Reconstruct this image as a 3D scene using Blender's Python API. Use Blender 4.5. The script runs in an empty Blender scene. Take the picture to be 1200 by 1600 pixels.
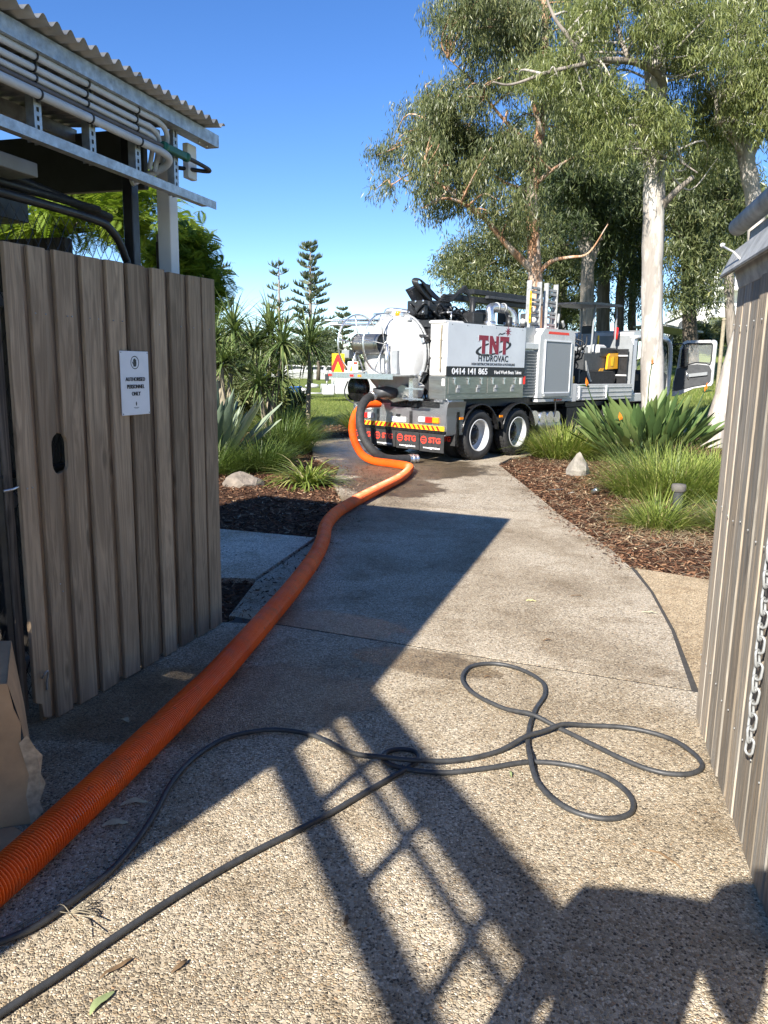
import bpy, bmesh, math, random
import numpy as np
from mathutils import Vector, Matrix
random.seed(7)
rng = np.random.default_rng(11)
sc = bpy.context.scene
COL = sc.collection
PI = math.pi

# ------------------------------------------------------------------ camera
CAM_H = 1.7
PITCH = math.atan(228 / 1200); ROLL = 0.018
FW = np.array([0, math.cos(PITCH), -math.sin(PITCH)]); R0 = np.array([1., 0, 0]); U0 = np.cross(R0, FW)
RT = math.cos(ROLL) * R0 + math.sin(ROLL) * U0
UP = -math.sin(ROLL) * R0 + math.cos(ROLL) * U0
CPOS = np.array([0, 0, CAM_H])
cd = bpy.data.cameras.new('camera'); cam = bpy.data.objects.new('camera', cd); COL.objects.link(cam)
cd.sensor_fit = 'HORIZONTAL'; cd.sensor_width = 36; cd.lens = 36
cd.clip_start = 0.005; cd.clip_end = 3000
cam.matrix_world = Matrix(((RT[0], UP[0], -FW[0], 0), (RT[1], UP[1], -FW[1], 0), (RT[2], UP[2], -FW[2], CAM_H), (0, 0, 0, 1)))
sc.camera = cam

# ------------------------------------------------------------------ sky, sun, exposure
SUN_AZ = 209.6; SUN_EL = 31.8            # where the sun stands: behind and to the left
world = bpy.data.worlds.new('World'); sc.world = world; world.use_nodes = True
wn = world.node_tree; wn.nodes.clear()
sky = wn.nodes.new('ShaderNodeTexSky'); sky.sky_type = 'NISHITA'; sky.sun_disc = False
sky.sun_elevation = math.radians(SUN_EL); sky.sun_rotation = math.radians(SUN_AZ)
sky.air_density = 1.0; sky.dust_density = 0.0; sky.ozone_density = 2.0; sky.altitude = 2200
bg = wn.nodes.new('ShaderNodeBackground'); bg.inputs[1].default_value = 0.088
wo = wn.nodes.new('ShaderNodeOutputWorld')
hs = wn.nodes.new('ShaderNodeHueSaturation'); hs.inputs['Hue'].default_value = .510; hs.inputs['Saturation'].default_value = 1.26; wn.links.new(sky.outputs[0], hs.inputs['Color']); wn.links.new(hs.outputs[0], bg.inputs[0]); wn.links.new(bg.outputs[0], wo.inputs[0])
sd = bpy.data.lights.new('sun', 'SUN'); sun = bpy.data.objects.new('sun', sd); COL.objects.link(sun)
sd.energy = 5.0; sd.angle = math.radians(0.53); sd.color = (1.0, 0.94, 0.845)
_az = math.radians(SUN_AZ); _el = math.radians(SUN_EL)
_to = Vector((math.sin(_az) * math.cos(_el), math.cos(_az) * math.cos(_el), math.sin(_el)))
sun.rotation_euler = _to.to_track_quat('Z', 'Y').to_euler()
vs = sc.view_settings
vs.view_transform = 'Standard'; vs.look = 'None'; vs.exposure = 1.36; vs.gamma = 1.0; vs.use_curve_mapping = False

# ------------------------------------------------------------------ measuring: a picture point to a place
def ray(x, y): return FW + RT * (x - 600) / 1200 - UP * (y - 800) / 1200
def G(x, y, z=0.0):
    d = ray(x, y); return CPOS + d * ((z - CAM_H) / d[2])
def AT(x, y, Y):
    d = ray(x, y); return CPOS + d * (Y / d[1])

# ------------------------------------------------------------------ object helpers
def link(o, parent=None):
    COL.objects.link(o)
    if parent is not None: o.parent = parent
    return o
def tag(o, label=None, cat=None, group=None, kind=None):
    if label: o['label'] = label
    if cat: o['category'] = cat
    if group: o['group'] = group
    if kind: o['kind'] = kind
    return o
def thing(name, label, cat, loc=(0, 0, 0), rz=0.0, group=None):
    o = bpy.data.objects.new(name, None); COL.objects.link(o)
    o.location = loc; o.rotation_euler = (0, 0, rz); o.empty_display_size = .1
    return tag(o, label, cat, group)
def copy_tree(o, parent=None):
    c = o.copy(); COL.objects.link(c); c.parent = parent
    for ch in list(o.children): copy_tree(ch, c)
    return c

class MB:
    """collects shapes; build() makes ONE mesh object of them"""
    def __init__(s): s.v = []; s.f = []; s.m = []; s.sm = []
    def add(s, vs, fs, mi=0, smooth=False):
        o = len(s.v); s.v.extend([tuple(map(float, p)) for p in vs])
        for f in fs: s.f.append(tuple(i + o for i in f)); s.m.append(mi); s.sm.append(smooth)
        return s
    def box(s, c, d, M=None, mi=0, bev=0.0):
        x, y, z = d[0] / 2, d[1] / 2, d[2] / 2
        if bev <= 0:
            vs = [(-x, -y, -z), (x, -y, -z), (x, y, -z), (-x, y, -z), (-x, -y, z), (x, -y, z), (x, y, z), (-x, y, z)]
            fs = [(0, 3, 2, 1), (4, 5, 6, 7), (0, 1, 5, 4), (1, 2, 6, 5), (2, 3, 7, 6), (3, 0, 4, 7)]
        else:
            b = min(bev, x * .9, y * .9, z * .9); vs = []
            for zz, k in ((-z, b), (-z + b, 0), (z - b, 0), (z, b)):
                X, Y = x - k, y - k
                vs += [(-X + b, -Y, zz), (X - b, -Y, zz), (X, -Y + b, zz), (X, Y - b, zz), (X - b, Y, zz), (-X + b, Y, zz), (-X, Y - b, zz), (-X, -Y + b, zz)]
            fs = [tuple(reversed(range(8))), tuple(range(24, 32))]
            for L in range(3):
                for i in range(8):
                    j = (i + 1) % 8; fs.append((L * 8 + i, L * 8 + j, L * 8 + 8 + j, L * 8 + 8 + i))
        c = Vector(c)
        if M is not None: vs = [(M @ Vector(p)) + c for p in vs]
        else: vs = [Vector(p) + c for p in vs]
        return s.add(vs, fs, mi)
    def b2(s, x0, x1, y0, y1, z0, z1, mi=0, bev=0.0):
        return s.box(((x0 + x1) / 2, (y0 + y1) / 2, (z0 + z1) / 2), (abs(x1 - x0), abs(y1 - y0), abs(z1 - z0)), None, mi, bev)
    def tube(s, pts, rad, n=8, caps=True, mi=0, smooth=True, close=False):
        P = [Vector(p) for p in pts]; k = len(P)
        if not hasattr(rad, '__len__'): rad = [rad] * k
        T = []
        for i in range(k):
            if close: t = P[(i + 1) % k] - P[i - 1]
            else: t = P[min(i + 1, k - 1)] - P[max(i - 1, 0)]
            T.append(t.normalized() if t.length > 1e-9 else Vector((0, 0, 1)))
        a = Vector((0, 0, 1)) if abs(T[0].z) < .9 else Vector((1, 0, 0))
        nrm = (a - T[0] * a.dot(T[0])).normalized(); vs = []
        for i in range(k):
            nrm = (nrm - T[i] * nrm.dot(T[i]))
            nrm = nrm.normalized() if nrm.length > 1e-6 else T[i].orthogonal().normalized()
            b = T[i].cross(nrm)
            for j in range(n):
                w = 2 * PI * j / n
                vs.append(P[i] + (nrm * math.cos(w) + b * math.sin(w)) * rad[i])
        fs = []
        for i in range(k if close else k - 1):
            i2 = (i + 1) % k
            for j in range(n):
                j2 = (j + 1) % n; fs.append((i * n + j, i * n + j2, i2 * n + j2, i2 * n + j))
        s.add(vs, fs, mi, smooth)
        if caps and not close:
            o = len(s.v) - len(vs)
            s.f.append(tuple(o + j for j in reversed(range(n)))); s.m.append(mi); s.sm.append(False)
            s.f.append(tuple(o + (k - 1) * n + j for j in range(n))); s.m.append(mi); s.sm.append(False)
        return s
    def cyl(s, p0, p1, r, r1=None, n=16, mi=0, caps=True, smooth=True):
        return s.tube([p0, p1], [r, r if r1 is None else r1], n, caps, mi, smooth)
    def lathe(s, prof, o=(0, 0, 0), axis='z', n=24, mi=0, smooth=True):
        """prof: (distance along the axis, radius)"""
        vs = []
        for h, r in prof:
            for j in range(n):
                w = 2 * PI * j / n; a, b = r * math.cos(w), r * math.sin(w)
                vs.append({'z': (o[0] + a, o[1] + b, o[2] + h), 'y': (o[0] + b, o[1] + h, o[2] + a), 'x': (o[0] + h, o[1] + a, o[2] + b)}[axis])
        fs = []
        for i in range(len(prof) - 1):
            for j in range(n):
                j2 = (j + 1) % n; fs.append((i * n + j, i * n + j2, (i + 1) * n + j2, (i + 1) * n + j))
        return s.add(vs, fs, mi, smooth)
    def prism(s, poly, fn, h0, h1, mi=0):
        """poly in 2D, fn(a, b, h) -> 3D"""
        n = len(poly)
        vs = [fn(a, b, h0) for a, b in poly] + [fn(a, b, h1) for a, b in poly]
        fs = [tuple(reversed(range(n))), tuple(range(n, 2 * n))]
        for i in range(n):
            j = (i + 1) % n; fs.append((i, j, n + j, n + i))
        return s.add(vs, fs, mi)
    def ico(s, c, r, sub=2, jit=0.0, sc3=(1, 1, 1), mi=0, seed=0, smooth=True):
        bm = bmesh.new(); bmesh.ops.create_icosphere(bm, subdivisions=sub, radius=1.0)
        rr = random.Random(seed); bm.verts.ensure_lookup_table()
        vs = []
        for v in bm.verts:
            k = 1 + rr.uniform(-jit, jit)
            vs.append((c[0] + v.co.x * k * r * sc3[0], c[1] + v.co.y * k * r * sc3[1], c[2] + v.co.z * k * r * sc3[2]))
        fs = [tuple(v.index for v in f.verts) for f in bm.faces]; bm.free()
        return s.add(vs, fs, mi, smooth)
    def mesh(s, name, mats):
        me = bpy.data.meshes.new(name); me.from_pydata(s.v, [], s.f); me.update()
        if not isinstance(mats, (list, tuple)): mats = [mats]
        for m in mats: me.materials.append(m)
        me.polygons.foreach_set('material_index', s.m); me.polygons.foreach_set('use_smooth', s.sm)
        bm = bmesh.new(); bm.from_mesh(me); bmesh.ops.recalc_face_normals(bm, faces=bm.faces); bm.to_mesh(me); bm.free()
        return me
    def build(s, name, mats, parent=None, label=None):
        o = link(bpy.data.objects.new(name, s.mesh(name, mats)), parent)
        if label: o['label'] = label
        return o

def npmesh(name, V, F, mats, tint=None, smooth=False, mi=None):
    """fast mesh from numpy arrays: V (n,3), F (m,k) with one k"""
    V = np.asarray(V, np.float32); F = np.asarray(F, np.int32); k = F.shape[1]
    me = bpy.data.meshes.new(name)
    me.vertices.add(len(V)); me.vertices.foreach_set('co', V.ravel())
    me.loops.add(F.size); me.loops.foreach_set('vertex_index', F.ravel())
    me.polygons.add(len(F)); me.polygons.foreach_set('loop_start', np.arange(0, F.size, k, dtype=np.int32))
    if not isinstance(mats, (list, tuple)): mats = [mats]
    for m in mats: me.materials.append(m)
    if mi is not None: me.polygons.foreach_set('material_index', np.asarray(mi, np.int32))
    if smooth: me.polygons.foreach_set('use_smooth', np.ones(len(F), bool))
    me.update(calc_edges=True)
    if tint is not None:
        at = me.attributes.new('tint', 'FLOAT', 'POINT'); at.data.foreach_set('value', np.asarray(tint, np.float32))
    return me
def npobj(name, V, F, mats, parent=None, tint=None, smooth=False, mi=None):
    return link(bpy.data.objects.new(name, npmesh(name, V, F, mats, tint, smooth, mi)), parent)

def spline(pts, per=8):
    """Catmull-Rom through the points"""
    P = [np.array(p, float) for p in pts]; P = [2 * P[0] - P[1]] + P + [2 * P[-1] - P[-2]]; out = []
    for i in range(1, len(P) - 2):
        a, b, c, d = P[i - 1], P[i], P[i + 1], P[i + 2]
        for k in range(per):
            t = k / per
            out.append(.5 * ((2 * b) + (-a + c) * t + (2 * a - 5 * b + 4 * c - d) * t * t + (-a + 3 * b - 3 * c + d) * t ** 3))
    out.append(P[-2]); return out
def resample(pts, step):
    P = np.array(pts, float); L = np.r_[0, np.cumsum(np.linalg.norm(np.diff(P, axis=0), axis=1))]
    n = max(2, int(L[-1] / step)); t = np.linspace(0, L[-1], n)
    return np.stack([np.interp(t, L, P[:, i]) for i in range(P.shape[1])], 1)

# ------------------------------------------------------------------ materials
def new_mat(name):
    m = bpy.data.materials.new(name); m.use_nodes = True; nt = m.node_tree
    return m, nt, nt.nodes['Principled BSDF']
def N(nt, t, **kw):
    n = nt.nodes.new(t)
    for k, v in kw.items(): setattr(n, k, v)
    return n
def coords(nt, scale=(1, 1, 1), rot=(0, 0, 0), kind='Object'):
    tc = N(nt, 'ShaderNodeTexCoord'); mp = N(nt, 'ShaderNodeMapping')
    mp.inputs['Scale'].default_value = scale; mp.inputs['Rotation'].default_value = rot
    nt.links.new(tc.outputs[kind], mp.inputs[0]); return mp.outputs[0]
def noise(nt, vec, scale, detail=4, rough=.55, dist=0.0):
    n = N(nt, 'ShaderNodeTexNoise'); n.inputs['Scale'].default_value = scale; n.inputs['Detail'].default_value = detail
    n.inputs['Roughness'].default_value = rough; n.inputs['Distortion'].default_value = dist
    nt.links.new(vec, n.inputs['Vector']); return n.outputs[0]
def ramp(nt, fac, stops, interp='LINEAR'):
    r = N(nt, 'ShaderNodeValToRGB'); e = r.color_ramp.elements; r.color_ramp.interpolation = interp
    while len(e) < len(stops): e.new(.5)
    for el, (p, c) in zip(e, stops):
        el.position = p; el.color = (*c, 1) if len(c) == 3 else c
    nt.links.new(fac, r.inputs[0]); return r.outputs[0]
def mixc(nt, fac, a, b, mode='MIX'):
    m = N(nt, 'ShaderNodeMix', data_type='RGBA', blend_type=mode)
    for s, v in ((m.inputs[0], fac), (m.inputs[6], a), (m.inputs[7], b)):
        if hasattr(v, 'is_linked') or hasattr(v, 'links'): nt.links.new(v, s)
        elif isinstance(v, (int, float)): s.default_value = v if s.type == 'VALUE' else (v, v, v, 1)
        else: s.default_value = (*v, 1) if len(v) == 3 else v
    return m.outputs[2]
def math_(nt, op, a, b=None, clamp=False):
    m = N(nt, 'ShaderNodeMath', operation=op); m.use_clamp = clamp
    for s, v in ((m.inputs[0], a), (m.inputs[1], b)):
        if v is None: continue
        if hasattr(v, 'links'): nt.links.new(v, s)
        else: s.default_value = v
    return m.outputs[0]
def bump(nt, bs, h, strength=.3, dist=.01):
    b = N(nt, 'ShaderNodeBump'); b.inputs['Strength'].default_value = strength; b.inputs['Distance'].default_value = dist
    nt.links.new(h, b.inputs['Height']); nt.links.new(b.outputs[0], bs.inputs['Normal'])
def pmat(name, col, rough=.5, metal=0.0, var=.12, scale=6, bmp=0.0, bscale=60, bdist=.003, spec=.5, rvar=.1, stretch=(1, 1, 1), coat=0.0):
    """painted, plastic, metal and the like: base colour with uneven wear"""
    m, nt, bs = new_mat(name); v = coords(nt, stretch)
    f = noise(nt, v, scale, 5, .6)
    lo = tuple(max(0, c * (1 - var * 1.6)) for c in col); hi = tuple(min(1, c * (1 + var)) for c in col)
    nt.links.new(ramp(nt, f, [(.3, lo), (.68, hi)]), bs.inputs['Base Color'])
    r = N(nt, 'ShaderNodeMapRange'); r.inputs['From Min'].default_value = .3; r.inputs['From Max'].default_value = .7
    r.inputs['To Min'].default_value = max(.02, rough - rvar); r.inputs['To Max'].default_value = min(1, rough + rvar)
    nt.links.new(noise(nt, v, scale * 3.1, 3), r.inputs[0]); nt.links.new(r.outputs[0], bs.inputs['Roughness'])
    bs.inputs['Metallic'].default_value = metal; bs.inputs['Specular IOR Level'].default_value = spec
    bs.inputs['Coat Weight'].default_value = coat
    if bmp > 0: bump(nt, bs, noise(nt, v, bscale, 4, .6), bmp, bdist)
    return m

def wood_mat(name, c0, c1, c2, seed=0.0, streak=(.22, .19, .15)):
    m, nt, bs = new_mat(name)
    tc = N(nt, 'ShaderNodeTexCoord'); oi = N(nt, 'ShaderNodeObjectInfo')
    off = N(nt, 'ShaderNodeVectorMath', operation='SCALE'); off.inputs['Scale'].default_value = 37.0
    cmb = N(nt, 'ShaderNodeCombineXYZ'); nt.links.new(oi.outputs['Random'], cmb.inputs[0]); nt.links.new(oi.outputs['Random'], cmb.inputs[2]); cmb.inputs[1].default_value = seed
    nt.links.new(cmb.outputs[0], off.inputs[0])
    ad = N(nt, 'ShaderNodeVectorMath', operation='ADD'); nt.links.new(tc.outputs['Object'], ad.inputs[0]); nt.links.new(off.outputs[0], ad.inputs[1])
    def mp(s):
        k = N(nt, 'ShaderNodeMapping'); k.inputs['Scale'].default_value = s; nt.links.new(ad.outputs[0], k.inputs[0]); return k.outputs[0]
    vg = mp((1, 1, .06)); big = noise(nt, vg, 14, 5, .6, .6); fine = noise(nt, mp((1, 1, .012)), 160, 4, .65)
    patch = noise(nt, mp((.5, .5, .35)), 3.2, 4, .6)
    # growth rings warped round knots
    kv = N(nt, 'ShaderNodeTexVoronoi'); kv.inputs['Scale'].default_value = 1.0; nt.links.new(mp((6.5, 6.5, 2.1)), kv.inputs['Vector'])
    kd = kv.outputs['Distance']
    wv = N(nt, 'ShaderNodeMath', operation='SINE')
    nt.links.new(math_(nt, 'ADD', math_(nt, 'MULTIPLY', big, 42.0), math_(nt, 'MULTIPLY', math_(nt, 'POWER', math_(nt, 'SUBTRACT', 1.0, kd, True), 4.0), 9.0)), wv.inputs[0])
    ring = math_(nt, 'MULTIPLY_ADD', wv.outputs[0], .5); ring.node.inputs[2].default_value = .5
    base = ramp(nt, patch, [(.3, c0), (.5, c1), (.72, c2)])
    stk = noise(nt, mp((1, 1, .025)), 42, 3, .55)
    base = mixc(nt, ramp(nt, stk, [(.42, (0, 0, 0)), (.62, (.8, .8, .8))]), base, streak)
    base = mixc(nt, math_(nt, 'MULTIPLY', ring, .55), base, tuple(c * .5 for c in c0))
    base = mixc(nt, math_(nt, 'MULTIPLY', fine, .5), base, tuple(c * .72 for c in c1))
    knot = ramp(nt, kd, [(.0, (1, 1, 1)), (.085, (1, 1, 1)), (.15, (0, 0, 0))])
    base = mixc(nt, math_(nt, 'MULTIPLY', knot, .55), base, tuple(c * .35 for c in c0))
    hv = N(nt, 'ShaderNodeHueSaturation'); nt.links.new(base, hv.inputs['Color'])
    vr = N(nt, 'ShaderNodeMapRange'); vr.inputs['To Min'].default_value = .68; vr.inputs['To Max'].default_value = 1.22
    nt.links.new(oi.outputs['Random'], vr.inputs[0]); nt.links.new(vr.outputs[0], hv.inputs['Value'])
    nt.links.new(hv.outputs[0], bs.inputs['Base Color']); bs.inputs['Roughness'].default_value = .85
    bs.inputs['Specular IOR Level'].default_value = .25
    bump(nt, bs, math_(nt, 'ADD', fine, math_(nt, 'MULTIPLY', ring, .35)), .55, .004)
    return m

def aggregate_mat(name, tint=(1, 1, 1), wet=None, seed=0.0, cell=112, damp=(.36, .32, .27), mudk=.8):
    """exposed-aggregate concrete: pebbles of many colours in a cement matrix, dirt stains, damp patches"""
    m, nt, bs = new_mat(name); v = coords(nt)
    vo = N(nt, 'ShaderNodeTexVoronoi'); vo.inputs['Scale'].default_value = cell; nt.links.new(v, vo.inputs['Vector'])
    ve = N(nt, 'ShaderNodeTexVoronoi', feature='DISTANCE_TO_EDGE'); ve.inputs['Scale'].default_value = cell; nt.links.new(v, ve.inputs['Vector'])
    sp = N(nt, 'ShaderNodeSeparateColor'); nt.links.new(vo.outputs['Color'], sp.inputs[0])
    peb = ramp(nt, sp.outputs[0], [(0, (.07, .062, .055)), (.14, (.15, .13, .105)), (.3, (.34, .265, .18)), (.46, (.42, .365, .285)), (.6, (.26, .235, .205)), (.76, (.54, .48, .39)), (.92, (.70, .65, .57)), (1, (.38, .25, .155))])
    grit = noise(nt, v, 420, 2, .6)
    cem = ramp(nt, grit, [(.35, (.30, .265, .215)), (.65, (.60, .54, .45))])
    edge = ramp(nt, ve.outputs['Distance'], [(.035, (0, 0, 0)), (.11, (1, 1, 1))])
    show = ramp(nt, sp.outputs[1], [(.10, (0, 0, 0)), (.15, (1, 1, 1))])
    col = mixc(nt, math_(nt, 'MULTIPLY', edge, show), cem, peb)
    big = noise(nt, v, .55 + seed * .01, 5, .62, .4); mid = noise(nt, v, 3.2, 5, .65)
    col = mixc(nt, 1.0, col, ramp(nt, big, [(.30, (.50, .45, .38)), (.46, (.82, .79, .74)), (.56, (1, .99, .97)), (.7, (1.1, 1.09, 1.07))]), 'MULTIPLY')
    col = mixc(nt, 1.0, col, ramp(nt, mid, [(.26, (.62, .57, .50)), (.48, (1, 1, 1))]), 'MULTIPLY')
    col = mixc(nt, 1.0, col, tint, 'MULTIPLY')
    rough = None
    if wet:
        acc = None
        for (cx, cy, rx, ry, ang) in wet:
            mp = N(nt, 'ShaderNodeMapping', vector_type='TEXTURE'); mp.inputs['Location'].default_value = (cx, cy, 0); mp.inputs['Rotation'].default_value = (0, 0, ang); mp.inputs['Scale'].default_value = (rx, ry, 1000)
            nt.links.new(v, mp.inputs[0]); ln = N(nt, 'ShaderNodeVectorMath', operation='LENGTH'); nt.links.new(mp.outputs[0], ln.inputs[0])
            d = math_(nt, 'ADD', ln.outputs['Value'], math_(nt, 'MULTIPLY', math_(nt, 'SUBTRACT', noise(nt, v, 2.3, 6, .7), .5), 1.3))
            k = ramp(nt, d, [(.80, (1, 1, 1)), (.93, (0, 0, 0))])
            acc = k if acc is None else math_(nt, 'MAXIMUM', acc, k)
        col = mixc(nt, acc, col, mixc(nt, 1.0, col, damp, 'MULTIPLY'))
        mud = ramp(nt, noise(nt, v, 4.5, 6, .7), [(.5, (0, 0, 0)), (.62, (1, 1, 1))])
        col = mixc(nt, math_(nt, 'MULTIPLY', math_(nt, 'MULTIPLY', acc, mud), mudk), col, (.045, .036, .027))
        rr = N(nt, 'ShaderNodeMapRange'); rr.inputs['To Min'].default_value = .85; rr.inputs['To Max'].default_value = .38
        nt.links.new(acc, rr.inputs[0]); nt.links.new(rr.outputs[0], bs.inputs['Roughness'])
    else: bs.inputs['Roughness'].default_value = .85
    nt.links.new(col, bs.inputs['Base Color']); bs.inputs['Specular IOR Level'].default_value = .35
    h = math_(nt, 'MULTIPLY', ramp(nt, ve.outputs['Distance'], [(0, (0, 0, 0)), (.12, (.62, .62, .62)), (.4, (1, 1, 1))]), show)
    bump(nt, bs, math_(nt, 'ADD', h, math_(nt, 'MULTIPLY', grit, .25)), .85, .006)
    return m

def ground_mat(name, stops, scale, bmp=.6, bscale=40, bdist=.02, big=None):
    m, nt, bs = new_mat(name); v = coords(nt)
    c = ramp(nt, noise(nt, v, scale, 6, .7), stops)
    if big: c = mixc(nt, 1.0, c, ramp(nt, noise(nt, v, big, 4, .6), [(.35, (.72, .74, .66)), (.65, (1.08, 1.05, 1.0))]), 'MULTIPLY')
    nt.links.new(c, bs.inputs['Base Color']); bs.inputs['Roughness'].default_value = .95; bs.inputs['Specular IOR Level'].default_value = .15
    bump(nt, bs, noise(nt, v, bscale, 5, .7), bmp, bdist); return m

def leaf_mat(name, stops, trans=.25, rough=.5, spec=.4):
    """leaf colours run along the per-leaf tint; light passes through the blade"""
    m, nt, bs = new_mat(name)
    at = N(nt, 'ShaderNodeAttribute'); at.attribute_name = 'tint'
    c = ramp(nt, at.outputs['Fac'], stops); nt.links.new(c, bs.inputs['Base Color'])
    bs.inputs['Roughness'].default_value = rough; bs.inputs['Specular IOR Level'].default_value = spec
    tr = N(nt, 'ShaderNodeBsdfTranslucent'); nt.links.new(mixc(nt, 1.0, c, (1.25, 1.35, .7), 'MULTIPLY'), tr.inputs[0])
    mx = N(nt, 'ShaderNodeMixShader'); mx.inputs[0].default_value = trans
    out = [n for n in nt.nodes if n.type == 'OUTPUT_MATERIAL'][0]
    nt.links.new(bs.outputs[0], mx.inputs[1]); nt.links.new(tr.outputs[0], mx.inputs[2]); nt.links.new(mx.outputs[0], out.inputs[0])
    return m

def bark_mat(name, stops, stretch=(1, 1, .12), scale=7, patch=None, bmp=.4):
    m, nt, bs = new_mat(name); v = coords(nt, stretch)
    c = ramp(nt, noise(nt, v, scale, 6, .65, .5), stops)
    if patch:
        k = ramp(nt, noise(nt, coords(nt, (1, 1, .35)), 2.6, 5, .65), [(.50, (0, 0, 0)), (.57, (1, 1, 1))])
        c = mixc(nt, math_(nt, 'MULTIPLY', k, .75), c, patch)
    nt.links.new(c, bs.inputs['Base Color']); bs.inputs['Roughness'].default_value = .9; bs.inputs['Specular IOR Level'].default_value = .2
    bump(nt, bs, noise(nt, v, scale * 4, 5, .7), bmp, .02); return m

M = {}
M['wood'] = wood_mat('weathered_pine', (.30, .215, .135), (.46, .335, .215), (.57, .425, .275), 0.0, (.32, .245, .165))
M['wood_grey'] = wood_mat('silvered_pine', (.27, .25, .215), (.36, .335, .295), (.48, .375, .26), 5.0, (.44, .33, .215))
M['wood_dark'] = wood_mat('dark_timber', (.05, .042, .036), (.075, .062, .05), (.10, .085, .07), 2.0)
M['galv'] = pmat('galvanised_steel', (.44, .46, .47), .5, .75, .2, 26, rvar=.12)
M['galv_dull'] = pmat('dull_zinc', (.34, .35, .35), .62, .35, .25, 12)
M['alu'] = pmat('aluminium', (.70, .71, .72), .32, .95, .1, 18)
M['alu_plate'] = None
M['steel'] = pmat('stainless_steel', (.36, .345, .31), .38, .95, .1, 5, stretch=(1, 1, 8))
M['black_steel'] = pmat('black_steel', (.018, .019, .021), .45, .1, .3, 9)
M['black_paint'] = pmat('black_gloss', (.012, .012, .013), .28, 0, .3, 6)
M['rubber'] = pmat('rubber', (.022, .022, .022), .75, 0, .3, 14, bmp=.2, bscale=90)
M['rubber_grey'] = pmat('grey_rubber', (.040, .042, .045), .5, 0, .2, 30)
M['pvc'] = pmat('grey_conduit', (.50, .52, .54), .5, 0, .1, 6)
M['pvc_brown'] = pmat('brown_pipe', (.12, .095, .085), .6, 0, .2, 7)
M['green'] = pmat('green_sleeve', (.012, .12, .075), .5, 0, .2, 12)
M['white'] = pmat('white_paint', (.47, .475, .475), .28, 0, .05, 3, coat=.3)
M['tank_white'] = pmat('greyed_white_paint', (.38, .385, .385), .3, 0, .08, 2.5)  # white greyed down so the sunlit tank door keeps its shading instead of clipping
M['white_poly'] = pmat('white_plastic', (.52, .52, .505), .45, 0, .05, 5)
M['panel'] = pmat('pale_panel', (.58, .60, .62), .35, 0, .05, 2)
M['grey_mesh'] = pmat('grey_screen', (.27, .29, .30), .6, .2, .1, 90)
M['cream_wall'] = pmat('white_render', (.72, .72, .69), .9, 0, .08, 2, bmp=.2, bscale=30)
M['glass'] = pmat('dark_glass', (.02, .028, .035), .06, 0, .2, 2)
m_, nt_, bs_ = new_mat('orange_hose'); v_ = coords(nt_)
c_ = ramp(nt_, noise(nt_, v_, 2.2, 5, .6), [(.35, (.80, .10, .008)), (.65, (.95, .15, .012))])
c_ = mixc(nt_, ramp(nt_, noise(nt_, v_, 7, 6, .7), [(.52, (0, 0, 0)), (.70, (.55, .55, .55))]), c_, (.40, .13, .055))      # dust and scuffs
c_ = mixc(nt_, ramp(nt_, noise(nt_, v_, 26, 4, .7), [(.62, (0, 0, 0)), (.70, (.6, .6, .6))]), c_, (.22, .12, .075))
nt_.links.new(c_, bs_.inputs['Base Color']); nt_.links.new(ramp(nt_, noise(nt_, v_, 9, 4), [(.3, (.28, .28, .28)), (.7, (.6, .6, .6))]), bs_.inputs['Roughness'])
M['orange'] = m_
M['orange_dark'] = pmat('hose_groove', (.36, .030, .004), .5, 0, .2, 9)
M['yellow'] = pmat('safety_yellow', (.86, .56, .015), .4, 0, .08, 5)
M['amber'] = pmat('amber_lens', (.85, .25, .01), .2, 0, .08, 30)
M['red'] = pmat('red_lens', (.62, .02, .018), .22, 0, .1, 30)
M['maroon'] = pmat('maroon_print', (.23, .012, .03), .45, 0, .06, 8)
M['stg_red'] = pmat('red_print', (.75, .055, .03), .5, 0, .06, 8)
M['ink'] = pmat('black_print', (.014, .014, .016), .45, 0, .1, 8)
M['white_ink'] = pmat('white_print', (.82, .82, .82), .5, 0, .04, 8)
M['blue'] = pmat('blue_plastic', (.02, .12, .48), .4, 0, .15, 8)
M['exc_yellow'] = pmat('machine_yellow', (.72, .34, .01), .35, 0, .08, 6)
M['dark_grey'] = pmat('dark_grey_paint', (.045, .048, .052), .5, 0, .15, 6)
M['mid_grey'] = pmat('mid_grey_paint', (.22, .235, .245), .5, 0, .1, 6)
M['cardboard'] = pmat('cardboard', (.48, .30, .165), .9, 0, .18, 5, bmp=.2, bscale=25)
M['card_core'] = pmat('torn_cardboard', (.48, .36, .24), .95, 0, .25, 30, bmp=.5, bscale=60)
M['rock'] = pmat('pale_rock', (.26, .235, .195), .95, 0, .25, 5, bmp=.8, bscale=14, bdist=.03)
M['rock_dark'] = pmat('brown_rock', (.21, .175, .14), .95, 0, .3, 5, bmp=.8, bscale=14, bdist=.03)
M['bollard'] = pmat('weathered_grey_cap', (.11, .10, .09), .8, 0, .25, 12)
M['zinc'] = pmat('zinc_chain', (.34, .35, .35), .5, .35, .15, 40)
M['skin'] = pmat('skin', (.50, .30, .21), .6, 0, .1, 8)
M['cloth'] = pmat('navy_cloth', (.03, .04, .075), .9, 0, .15, 20)
M['cloth2'] = pmat('hi_vis_cloth', (.70, .32, .02), .9, 0, .1, 20)
M['iron_roof'] = pmat('corrugated_zinc', (.30, .31, .315), .5, .55, .25, 4, stretch=(1, 1, 1))
M['straw'] = leaf_mat('dry_straw', [(0, (.30, .22, .12)), (.5, (.42, .33, .20)), (1, (.56, .47, .32))], .1, .8, .2)
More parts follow.
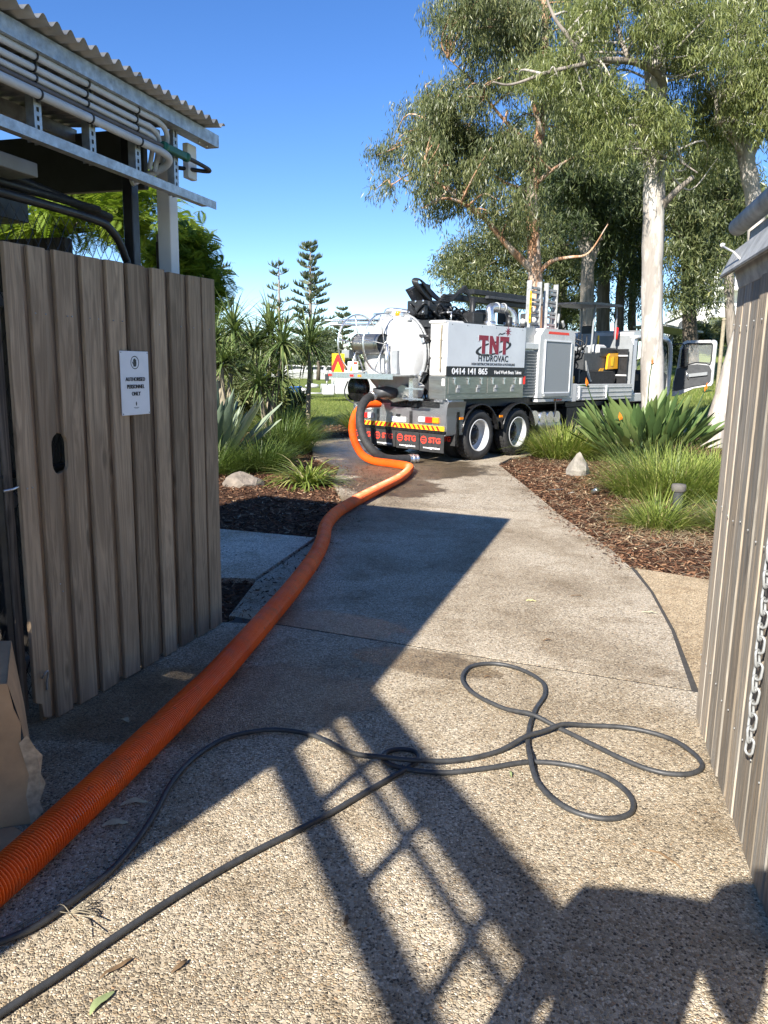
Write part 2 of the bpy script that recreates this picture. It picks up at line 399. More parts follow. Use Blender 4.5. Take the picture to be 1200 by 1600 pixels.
M['chips'] = leaf_mat('bark_chips', [(0, (.030, .016, .010)), (.35, (.085, .042, .024)), (.7, (.16, .078, .042)), (.92, (.24, .14, .08)), (1, (.42, .32, .21))], .0, .9, .15)
M['agg'] = aggregate_mat('exposed_aggregate', (1.17, 1.135, 1.055), wet=[(-.9, 3.7, 1.0, .55, .3), (.25, 4.25, .5, .22, -.4)], damp=(.62, .57, .5), mudk=.25)
M['agg2'] = aggregate_mat('exposed_aggregate_middle', (1.12, 1.08, 1.0), seed=9, wet=[(-.4, 4.9, .7, .3, -.3)], damp=(.7, .66, .6), mudk=.2)
M['agg_road'] = aggregate_mat('exposed_aggregate_road', (.98, .95, .89), seed=4, wet=[(.25, 13.1, 1.75, 1.75, 0), (-.4, 15.8, 1.3, 2.4, 0), (.1, 11.0, .8, 1.2, .2)], cell=70)
M['agg_yellow'] = aggregate_mat('yellow_aggregate', (1.12, .98, .76), seed=2)
M['agg_pale'] = aggregate_mat('pale_aggregate', (1.55, 1.55, 1.52), seed=3, cell=110)
M['joint'] = pmat('dirt_joint', (.05, .045, .038), .95, 0, .2, 20)
M['soil'] = ground_mat('mulch_soil', [(.3, (.028, .015, .009)), (.5, (.075, .038, .022)), (.7, (.14, .075, .043))], 26, .9, 45, .03)
M['grass'] = ground_mat('lawn', [(.3, (.10, .145, .032)), (.5, (.165, .21, .052)), (.72, (.24, .265, .085))], 5, .8, 60, .03, big=.25)
M['gum_white'] = bark_mat('white_gum_bark', [(.28, (.19, .165, .135)), (.45, (.38, .35, .31)), (.7, (.51, .48, .44))], patch=(.23, .205, .18))
M['gum_red'] = bark_mat('red_gum_bark', [(.28, (.14, .075, .045)), (.48, (.36, .20, .12)), (.7, (.52, .36, .25))], patch=(.46, .40, .34))
M['bark_pale'] = bark_mat('pale_grey_bark', [(.28, (.19, .165, .135)), (.5, (.33, .295, .25)), (.72, (.46, .42, .37))])
M['bark_grey'] = bark_mat('grey_bark', [(.28, (.09, .075, .06)), (.5, (.20, .175, .15)), (.72, (.33, .29, .25))])
M['bark_dark'] = bark_mat('dark_bark', [(.28, (.035, .028, .022)), (.5, (.085, .07, .055)), (.72, (.15, .125, .10))])
M['leaf_gum'] = leaf_mat('gum_leaf', [(0, (.042, .060, .025)), (.4, (.095, .116, .046)), (.75, (.16, .178, .072)), (1, (.26, .26, .115))], .28, .42, .5)
M['leaf_gum2'] = leaf_mat('bright_gum_leaf', [(0, (.060, .080, .026)), (.5, (.14, .168, .052)), (1, (.27, .285, .10))], .3, .4, .5)
M['leaf_dark'] = leaf_mat('dark_leaf', [(0, (.028, .044, .017)), (.5, (.062, .084, .031)), (1, (.125, .145, .056))], .22, .5, .4)
M['leaf_feather'] = leaf_mat('feather_leaf', [(0, (.07, .12, .018)), (.5, (.17, .24, .035)), (1, (.32, .38, .07))], .45, .5, .3)
M['leaf_pine'] = leaf_mat('pine_needles', [(0, (.095, .125, .085)), (.5, (.17, .21, .145)), (1, (.27, .30, .21))], .25, .6, .3)
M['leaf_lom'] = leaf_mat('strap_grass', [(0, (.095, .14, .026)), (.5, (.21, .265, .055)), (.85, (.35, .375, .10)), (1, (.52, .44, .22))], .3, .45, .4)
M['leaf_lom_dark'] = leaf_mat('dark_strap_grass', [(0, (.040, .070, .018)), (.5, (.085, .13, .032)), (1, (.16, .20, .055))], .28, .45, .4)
M['leaf_strel'] = leaf_mat('paddle_leaf', [(0, (.040, .080, .026)), (.5, (.095, .155, .048)), (1, (.22, .275, .095))], .2, .5, .35)
M['leaf_agave'] = leaf_mat('silver_leaf', [(0, (.085, .12, .085)), (.5, (.15, .195, .13)), (1, (.27, .31, .22))], .1, .4, .5)
M['leaf_drac'] = leaf_mat('spiky_leaf', [(0, (.055, .090, .028)), (.5, (.125, .175, .060)), (1, (.30, .32, .13))], .2, .4, .5)
M['flower'] = pmat('orange_flower', (.85, .22, .015), .5, 0, .15, 30)
M['stem'] = pmat('pale_stem', (.25, .215, .15), .8, 0, .2, 10)

# chequer plate: raised lozenges
m_, nt_, bs_ = new_mat('chequer_plate')
v_ = coords(nt_, (34, 34, 34), (.6, .5, .7))
ck = N(nt_, 'ShaderNodeTexVoronoi'); ck.inputs['Scale'].default_value = 1.0; ck.inputs['Randomness'].default_value = 0.12; nt_.links.new(v_, ck.inputs['Vector'])
kk = ramp(nt_, ck.outputs['Distance'], [(.18, (1, 1, 1)), (.34, (0, 0, 0))])
nt_.links.new(mixc(nt_, kk, (.34, .345, .35), (.50, .51, .52)), bs_.inputs['Base Color']); bs_.inputs['Metallic'].default_value = .85; bs_.inputs['Roughness'].default_value = .36
bump(nt_, bs_, kk, .9, .006); M['alu_plate'] = m_

# ------------------------------------------------------------------ lettering
def lettering(name, s, size, place, mat, parent=None, bold=0.0, xs=1.0, align='CENTER', thick=.0015, shear=0.0, spacing=1.0):
    """place(x, y, h) -> point on the face the writing stands on"""
    cu = bpy.data.curves.new(name, 'FONT'); cu.body = s; cu.size = size; cu.align_x = align; cu.align_y = 'CENTER'
    cu.extrude = thick; cu.offset = bold; cu.resolution_u = 3; cu.shear = shear; cu.space_character = spacing
    ob = bpy.data.objects.new(name, cu); me = bpy.data.meshes.new_from_object(ob)
    bpy.data.objects.remove(ob); bpy.data.curves.remove(cu)
    for v in me.vertices: v.co = Vector(place(v.co.x * xs, v.co.y, v.co.z + thick))
    me.materials.clear(); me.materials.append(mat); me.name = name
    return link(bpy.data.objects.new(name, me), parent)

# ================================================================== THE GROUND
TA = math.radians(43.7); TF = np.array([math.sin(TA), math.cos(TA)]); TR = np.array([math.cos(TA), -math.sin(TA)])
TO = np.array([.85, 15.18])                     # truck centreline at the rear axle
def T2(s, r): p = TO + TF * s + TR * r; return (p[0], p[1])
def hill_z(X, Y):
    q = np.clip((X / np.maximum(Y, 1) - .27) / .1, 0, 1); q = q * q * (3 - 2 * q)
    return q * .083 * np.clip(Y - 23.5, 0, 75)
def sheet(name, poly, z, mat, kind='structure'):
    b = MB(); b.add([(x, y, z) for x, y in poly], [tuple(range(len(poly)))]); o = b.build(name, mat)
    for p in o.data.polygons:
        if p.normal.z < 0: p.flip()
    return tag(o, kind=kind)
sheet('ground', [(-900, -60), (900, -60), (900, 1400), (-900, 1400)], -.09, M['grass'])
# grassy bank rising behind the cab
nx, ny = 60, 70
gx = np.linspace(2, 110, nx); gy = np.linspace(20, 140, ny); XX, YY = np.meshgrid(gx, gy)
ZZ = hill_z(XX, YY) - .085 + .06 * np.sin(XX * .7) * np.cos(YY * .5) * (hill_z(XX, YY) > .1)
V = np.stack([XX.ravel(), YY.ravel(), ZZ.ravel()], 1)
ii = np.arange(nx * ny).reshape(ny, nx); F = np.stack([ii[:-1, :-1].ravel(), ii[:-1, 1:].ravel(), ii[1:, 1:].ravel(), ii[1:, :-1].ravel()], 1)
tag(npobj('grass_bank', V, F, M['grass'], smooth=True), kind='structure')

LEFT_BED = [(-9, 4.93), (-1.06, 4.93), (-1.02, 5.92), (-.67, 7.45), (-.49, 9.3), (-.77, 11.14), (-.79, 12.95), (-1.34, 14.25), (-1.7, 17.6), (-3.2, 17.2), (-9, 14.5)]
RIGHT_BED = [(2.2, 6.56), (2.72, 6.18), (4.2, 5.3), (9, 6.0), (14, 14), (14, 22), T2(12, 1.36), T2(1.7, 1.36), (2.46, 14.82), (2.07, 13.79), (2.10, 11.04), (2.10, 9.15), (2.19, 7.74)]
FAR_BED = [T2(-3, -3.52), T2(7, -3.52), T2(8, -6.0), T2(3.6, -6.9), T2(-2, -6.4)]
def soil_bed(name, poly):
    # a slightly uneven bed: a fine grid clipped to the outline
    bm = bmesh.new(); f = bm.faces.new([bm.verts.new((x, y, -.03)) for x, y in poly])
    bmesh.ops.triangulate(bm, faces=[f]); bmesh.ops.subdivide_edges(bm, edges=bm.edges, cuts=5, use_grid_fill=True)
    for v in bm.verts:
        v.co.z += .018 * math.sin(v.co.x * 2.3 + 1) * math.cos(v.co.y * 1.9) + random.uniform(-.008, .008)
        if v.is_boundary: v.co.z = -.03
    me = bpy.data.meshes.new(name); bmesh.ops.recalc_face_normals(bm, faces=bm.faces); bm.to_mesh(me); bm.free(); me.materials.append(M['soil'])
    return tag(link(bpy.data.objects.new(name, me)), kind='structure')
soil_bed('garden_bed', LEFT_BED); soil_bed('garden_bed', RIGHT_BED); soil_bed('garden_bed', FAR_BED)

# concrete slabs of the path, with recessed joints between them
path = tag(bpy.data.objects.new('path', None), kind='structure'); COL.objects.link(path)
def slab(poly, mat, top=0.0, bev=.003, name='slab'):
    bm = bmesh.new(); f = bm.faces.new([bm.verts.new((x, y, top)) for x, y in poly])
    if f.normal.z < 0: f.normal_flip()
    r = bmesh.ops.extrude_face_region(bm, geom=[f]); vsx = [e for e in r['geom'] if isinstance(e, bmesh.types.BMVert)]
    for v in vsx: v.co.z -= .085
    bmesh.ops.recalc_face_normals(bm, faces=bm.faces)
    ed = [e for e in bm.edges if all(abs(v.co.z - top) < 1e-5 for v in e.verts)]
    bmesh.ops.bevel(bm, geom=ed, offset=bev, segments=2, affect='EDGES')
    me = bpy.data.meshes.new(name); bm.to_mesh(me); bm.free(); me.materials.append(mat)
    return link(bpy.data.objects.new(name, me), path)
slab([(-6.5, -6), (4.2, -6), (4.2, 2.88), (1.70, 3.903), (-.711, 4.876), (-1.05, 4.9), (-6.5, 4.9)], M['agg'])
slab([(-1.05, 5.04), (-.711, 4.890), (1.69, 3.921), (1.935, 4.9), (2.1, 5.8), (2.18, 6.58), (2.20, 7.2), (2.17, 7.74), (2.12, 8.4), (2.09, 9.06), (0, 9.358), (-.48, 9.423), (-.58, 8.3), (-.66, 7.45), (-.85, 6.6), (-1.01, 5.92)], M['agg2'])
slab([(-.48, 9.437), (0, 9.372), (2.09, 9.077), (2.09, 10), (2.085, 11.04), (2.06, 12.5), (2.055, 13.79), (2.45, 14.84), T2(1.7, 1.34), T2(32, 1.34), T2(32, -3.5), T2(1.3, -3.5), T2(-.02, -3.49), (-1.55, 16.2), (-1.33, 14.25), (-.77, 12.95), (-.76, 11.14), (-.6, 10.2)], M['agg_road'])
slab([(1.722, 3.92), (4.2, 2.92), (4.2, 5.3), (2.71, 6.2), (2.21, 6.54), (2.12, 5.8), (1.955, 4.9)], M['agg_yellow'], -.0005)
slab([(-.685, 7.46), (-1.025, 5.935), (-1.27, 5.94), (-3.2, 6.35), (-3.2, 8.3), (-1.70, 7.79)], M['agg_pale'], .012)
sheet('joint_bed', [(-6.4, -5.9), (4.1, -5.9), (4.1, 5.2), (2.2, 6.48), (2.1, 7.7), (2.0, 9.2), (-.4, 9.5), (-.5, 9.0), (-.75, 6.9), (-.98, 5.9), (-1.0, 4.95), (-1.1, 4.85), (-6.4, 4.85)], -.0028, M['joint'])

# bark mulch lying in the beds: uncountable
def in_poly(P, poly):
    x, y = P[:, 0], P[:, 1]; ins = np.zeros(len(P), bool); n = len(poly)
    for i in range(n):
        x0, y0 = poly[i]; x1, y1 = poly[i - 1]
        c = ((y0 > y) != (y1 > y)) & (x < (x1 - x0) * (y - y0) / (y1 - y0 + 1e-12) + x0); ins ^= c
    return ins
def scatter(poly, n, lim=None):
    a = np.array(poly); lo, hi = a.min(0), a.max(0)
    if lim: lo = np.maximum(lo, lim[0]); hi = np.minimum(hi, lim[1])
    out = np.zeros((0, 2))
    while len(out) < n:
        p = rng.uniform(lo, hi, (n * 2, 2)); out = np.r_[out, p[in_poly(p, poly)]]
    return out[:n]
def flakes(name, P, L, W, lift, mat, label, cat, z0=-.03):
    n = len(P); az = rng.uniform(0, 2 * PI, n); tl = rng.normal(0, .28, n); rl = rng.normal(0, .5, n)
    l = rng.uniform(*L, n) / 2; w = rng.uniform(*W, n) / 2
    d = np.stack([np.cos(az) * np.cos(tl), np.sin(az) * np.cos(tl), np.sin(tl)], 1) * l[:, None]
    e = np.stack([-np.sin(az) * np.cos(rl), np.cos(az) * np.cos(rl), np.sin(rl)], 1) * w[:, None]
    c = np.c_[P, z0 + rng.uniform(.004, lift, n)]; k = rng.uniform(.45, 1, (n, 1))
    V = np.stack([c - d - e * k, c + d - e, c + d * 1.08 + e * k, c - d + e], 1).reshape(-1, 3)
    F = np.arange(4 * n).reshape(-1, 4)
    return tag(npobj(name, V, F, mat, None, np.repeat(rng.uniform(0, 1, n) ** 1.1, 4)), label, cat, kind='stuff')
PB = np.r_[scatter(LEFT_BED, 15000, ((-3.2, 4.9), (0, 13))), scatter(LEFT_BED, 3000, ((-3, 13), (0, 18)))]
flakes('bark_mulch', PB, (.025, .085), (.008, .02), .03, M['chips'], 'dark bark mulch in the shaded bed left of the path', 'mulch')
PB = np.r_[scatter(RIGHT_BED, 24000, ((2, 5.5), (4.4, 14))), scatter(RIGHT_BED, 6000, ((2.3, 12), (8, 18)))]
flakes('bark_mulch', PB, (.025, .085), (.008, .02), .03, M['chips'], 'red-brown bark mulch in the sunny bed right of the path', 'mulch')
flakes('bark_mulch', scatter(FAR_BED, 5000, ((-6, 15), (3, 25))), (.04, .11), (.012, .03), .05, M['chips'], 'strip of bark mulch between the road and the lawn', 'mulch')
# chips and grit kicked out onto the path along its edges
EL = np.array(spline([(-1.03, 5.0), (-1.0, 5.9), (-.64, 7.45), (-.46, 9.4), (-.74, 11.1), (-.75, 12.9), (-1.3, 14.2)], 12)); ER = np.array(spline([(2.18, 6.6), (2.19, 7.2), (2.16, 7.74), (2.1, 8.5), (2.08, 9.4), (2.08, 11), (2.05, 13.6)], 12))
k = rng.integers(0, len(EL), 520); PL = EL[k] + np.c_[np.abs(rng.normal(0, .16, 520)), rng.normal(0, .1, 520)]
k = rng.integers(0, len(ER), 480); PR = ER[k] + np.c_[-np.abs(rng.normal(0, .10, 480)), rng.normal(0, .1, 480)]
PD = np.c_[rng.normal(-.3, .5, 420), rng.normal(11.6, .9, 420)]
flakes('path_litter', np.r_[PL, PR, PD], (.012, .05), (.005, .013), .012, M['chips'], 'bark crumbs scattered along the edges of the path', 'mulch', 0.0)
# dry grass blades lying on the right-hand mulch
def straw(P, L, name, label):
    n = len(P); az = rng.uniform(0, 2 * PI, n); l = rng.uniform(*L, n); w = .0022; bend = rng.normal(0, .5, n); V = []
    pts = []
    for k in range(4):
        t = k / 3; a = az + bend * t
        base = np.c_[P, -.03 + .022 + .03 * rng.uniform(0, 1, n) * (1 if k in (1, 2) else .4)]
        prev = base if k == 0 else np.c_[pts[-1][:, :2] + np.stack([np.cos(a), np.sin(a)], 1) * (l / 3)[:, None], base[:, 2]]
        pts.append(prev)
    side = np.stack([-np.sin(az), np.cos(az), np.zeros(n)], 1) * w
    V = np.stack([p for q in pts for p in (q - side, q + side)], 1).reshape(-1, 3)
    F = np.concatenate([np.stack([np.arange(n) * 8 + 2 * k, np.arange(n) * 8 + 2 * k + 1, np.arange(n) * 8 + 2 * k + 3, np.arange(n) * 8 + 2 * k + 2], 1) for k in range(3)])
    return tag(npobj(name, V, F, M['straw'], None, np.repeat(rng.uniform(0, 1, n), 8)), label, 'dry grass', kind='stuff')
PS = np.r_[scatter(RIGHT_BED, 700, ((2.2, 6), (4.2, 13))), np.array([3.1, 8.1]) + rng.normal(0, .45, (420, 2)), np.array([3.35, 14.2]) + rng.normal(0, .55, (250, 2)), np.array([3.6, 9.6]) + rng.normal(0, .6, (300, 2))]
straw(PS[in_poly(PS, RIGHT_BED)], (.12, .38), 'dry_straw', 'pale dry grass blades strewn over the right-hand mulch')
# lawn blades in the part of the lawn the photo shows
def blades_flat(P, z, L, W, mat, name, label):
    n = len(P); az = rng.uniform(0, 2 * PI, n); t = rng.uniform(.1, .7, n); l = rng.uniform(*L, n)
    b = np.c_[P, z]; tip = b + np.stack([np.cos(az) * np.sin(t), np.sin(az) * np.sin(t), np.cos(t)], 1) * l[:, None]
    s = np.stack([-np.sin(az), np.cos(az), np.zeros(n)], 1) * W
    V = np.stack([b - s, b + s, tip], 1).reshape(-1, 3)
    return tag(npobj(name, V, np.arange(3 * n).reshape(-1, 3), mat, None, np.repeat(rng.uniform(0, 1, n), 3)), label, 'grass', kind='stuff')
M['lawn_blade'] = leaf_mat('lawn_blade', [(0, (.10, .145, .03)), (.6, (.18, .225, .055)), (1, (.30, .30, .11))], .3, .6, .2)
P = np.stack([rng.uniform(-4.5, .6, 46000), 19 + 26 * rng.uniform(0, 1, 46000) ** 1.4], 1); P = P[~in_poly(P, FAR_BED) & (((P - TO) @ TR) < -3.6)]
blades_flat(P, np.full(len(P), -.09), (.05, .12), .006, M['lawn_blade'], 'lawn_grass', 'mown green lawn grass beyond the road')
P = np.stack([rng.uniform(8, 18, 26000), rng.uniform(22, 44, 26000)], 1)
blades_flat(P, hill_z(P[:, 0], P[:, 1]) - .08, (.08, .2), .012, M['lawn_blade'], 'bank_grass', 'sunlit grass on the bank behind the open truck door')
# low grass growing behind the right-hand lomandra
P = scatter(RIGHT_BED, 5000, ((3.6, 14.6), (6.2, 18)))
blades_flat(P, np.full(len(P), -.02), (.08, .22), .006, M['lawn_blade'], 'low_grass', 'patch of low yellowish grass beside the truck')

# ================================================================== THE SHELTER ON THE LEFT
EA = math.radians(17.3); ED = np.array([math.sin(EA), math.cos(EA)]); EN = np.array([-ED[1], ED[0]]); EC = np.array([-.941, 4.5])
SH = Matrix(((ED[0], EN[0], 0, EC[0]), (ED[1], EN[1], 0, EC[1]), (0, 0, 1, 0), (0, 0, 0, 1)))   # local: u along the eave (far = +), w inwards, z
sh = thing('utility_shelter', 'open steel shelter with corrugated roof and grey conduits, left edge', 'shelter')
sh.matrix_world = SH
U0_, U1_ = -5.32, .02; DEPTH = 3.4; SLOPE = .07; EAVE = 2.965
# corrugated sheets, each its own piece, lapped along the eave
PIT = .076; AMP = .0095
def corr_sheet(u0, u1, lift):
    n = int((u1 - u0) / (PIT / 8)) + 1; us = np.linspace(u0, u1, n); ws = [-.035, .6, 1.6, 2.6, DEPTH]
    V = []; 
    for th in (0, .0012):
        for w in ws:
            for u in us: V.append((u, w, EAVE + AMP * math.cos(2 * PI * u / PIT) + SLOPE * w + lift + th))
    F = []; k = len(ws)
    for L in range(2):
        for a in range(k - 1):
            for i in range(n - 1): F.append((L * k * n + a * n + i, L * k * n + a * n + i + 1, L * k * n + (a + 1) * n + i + 1, L * k * n + (a + 1) * n + i))
    for i in range(n - 1): F.append((i, i + 1, k * n + i + 1, k * n + i))
    b = MB(); b.add(V, F, 0, True); return b.build('roof_sheet', M['iron_roof'], sh)
AMP = .016
uu = U0_; k = 0
while uu < U1_ - .05:
    corr_sheet(uu, min(uu + .762, U1_), .0022 * (k % 2)); uu += .762 - PIT * .0; k += 1
# steelwork
def bar(name, u0, u1, w0, w1, z0, z1, mat, parent=sh, bev=.003): return MB().b2(u0, u1, w0, w1, z0, z1, 0, bev).build(name, mat, parent)
b = MB(); b.b2(U0_, .085, .045, .05, 2.880, 2.945); b.b2(U0_, .085, .05, .125, 2.880, 2.886); fb = b.build('fascia_beam', M['galv'], sh)
for u in (.02, -.06): MB().cyl((u, .085, 2.872), (u, .085, 2.879), .006, n=8).build('bolt', M['alu'], fb)
b = MB(); b.b2(U0_, .068, .06, .064, 2.552, 2.594); b.b2(U0_, .068, .064, .102, 2.590, 2.594); b.b2(U0_, -.02, .064, .102, 2.552, 2.556); b.build('rack_rail', M['galv'], sh)
def strut(u):
    b = MB(); z0, z1 = 2.56, 2.88
    b.b2(u - .021, u - .018, .106, .147, z0, z1); b.b2(u + .018, u + .021, .106, .147, z0, z1)
    z = z0
    b.b2(u - .018, u - .007, .106, .109, z0, z1); b.b2(u + .007, u + .018, .106, .109, z0, z1)
    while z < z1 - .02: b.b2(u - .007, u + .007, .106, .109, z, z + .016); z += .034
    return b.build('slotted_strut', M['galv'], sh)
for k in range(14): strut(-.26 - .335 * k)
# conduits, each with its own ties
def conduit(w, z, r, mat, end, ties=True):
    pts = [(U0_ + .2, w, z)] + [(u, w, z) for u in np.linspace(U0_ + 1, end[0][0] - .12, 8)] + end
    o = MB().tube(spline(pts, 5), r, 12).build('conduit', mat, sh)
    if ties:
        for u in np.arange(-.64, -5, -.335):
            MB().lathe([(-.004, r), (-.004, r + .004), (.004, r + .004), (.004, r)], (u + .02 * math.sin(u * 9), w, z), 'x', 12).build('cable_tie', M['black_steel'], o)
conduit(.078, 2.868, .0135, M['pvc'], [(-.46, .078, 2.868), (-.36, .095, 2.845), (-.315, .13, 2.78), (-.31, .16, 2.68)])
conduit(.090, 2.829, .0135, M['pvc'], [(-.50, .09, 2.829), (-.41, .11, 2.805), (-.37, .14, 2.75), (-.365, .17, 2.66)])
conduit(.085, 2.790, .012, M['pvc'], [(-.56, .085, 2.79), (-.46, .10, 2.785), (-.42, .14, 2.75), (-.41, .17, 2.66)])
conduit(.082, 2.762, .0115, M['pvc_brown'], [(-.44, .082, 2.763), (-.42, .082, 2.763), (-.41, .082, 2.763)], False)
conduit(.070, 2.730, .0185, M['pvc'], [(-.46, .07, 2.731), (-.36, .085, 2.722), (-.325, .13, 2.695), (-.345, .21, 2.655), (-.42, .27, 2.60)])
b = MB(); b.b2(-.425, -.185, .062, .098, 2.748, 2.782, 0, .004); gs = b.build('pipe_sleeve', M['green'], sh)
for u in (-.405, -.205): MB().lathe([(-.012, .021), (-.012, .024), (.012, .024), (.012, .021)], (u, .08, 2.765), 'x', 12).build('clamp', M['green'], gs)
MB().tube(spline([(-.19, .08, 2.765), (-.05, .08, 2.762), (.035, .082, 2.757), (.045, .10, 2.752), (-.03, .16, 2.748), (-.2, .3, 2.745)], 5), .011, 10).build('black_pipe', M['black_steel'], sh)
# corner post and the ones behind it
def post(u, w, z1, mat=None, s=.075, d=.10): return MB().b2(u - s / 2, u + s / 2, w, w + d, 0, z1, 0, .004).build('post', mat or M['cream_wall'], sh)
post(.06, .33, 2.95, s=.085, d=.085)
b = MB(); b.b2(-.06, .03, .155, .19, 2.70, 2.88, 0, .003); b.build('bracket_plate', M['cream_wall'], sh)
for u, w in ((-1.75, .7), (-.35, .30), (-3.4, .3), (-5.2, .2), (-.2, 3.2), (-2.6, 3.2), (-5.2, 3.2)): post(u, w, 2.9 if w < 2 else 3.15, M['black_steel'], .06, .06)
# dark lining: ceiling battens and upper panels, near end wall, rear wall
for k in range(6): bar('purlin', U0_ + .1, -.02, .35 + .55 * k, .40 + .55 * k, 2.86 + .07 * (.5 + .55 * k), 2.93 + .07 * (.5 + .55 * k), M['galv_dull'])
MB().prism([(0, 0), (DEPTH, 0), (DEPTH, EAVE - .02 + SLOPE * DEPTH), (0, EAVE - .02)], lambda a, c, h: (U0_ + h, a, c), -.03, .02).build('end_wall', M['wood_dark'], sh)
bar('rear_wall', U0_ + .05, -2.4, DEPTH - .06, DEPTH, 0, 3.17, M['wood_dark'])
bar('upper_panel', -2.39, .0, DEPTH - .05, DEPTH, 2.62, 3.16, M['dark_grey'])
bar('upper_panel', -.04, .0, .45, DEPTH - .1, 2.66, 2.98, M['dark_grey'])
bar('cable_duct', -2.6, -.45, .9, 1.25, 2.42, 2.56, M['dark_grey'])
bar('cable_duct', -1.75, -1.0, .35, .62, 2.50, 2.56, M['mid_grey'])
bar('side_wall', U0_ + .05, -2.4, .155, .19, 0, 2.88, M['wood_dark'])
# equipment cabinet and timber screen seen over the gate
bar('timber_screen', -.52, -.46, .62, 1.25, 0, 2.33, M['wood_dark'])
for k in range(7): bar('timber_screen', -.05, -.01, .55 + .4 * k, .935 + .4 * k, 0, 2.26 + .015 * (k % 2), M['wood_dark'])
bar('screen_post', .12, .2, .42, .5, 0, 2.4, M['wood_dark']); bar('screen_post', .22, .27, .50, .56, 0, 2.46, M['wood_grey'])
# chain-link gate with a bent pipe frame, standing open inside
cl = thing('chain_link_gate', 'black pipe framed chain-link gate standing inside the shelter', 'gate'); cl.matrix_world = SH
MB().tube(spline([(-2.9, .33, .1), (-2.9, .33, 2.2), (-2.86, .33, 2.34), (-2.7, .33, 2.385), (-1.6, .33, 2.385), (-.72, .33, 2.385), (-.52, .33, 2.35), (-.42, .33, 2.24), (-.40, .33, 2.1), (-.40, .33, 1.2), (-.40, .33, .1)], 8), .021, 10).build('pipe_frame', M['black_steel'], cl)
MB().cyl((-2.9, .33, 1.2), (-.4, .33, 1.2), .017, n=10).build('brace', M['black_steel'], cl)
b = MB(); st = .062; k = 0
for sgn in (1, -1):
    for i in range(-40, 82):
        u0 = -2.88 + i * st; pts = []
        for j in range(0, 38):
            u = u0 + sgn * j * st / 1.0 * .58 * 1.0; z = .12 + j * .062
            if -2.88 < u < -.42 and z < 2.37: pts.append((u, .33 + (.003 if (j % 2) else -.003) * sgn, z))
        if len(pts) > 1: b.tube(pts, .0019, 3, False, smooth=False)
wire = b.build('chain_link', M['black_steel'], cl); wire['kind'] = 'stuff'
MB().cyl((-1.98, .55, .1), (-1.98, .55, 2.3), .02, n=10).build('pipe_upright', M['galv_dull'], sh)
MB().tube(spline([(-2.6, .75, 2.18), (-1.9, .75, 2.16), (-1.55, .75, 2.14), (-1.42, .75, 2.08), (-1.38, .75, 1.9), (-1.38, .75, .1)], 6), .024, 10).build('bent_pipe', M['black_steel'], sh)
MB().tube([(-1.9, .5, 2.47), (-.5, .42, 2.46)], .02, 8).build('cable_bundle', M['black_steel'], sh)
MB().tube([(-1.9, .6, 2.62), (-.3, .5, 2.46)], .024, 8).build('cable_bundle', M['black_steel'], sh)

# conduit rack that carries on from the shelter's near corner (its shadow crosses the path)
rk = thing('conduit_rack', 'conduit rack whose barred shadow crosses the foreground paving', 'pipe rack')
RA = np.array([-2.43, -.60]); RB = np.array([-1.30, -3.55]); RD = (RB - RA) / np.linalg.norm(RB - RA); RLEN = np.linalg.norm(RB - RA)
def rackpt(t, z, o=0): return (RA[0] + RD[0] * t - RD[1] * o, RA[1] + RD[1] * t + RD[0] * o, z)
for z, r in ((2.97, .085), (2.80, .022), (2.575, .05)):
    MB().cyl(rackpt(-.55, z), rackpt(RLEN, z), r, n=10).build('rail', M['galv'], rk)
for t in np.arange(.30, RLEN, .52): MB().cyl(rackpt(t, 2.54, .03), rackpt(t, 3.02, .03), .026, n=8).build('strut', M['galv'], rk)
MB().cyl(rackpt(RLEN, 0), rackpt(RLEN, 3.0), .045, n=10).build('post', M['galv'], rk)

# ================================================================== TIMBER GATE, LEFT
GA = np.array([-1.598, 3.368]); GB = np.array([-1.08, 4.837]); GD = (GB - GA) / np.linalg.norm(GB - GA); GN = np.array([GD[1], -GD[0]])   # GN points to the path
gate = thing('timber_gate', 'tall grey-brown board gate with a white sign, standing open at left', 'gate', (GA[0], GA[1], 0))
gate.matrix_world = Matrix(((GD[0], GN[0], 0, GA[0]), (GD[1], GN[1], 0, GA[1]), (0, 0, 1, 0), (0, 0, 0, 1)))
FRONT = [(-.045, .047), (.085, .187), (.242, .370), (.410, .537), (.592, .717), (.748, .890), (.950, 1.058), (1.110, 1.247), (1.290, 1.412), (1.438, 1.572)]
def board(poly_uz, h0, h1, mat, parent, jag=0.0):
    """board from its outline (u, z), between depths h0 and h1, edges slightly eased"""
    b = MB(); b.prism(poly_uz, lambda a, c, h: (a, h, c), h0, h1)
    me = b.mesh('board', mat); bm = bmesh.new(); bm.from_mesh(me)
    bmesh.ops.bevel(bm, geom=list(bm.edges), offset=.0022, segments=1, affect='EDGES'); bm.to_mesh(me); bm.free()
    return link(bpy.data.objects.new('board', me), parent)
rr = random.Random(3)
def rect(u0, u1, z0, z1, w=.003):
    return [(u0 + rr.uniform(-w, w), z0), (u1 + rr.uniform(-w, w), z0 + rr.uniform(-.004, .004)), (u1 + rr.uniform(-w, w), z1 + rr.uniform(-.004, .004)), (u0 + rr.uniform(-w, w), z1)]
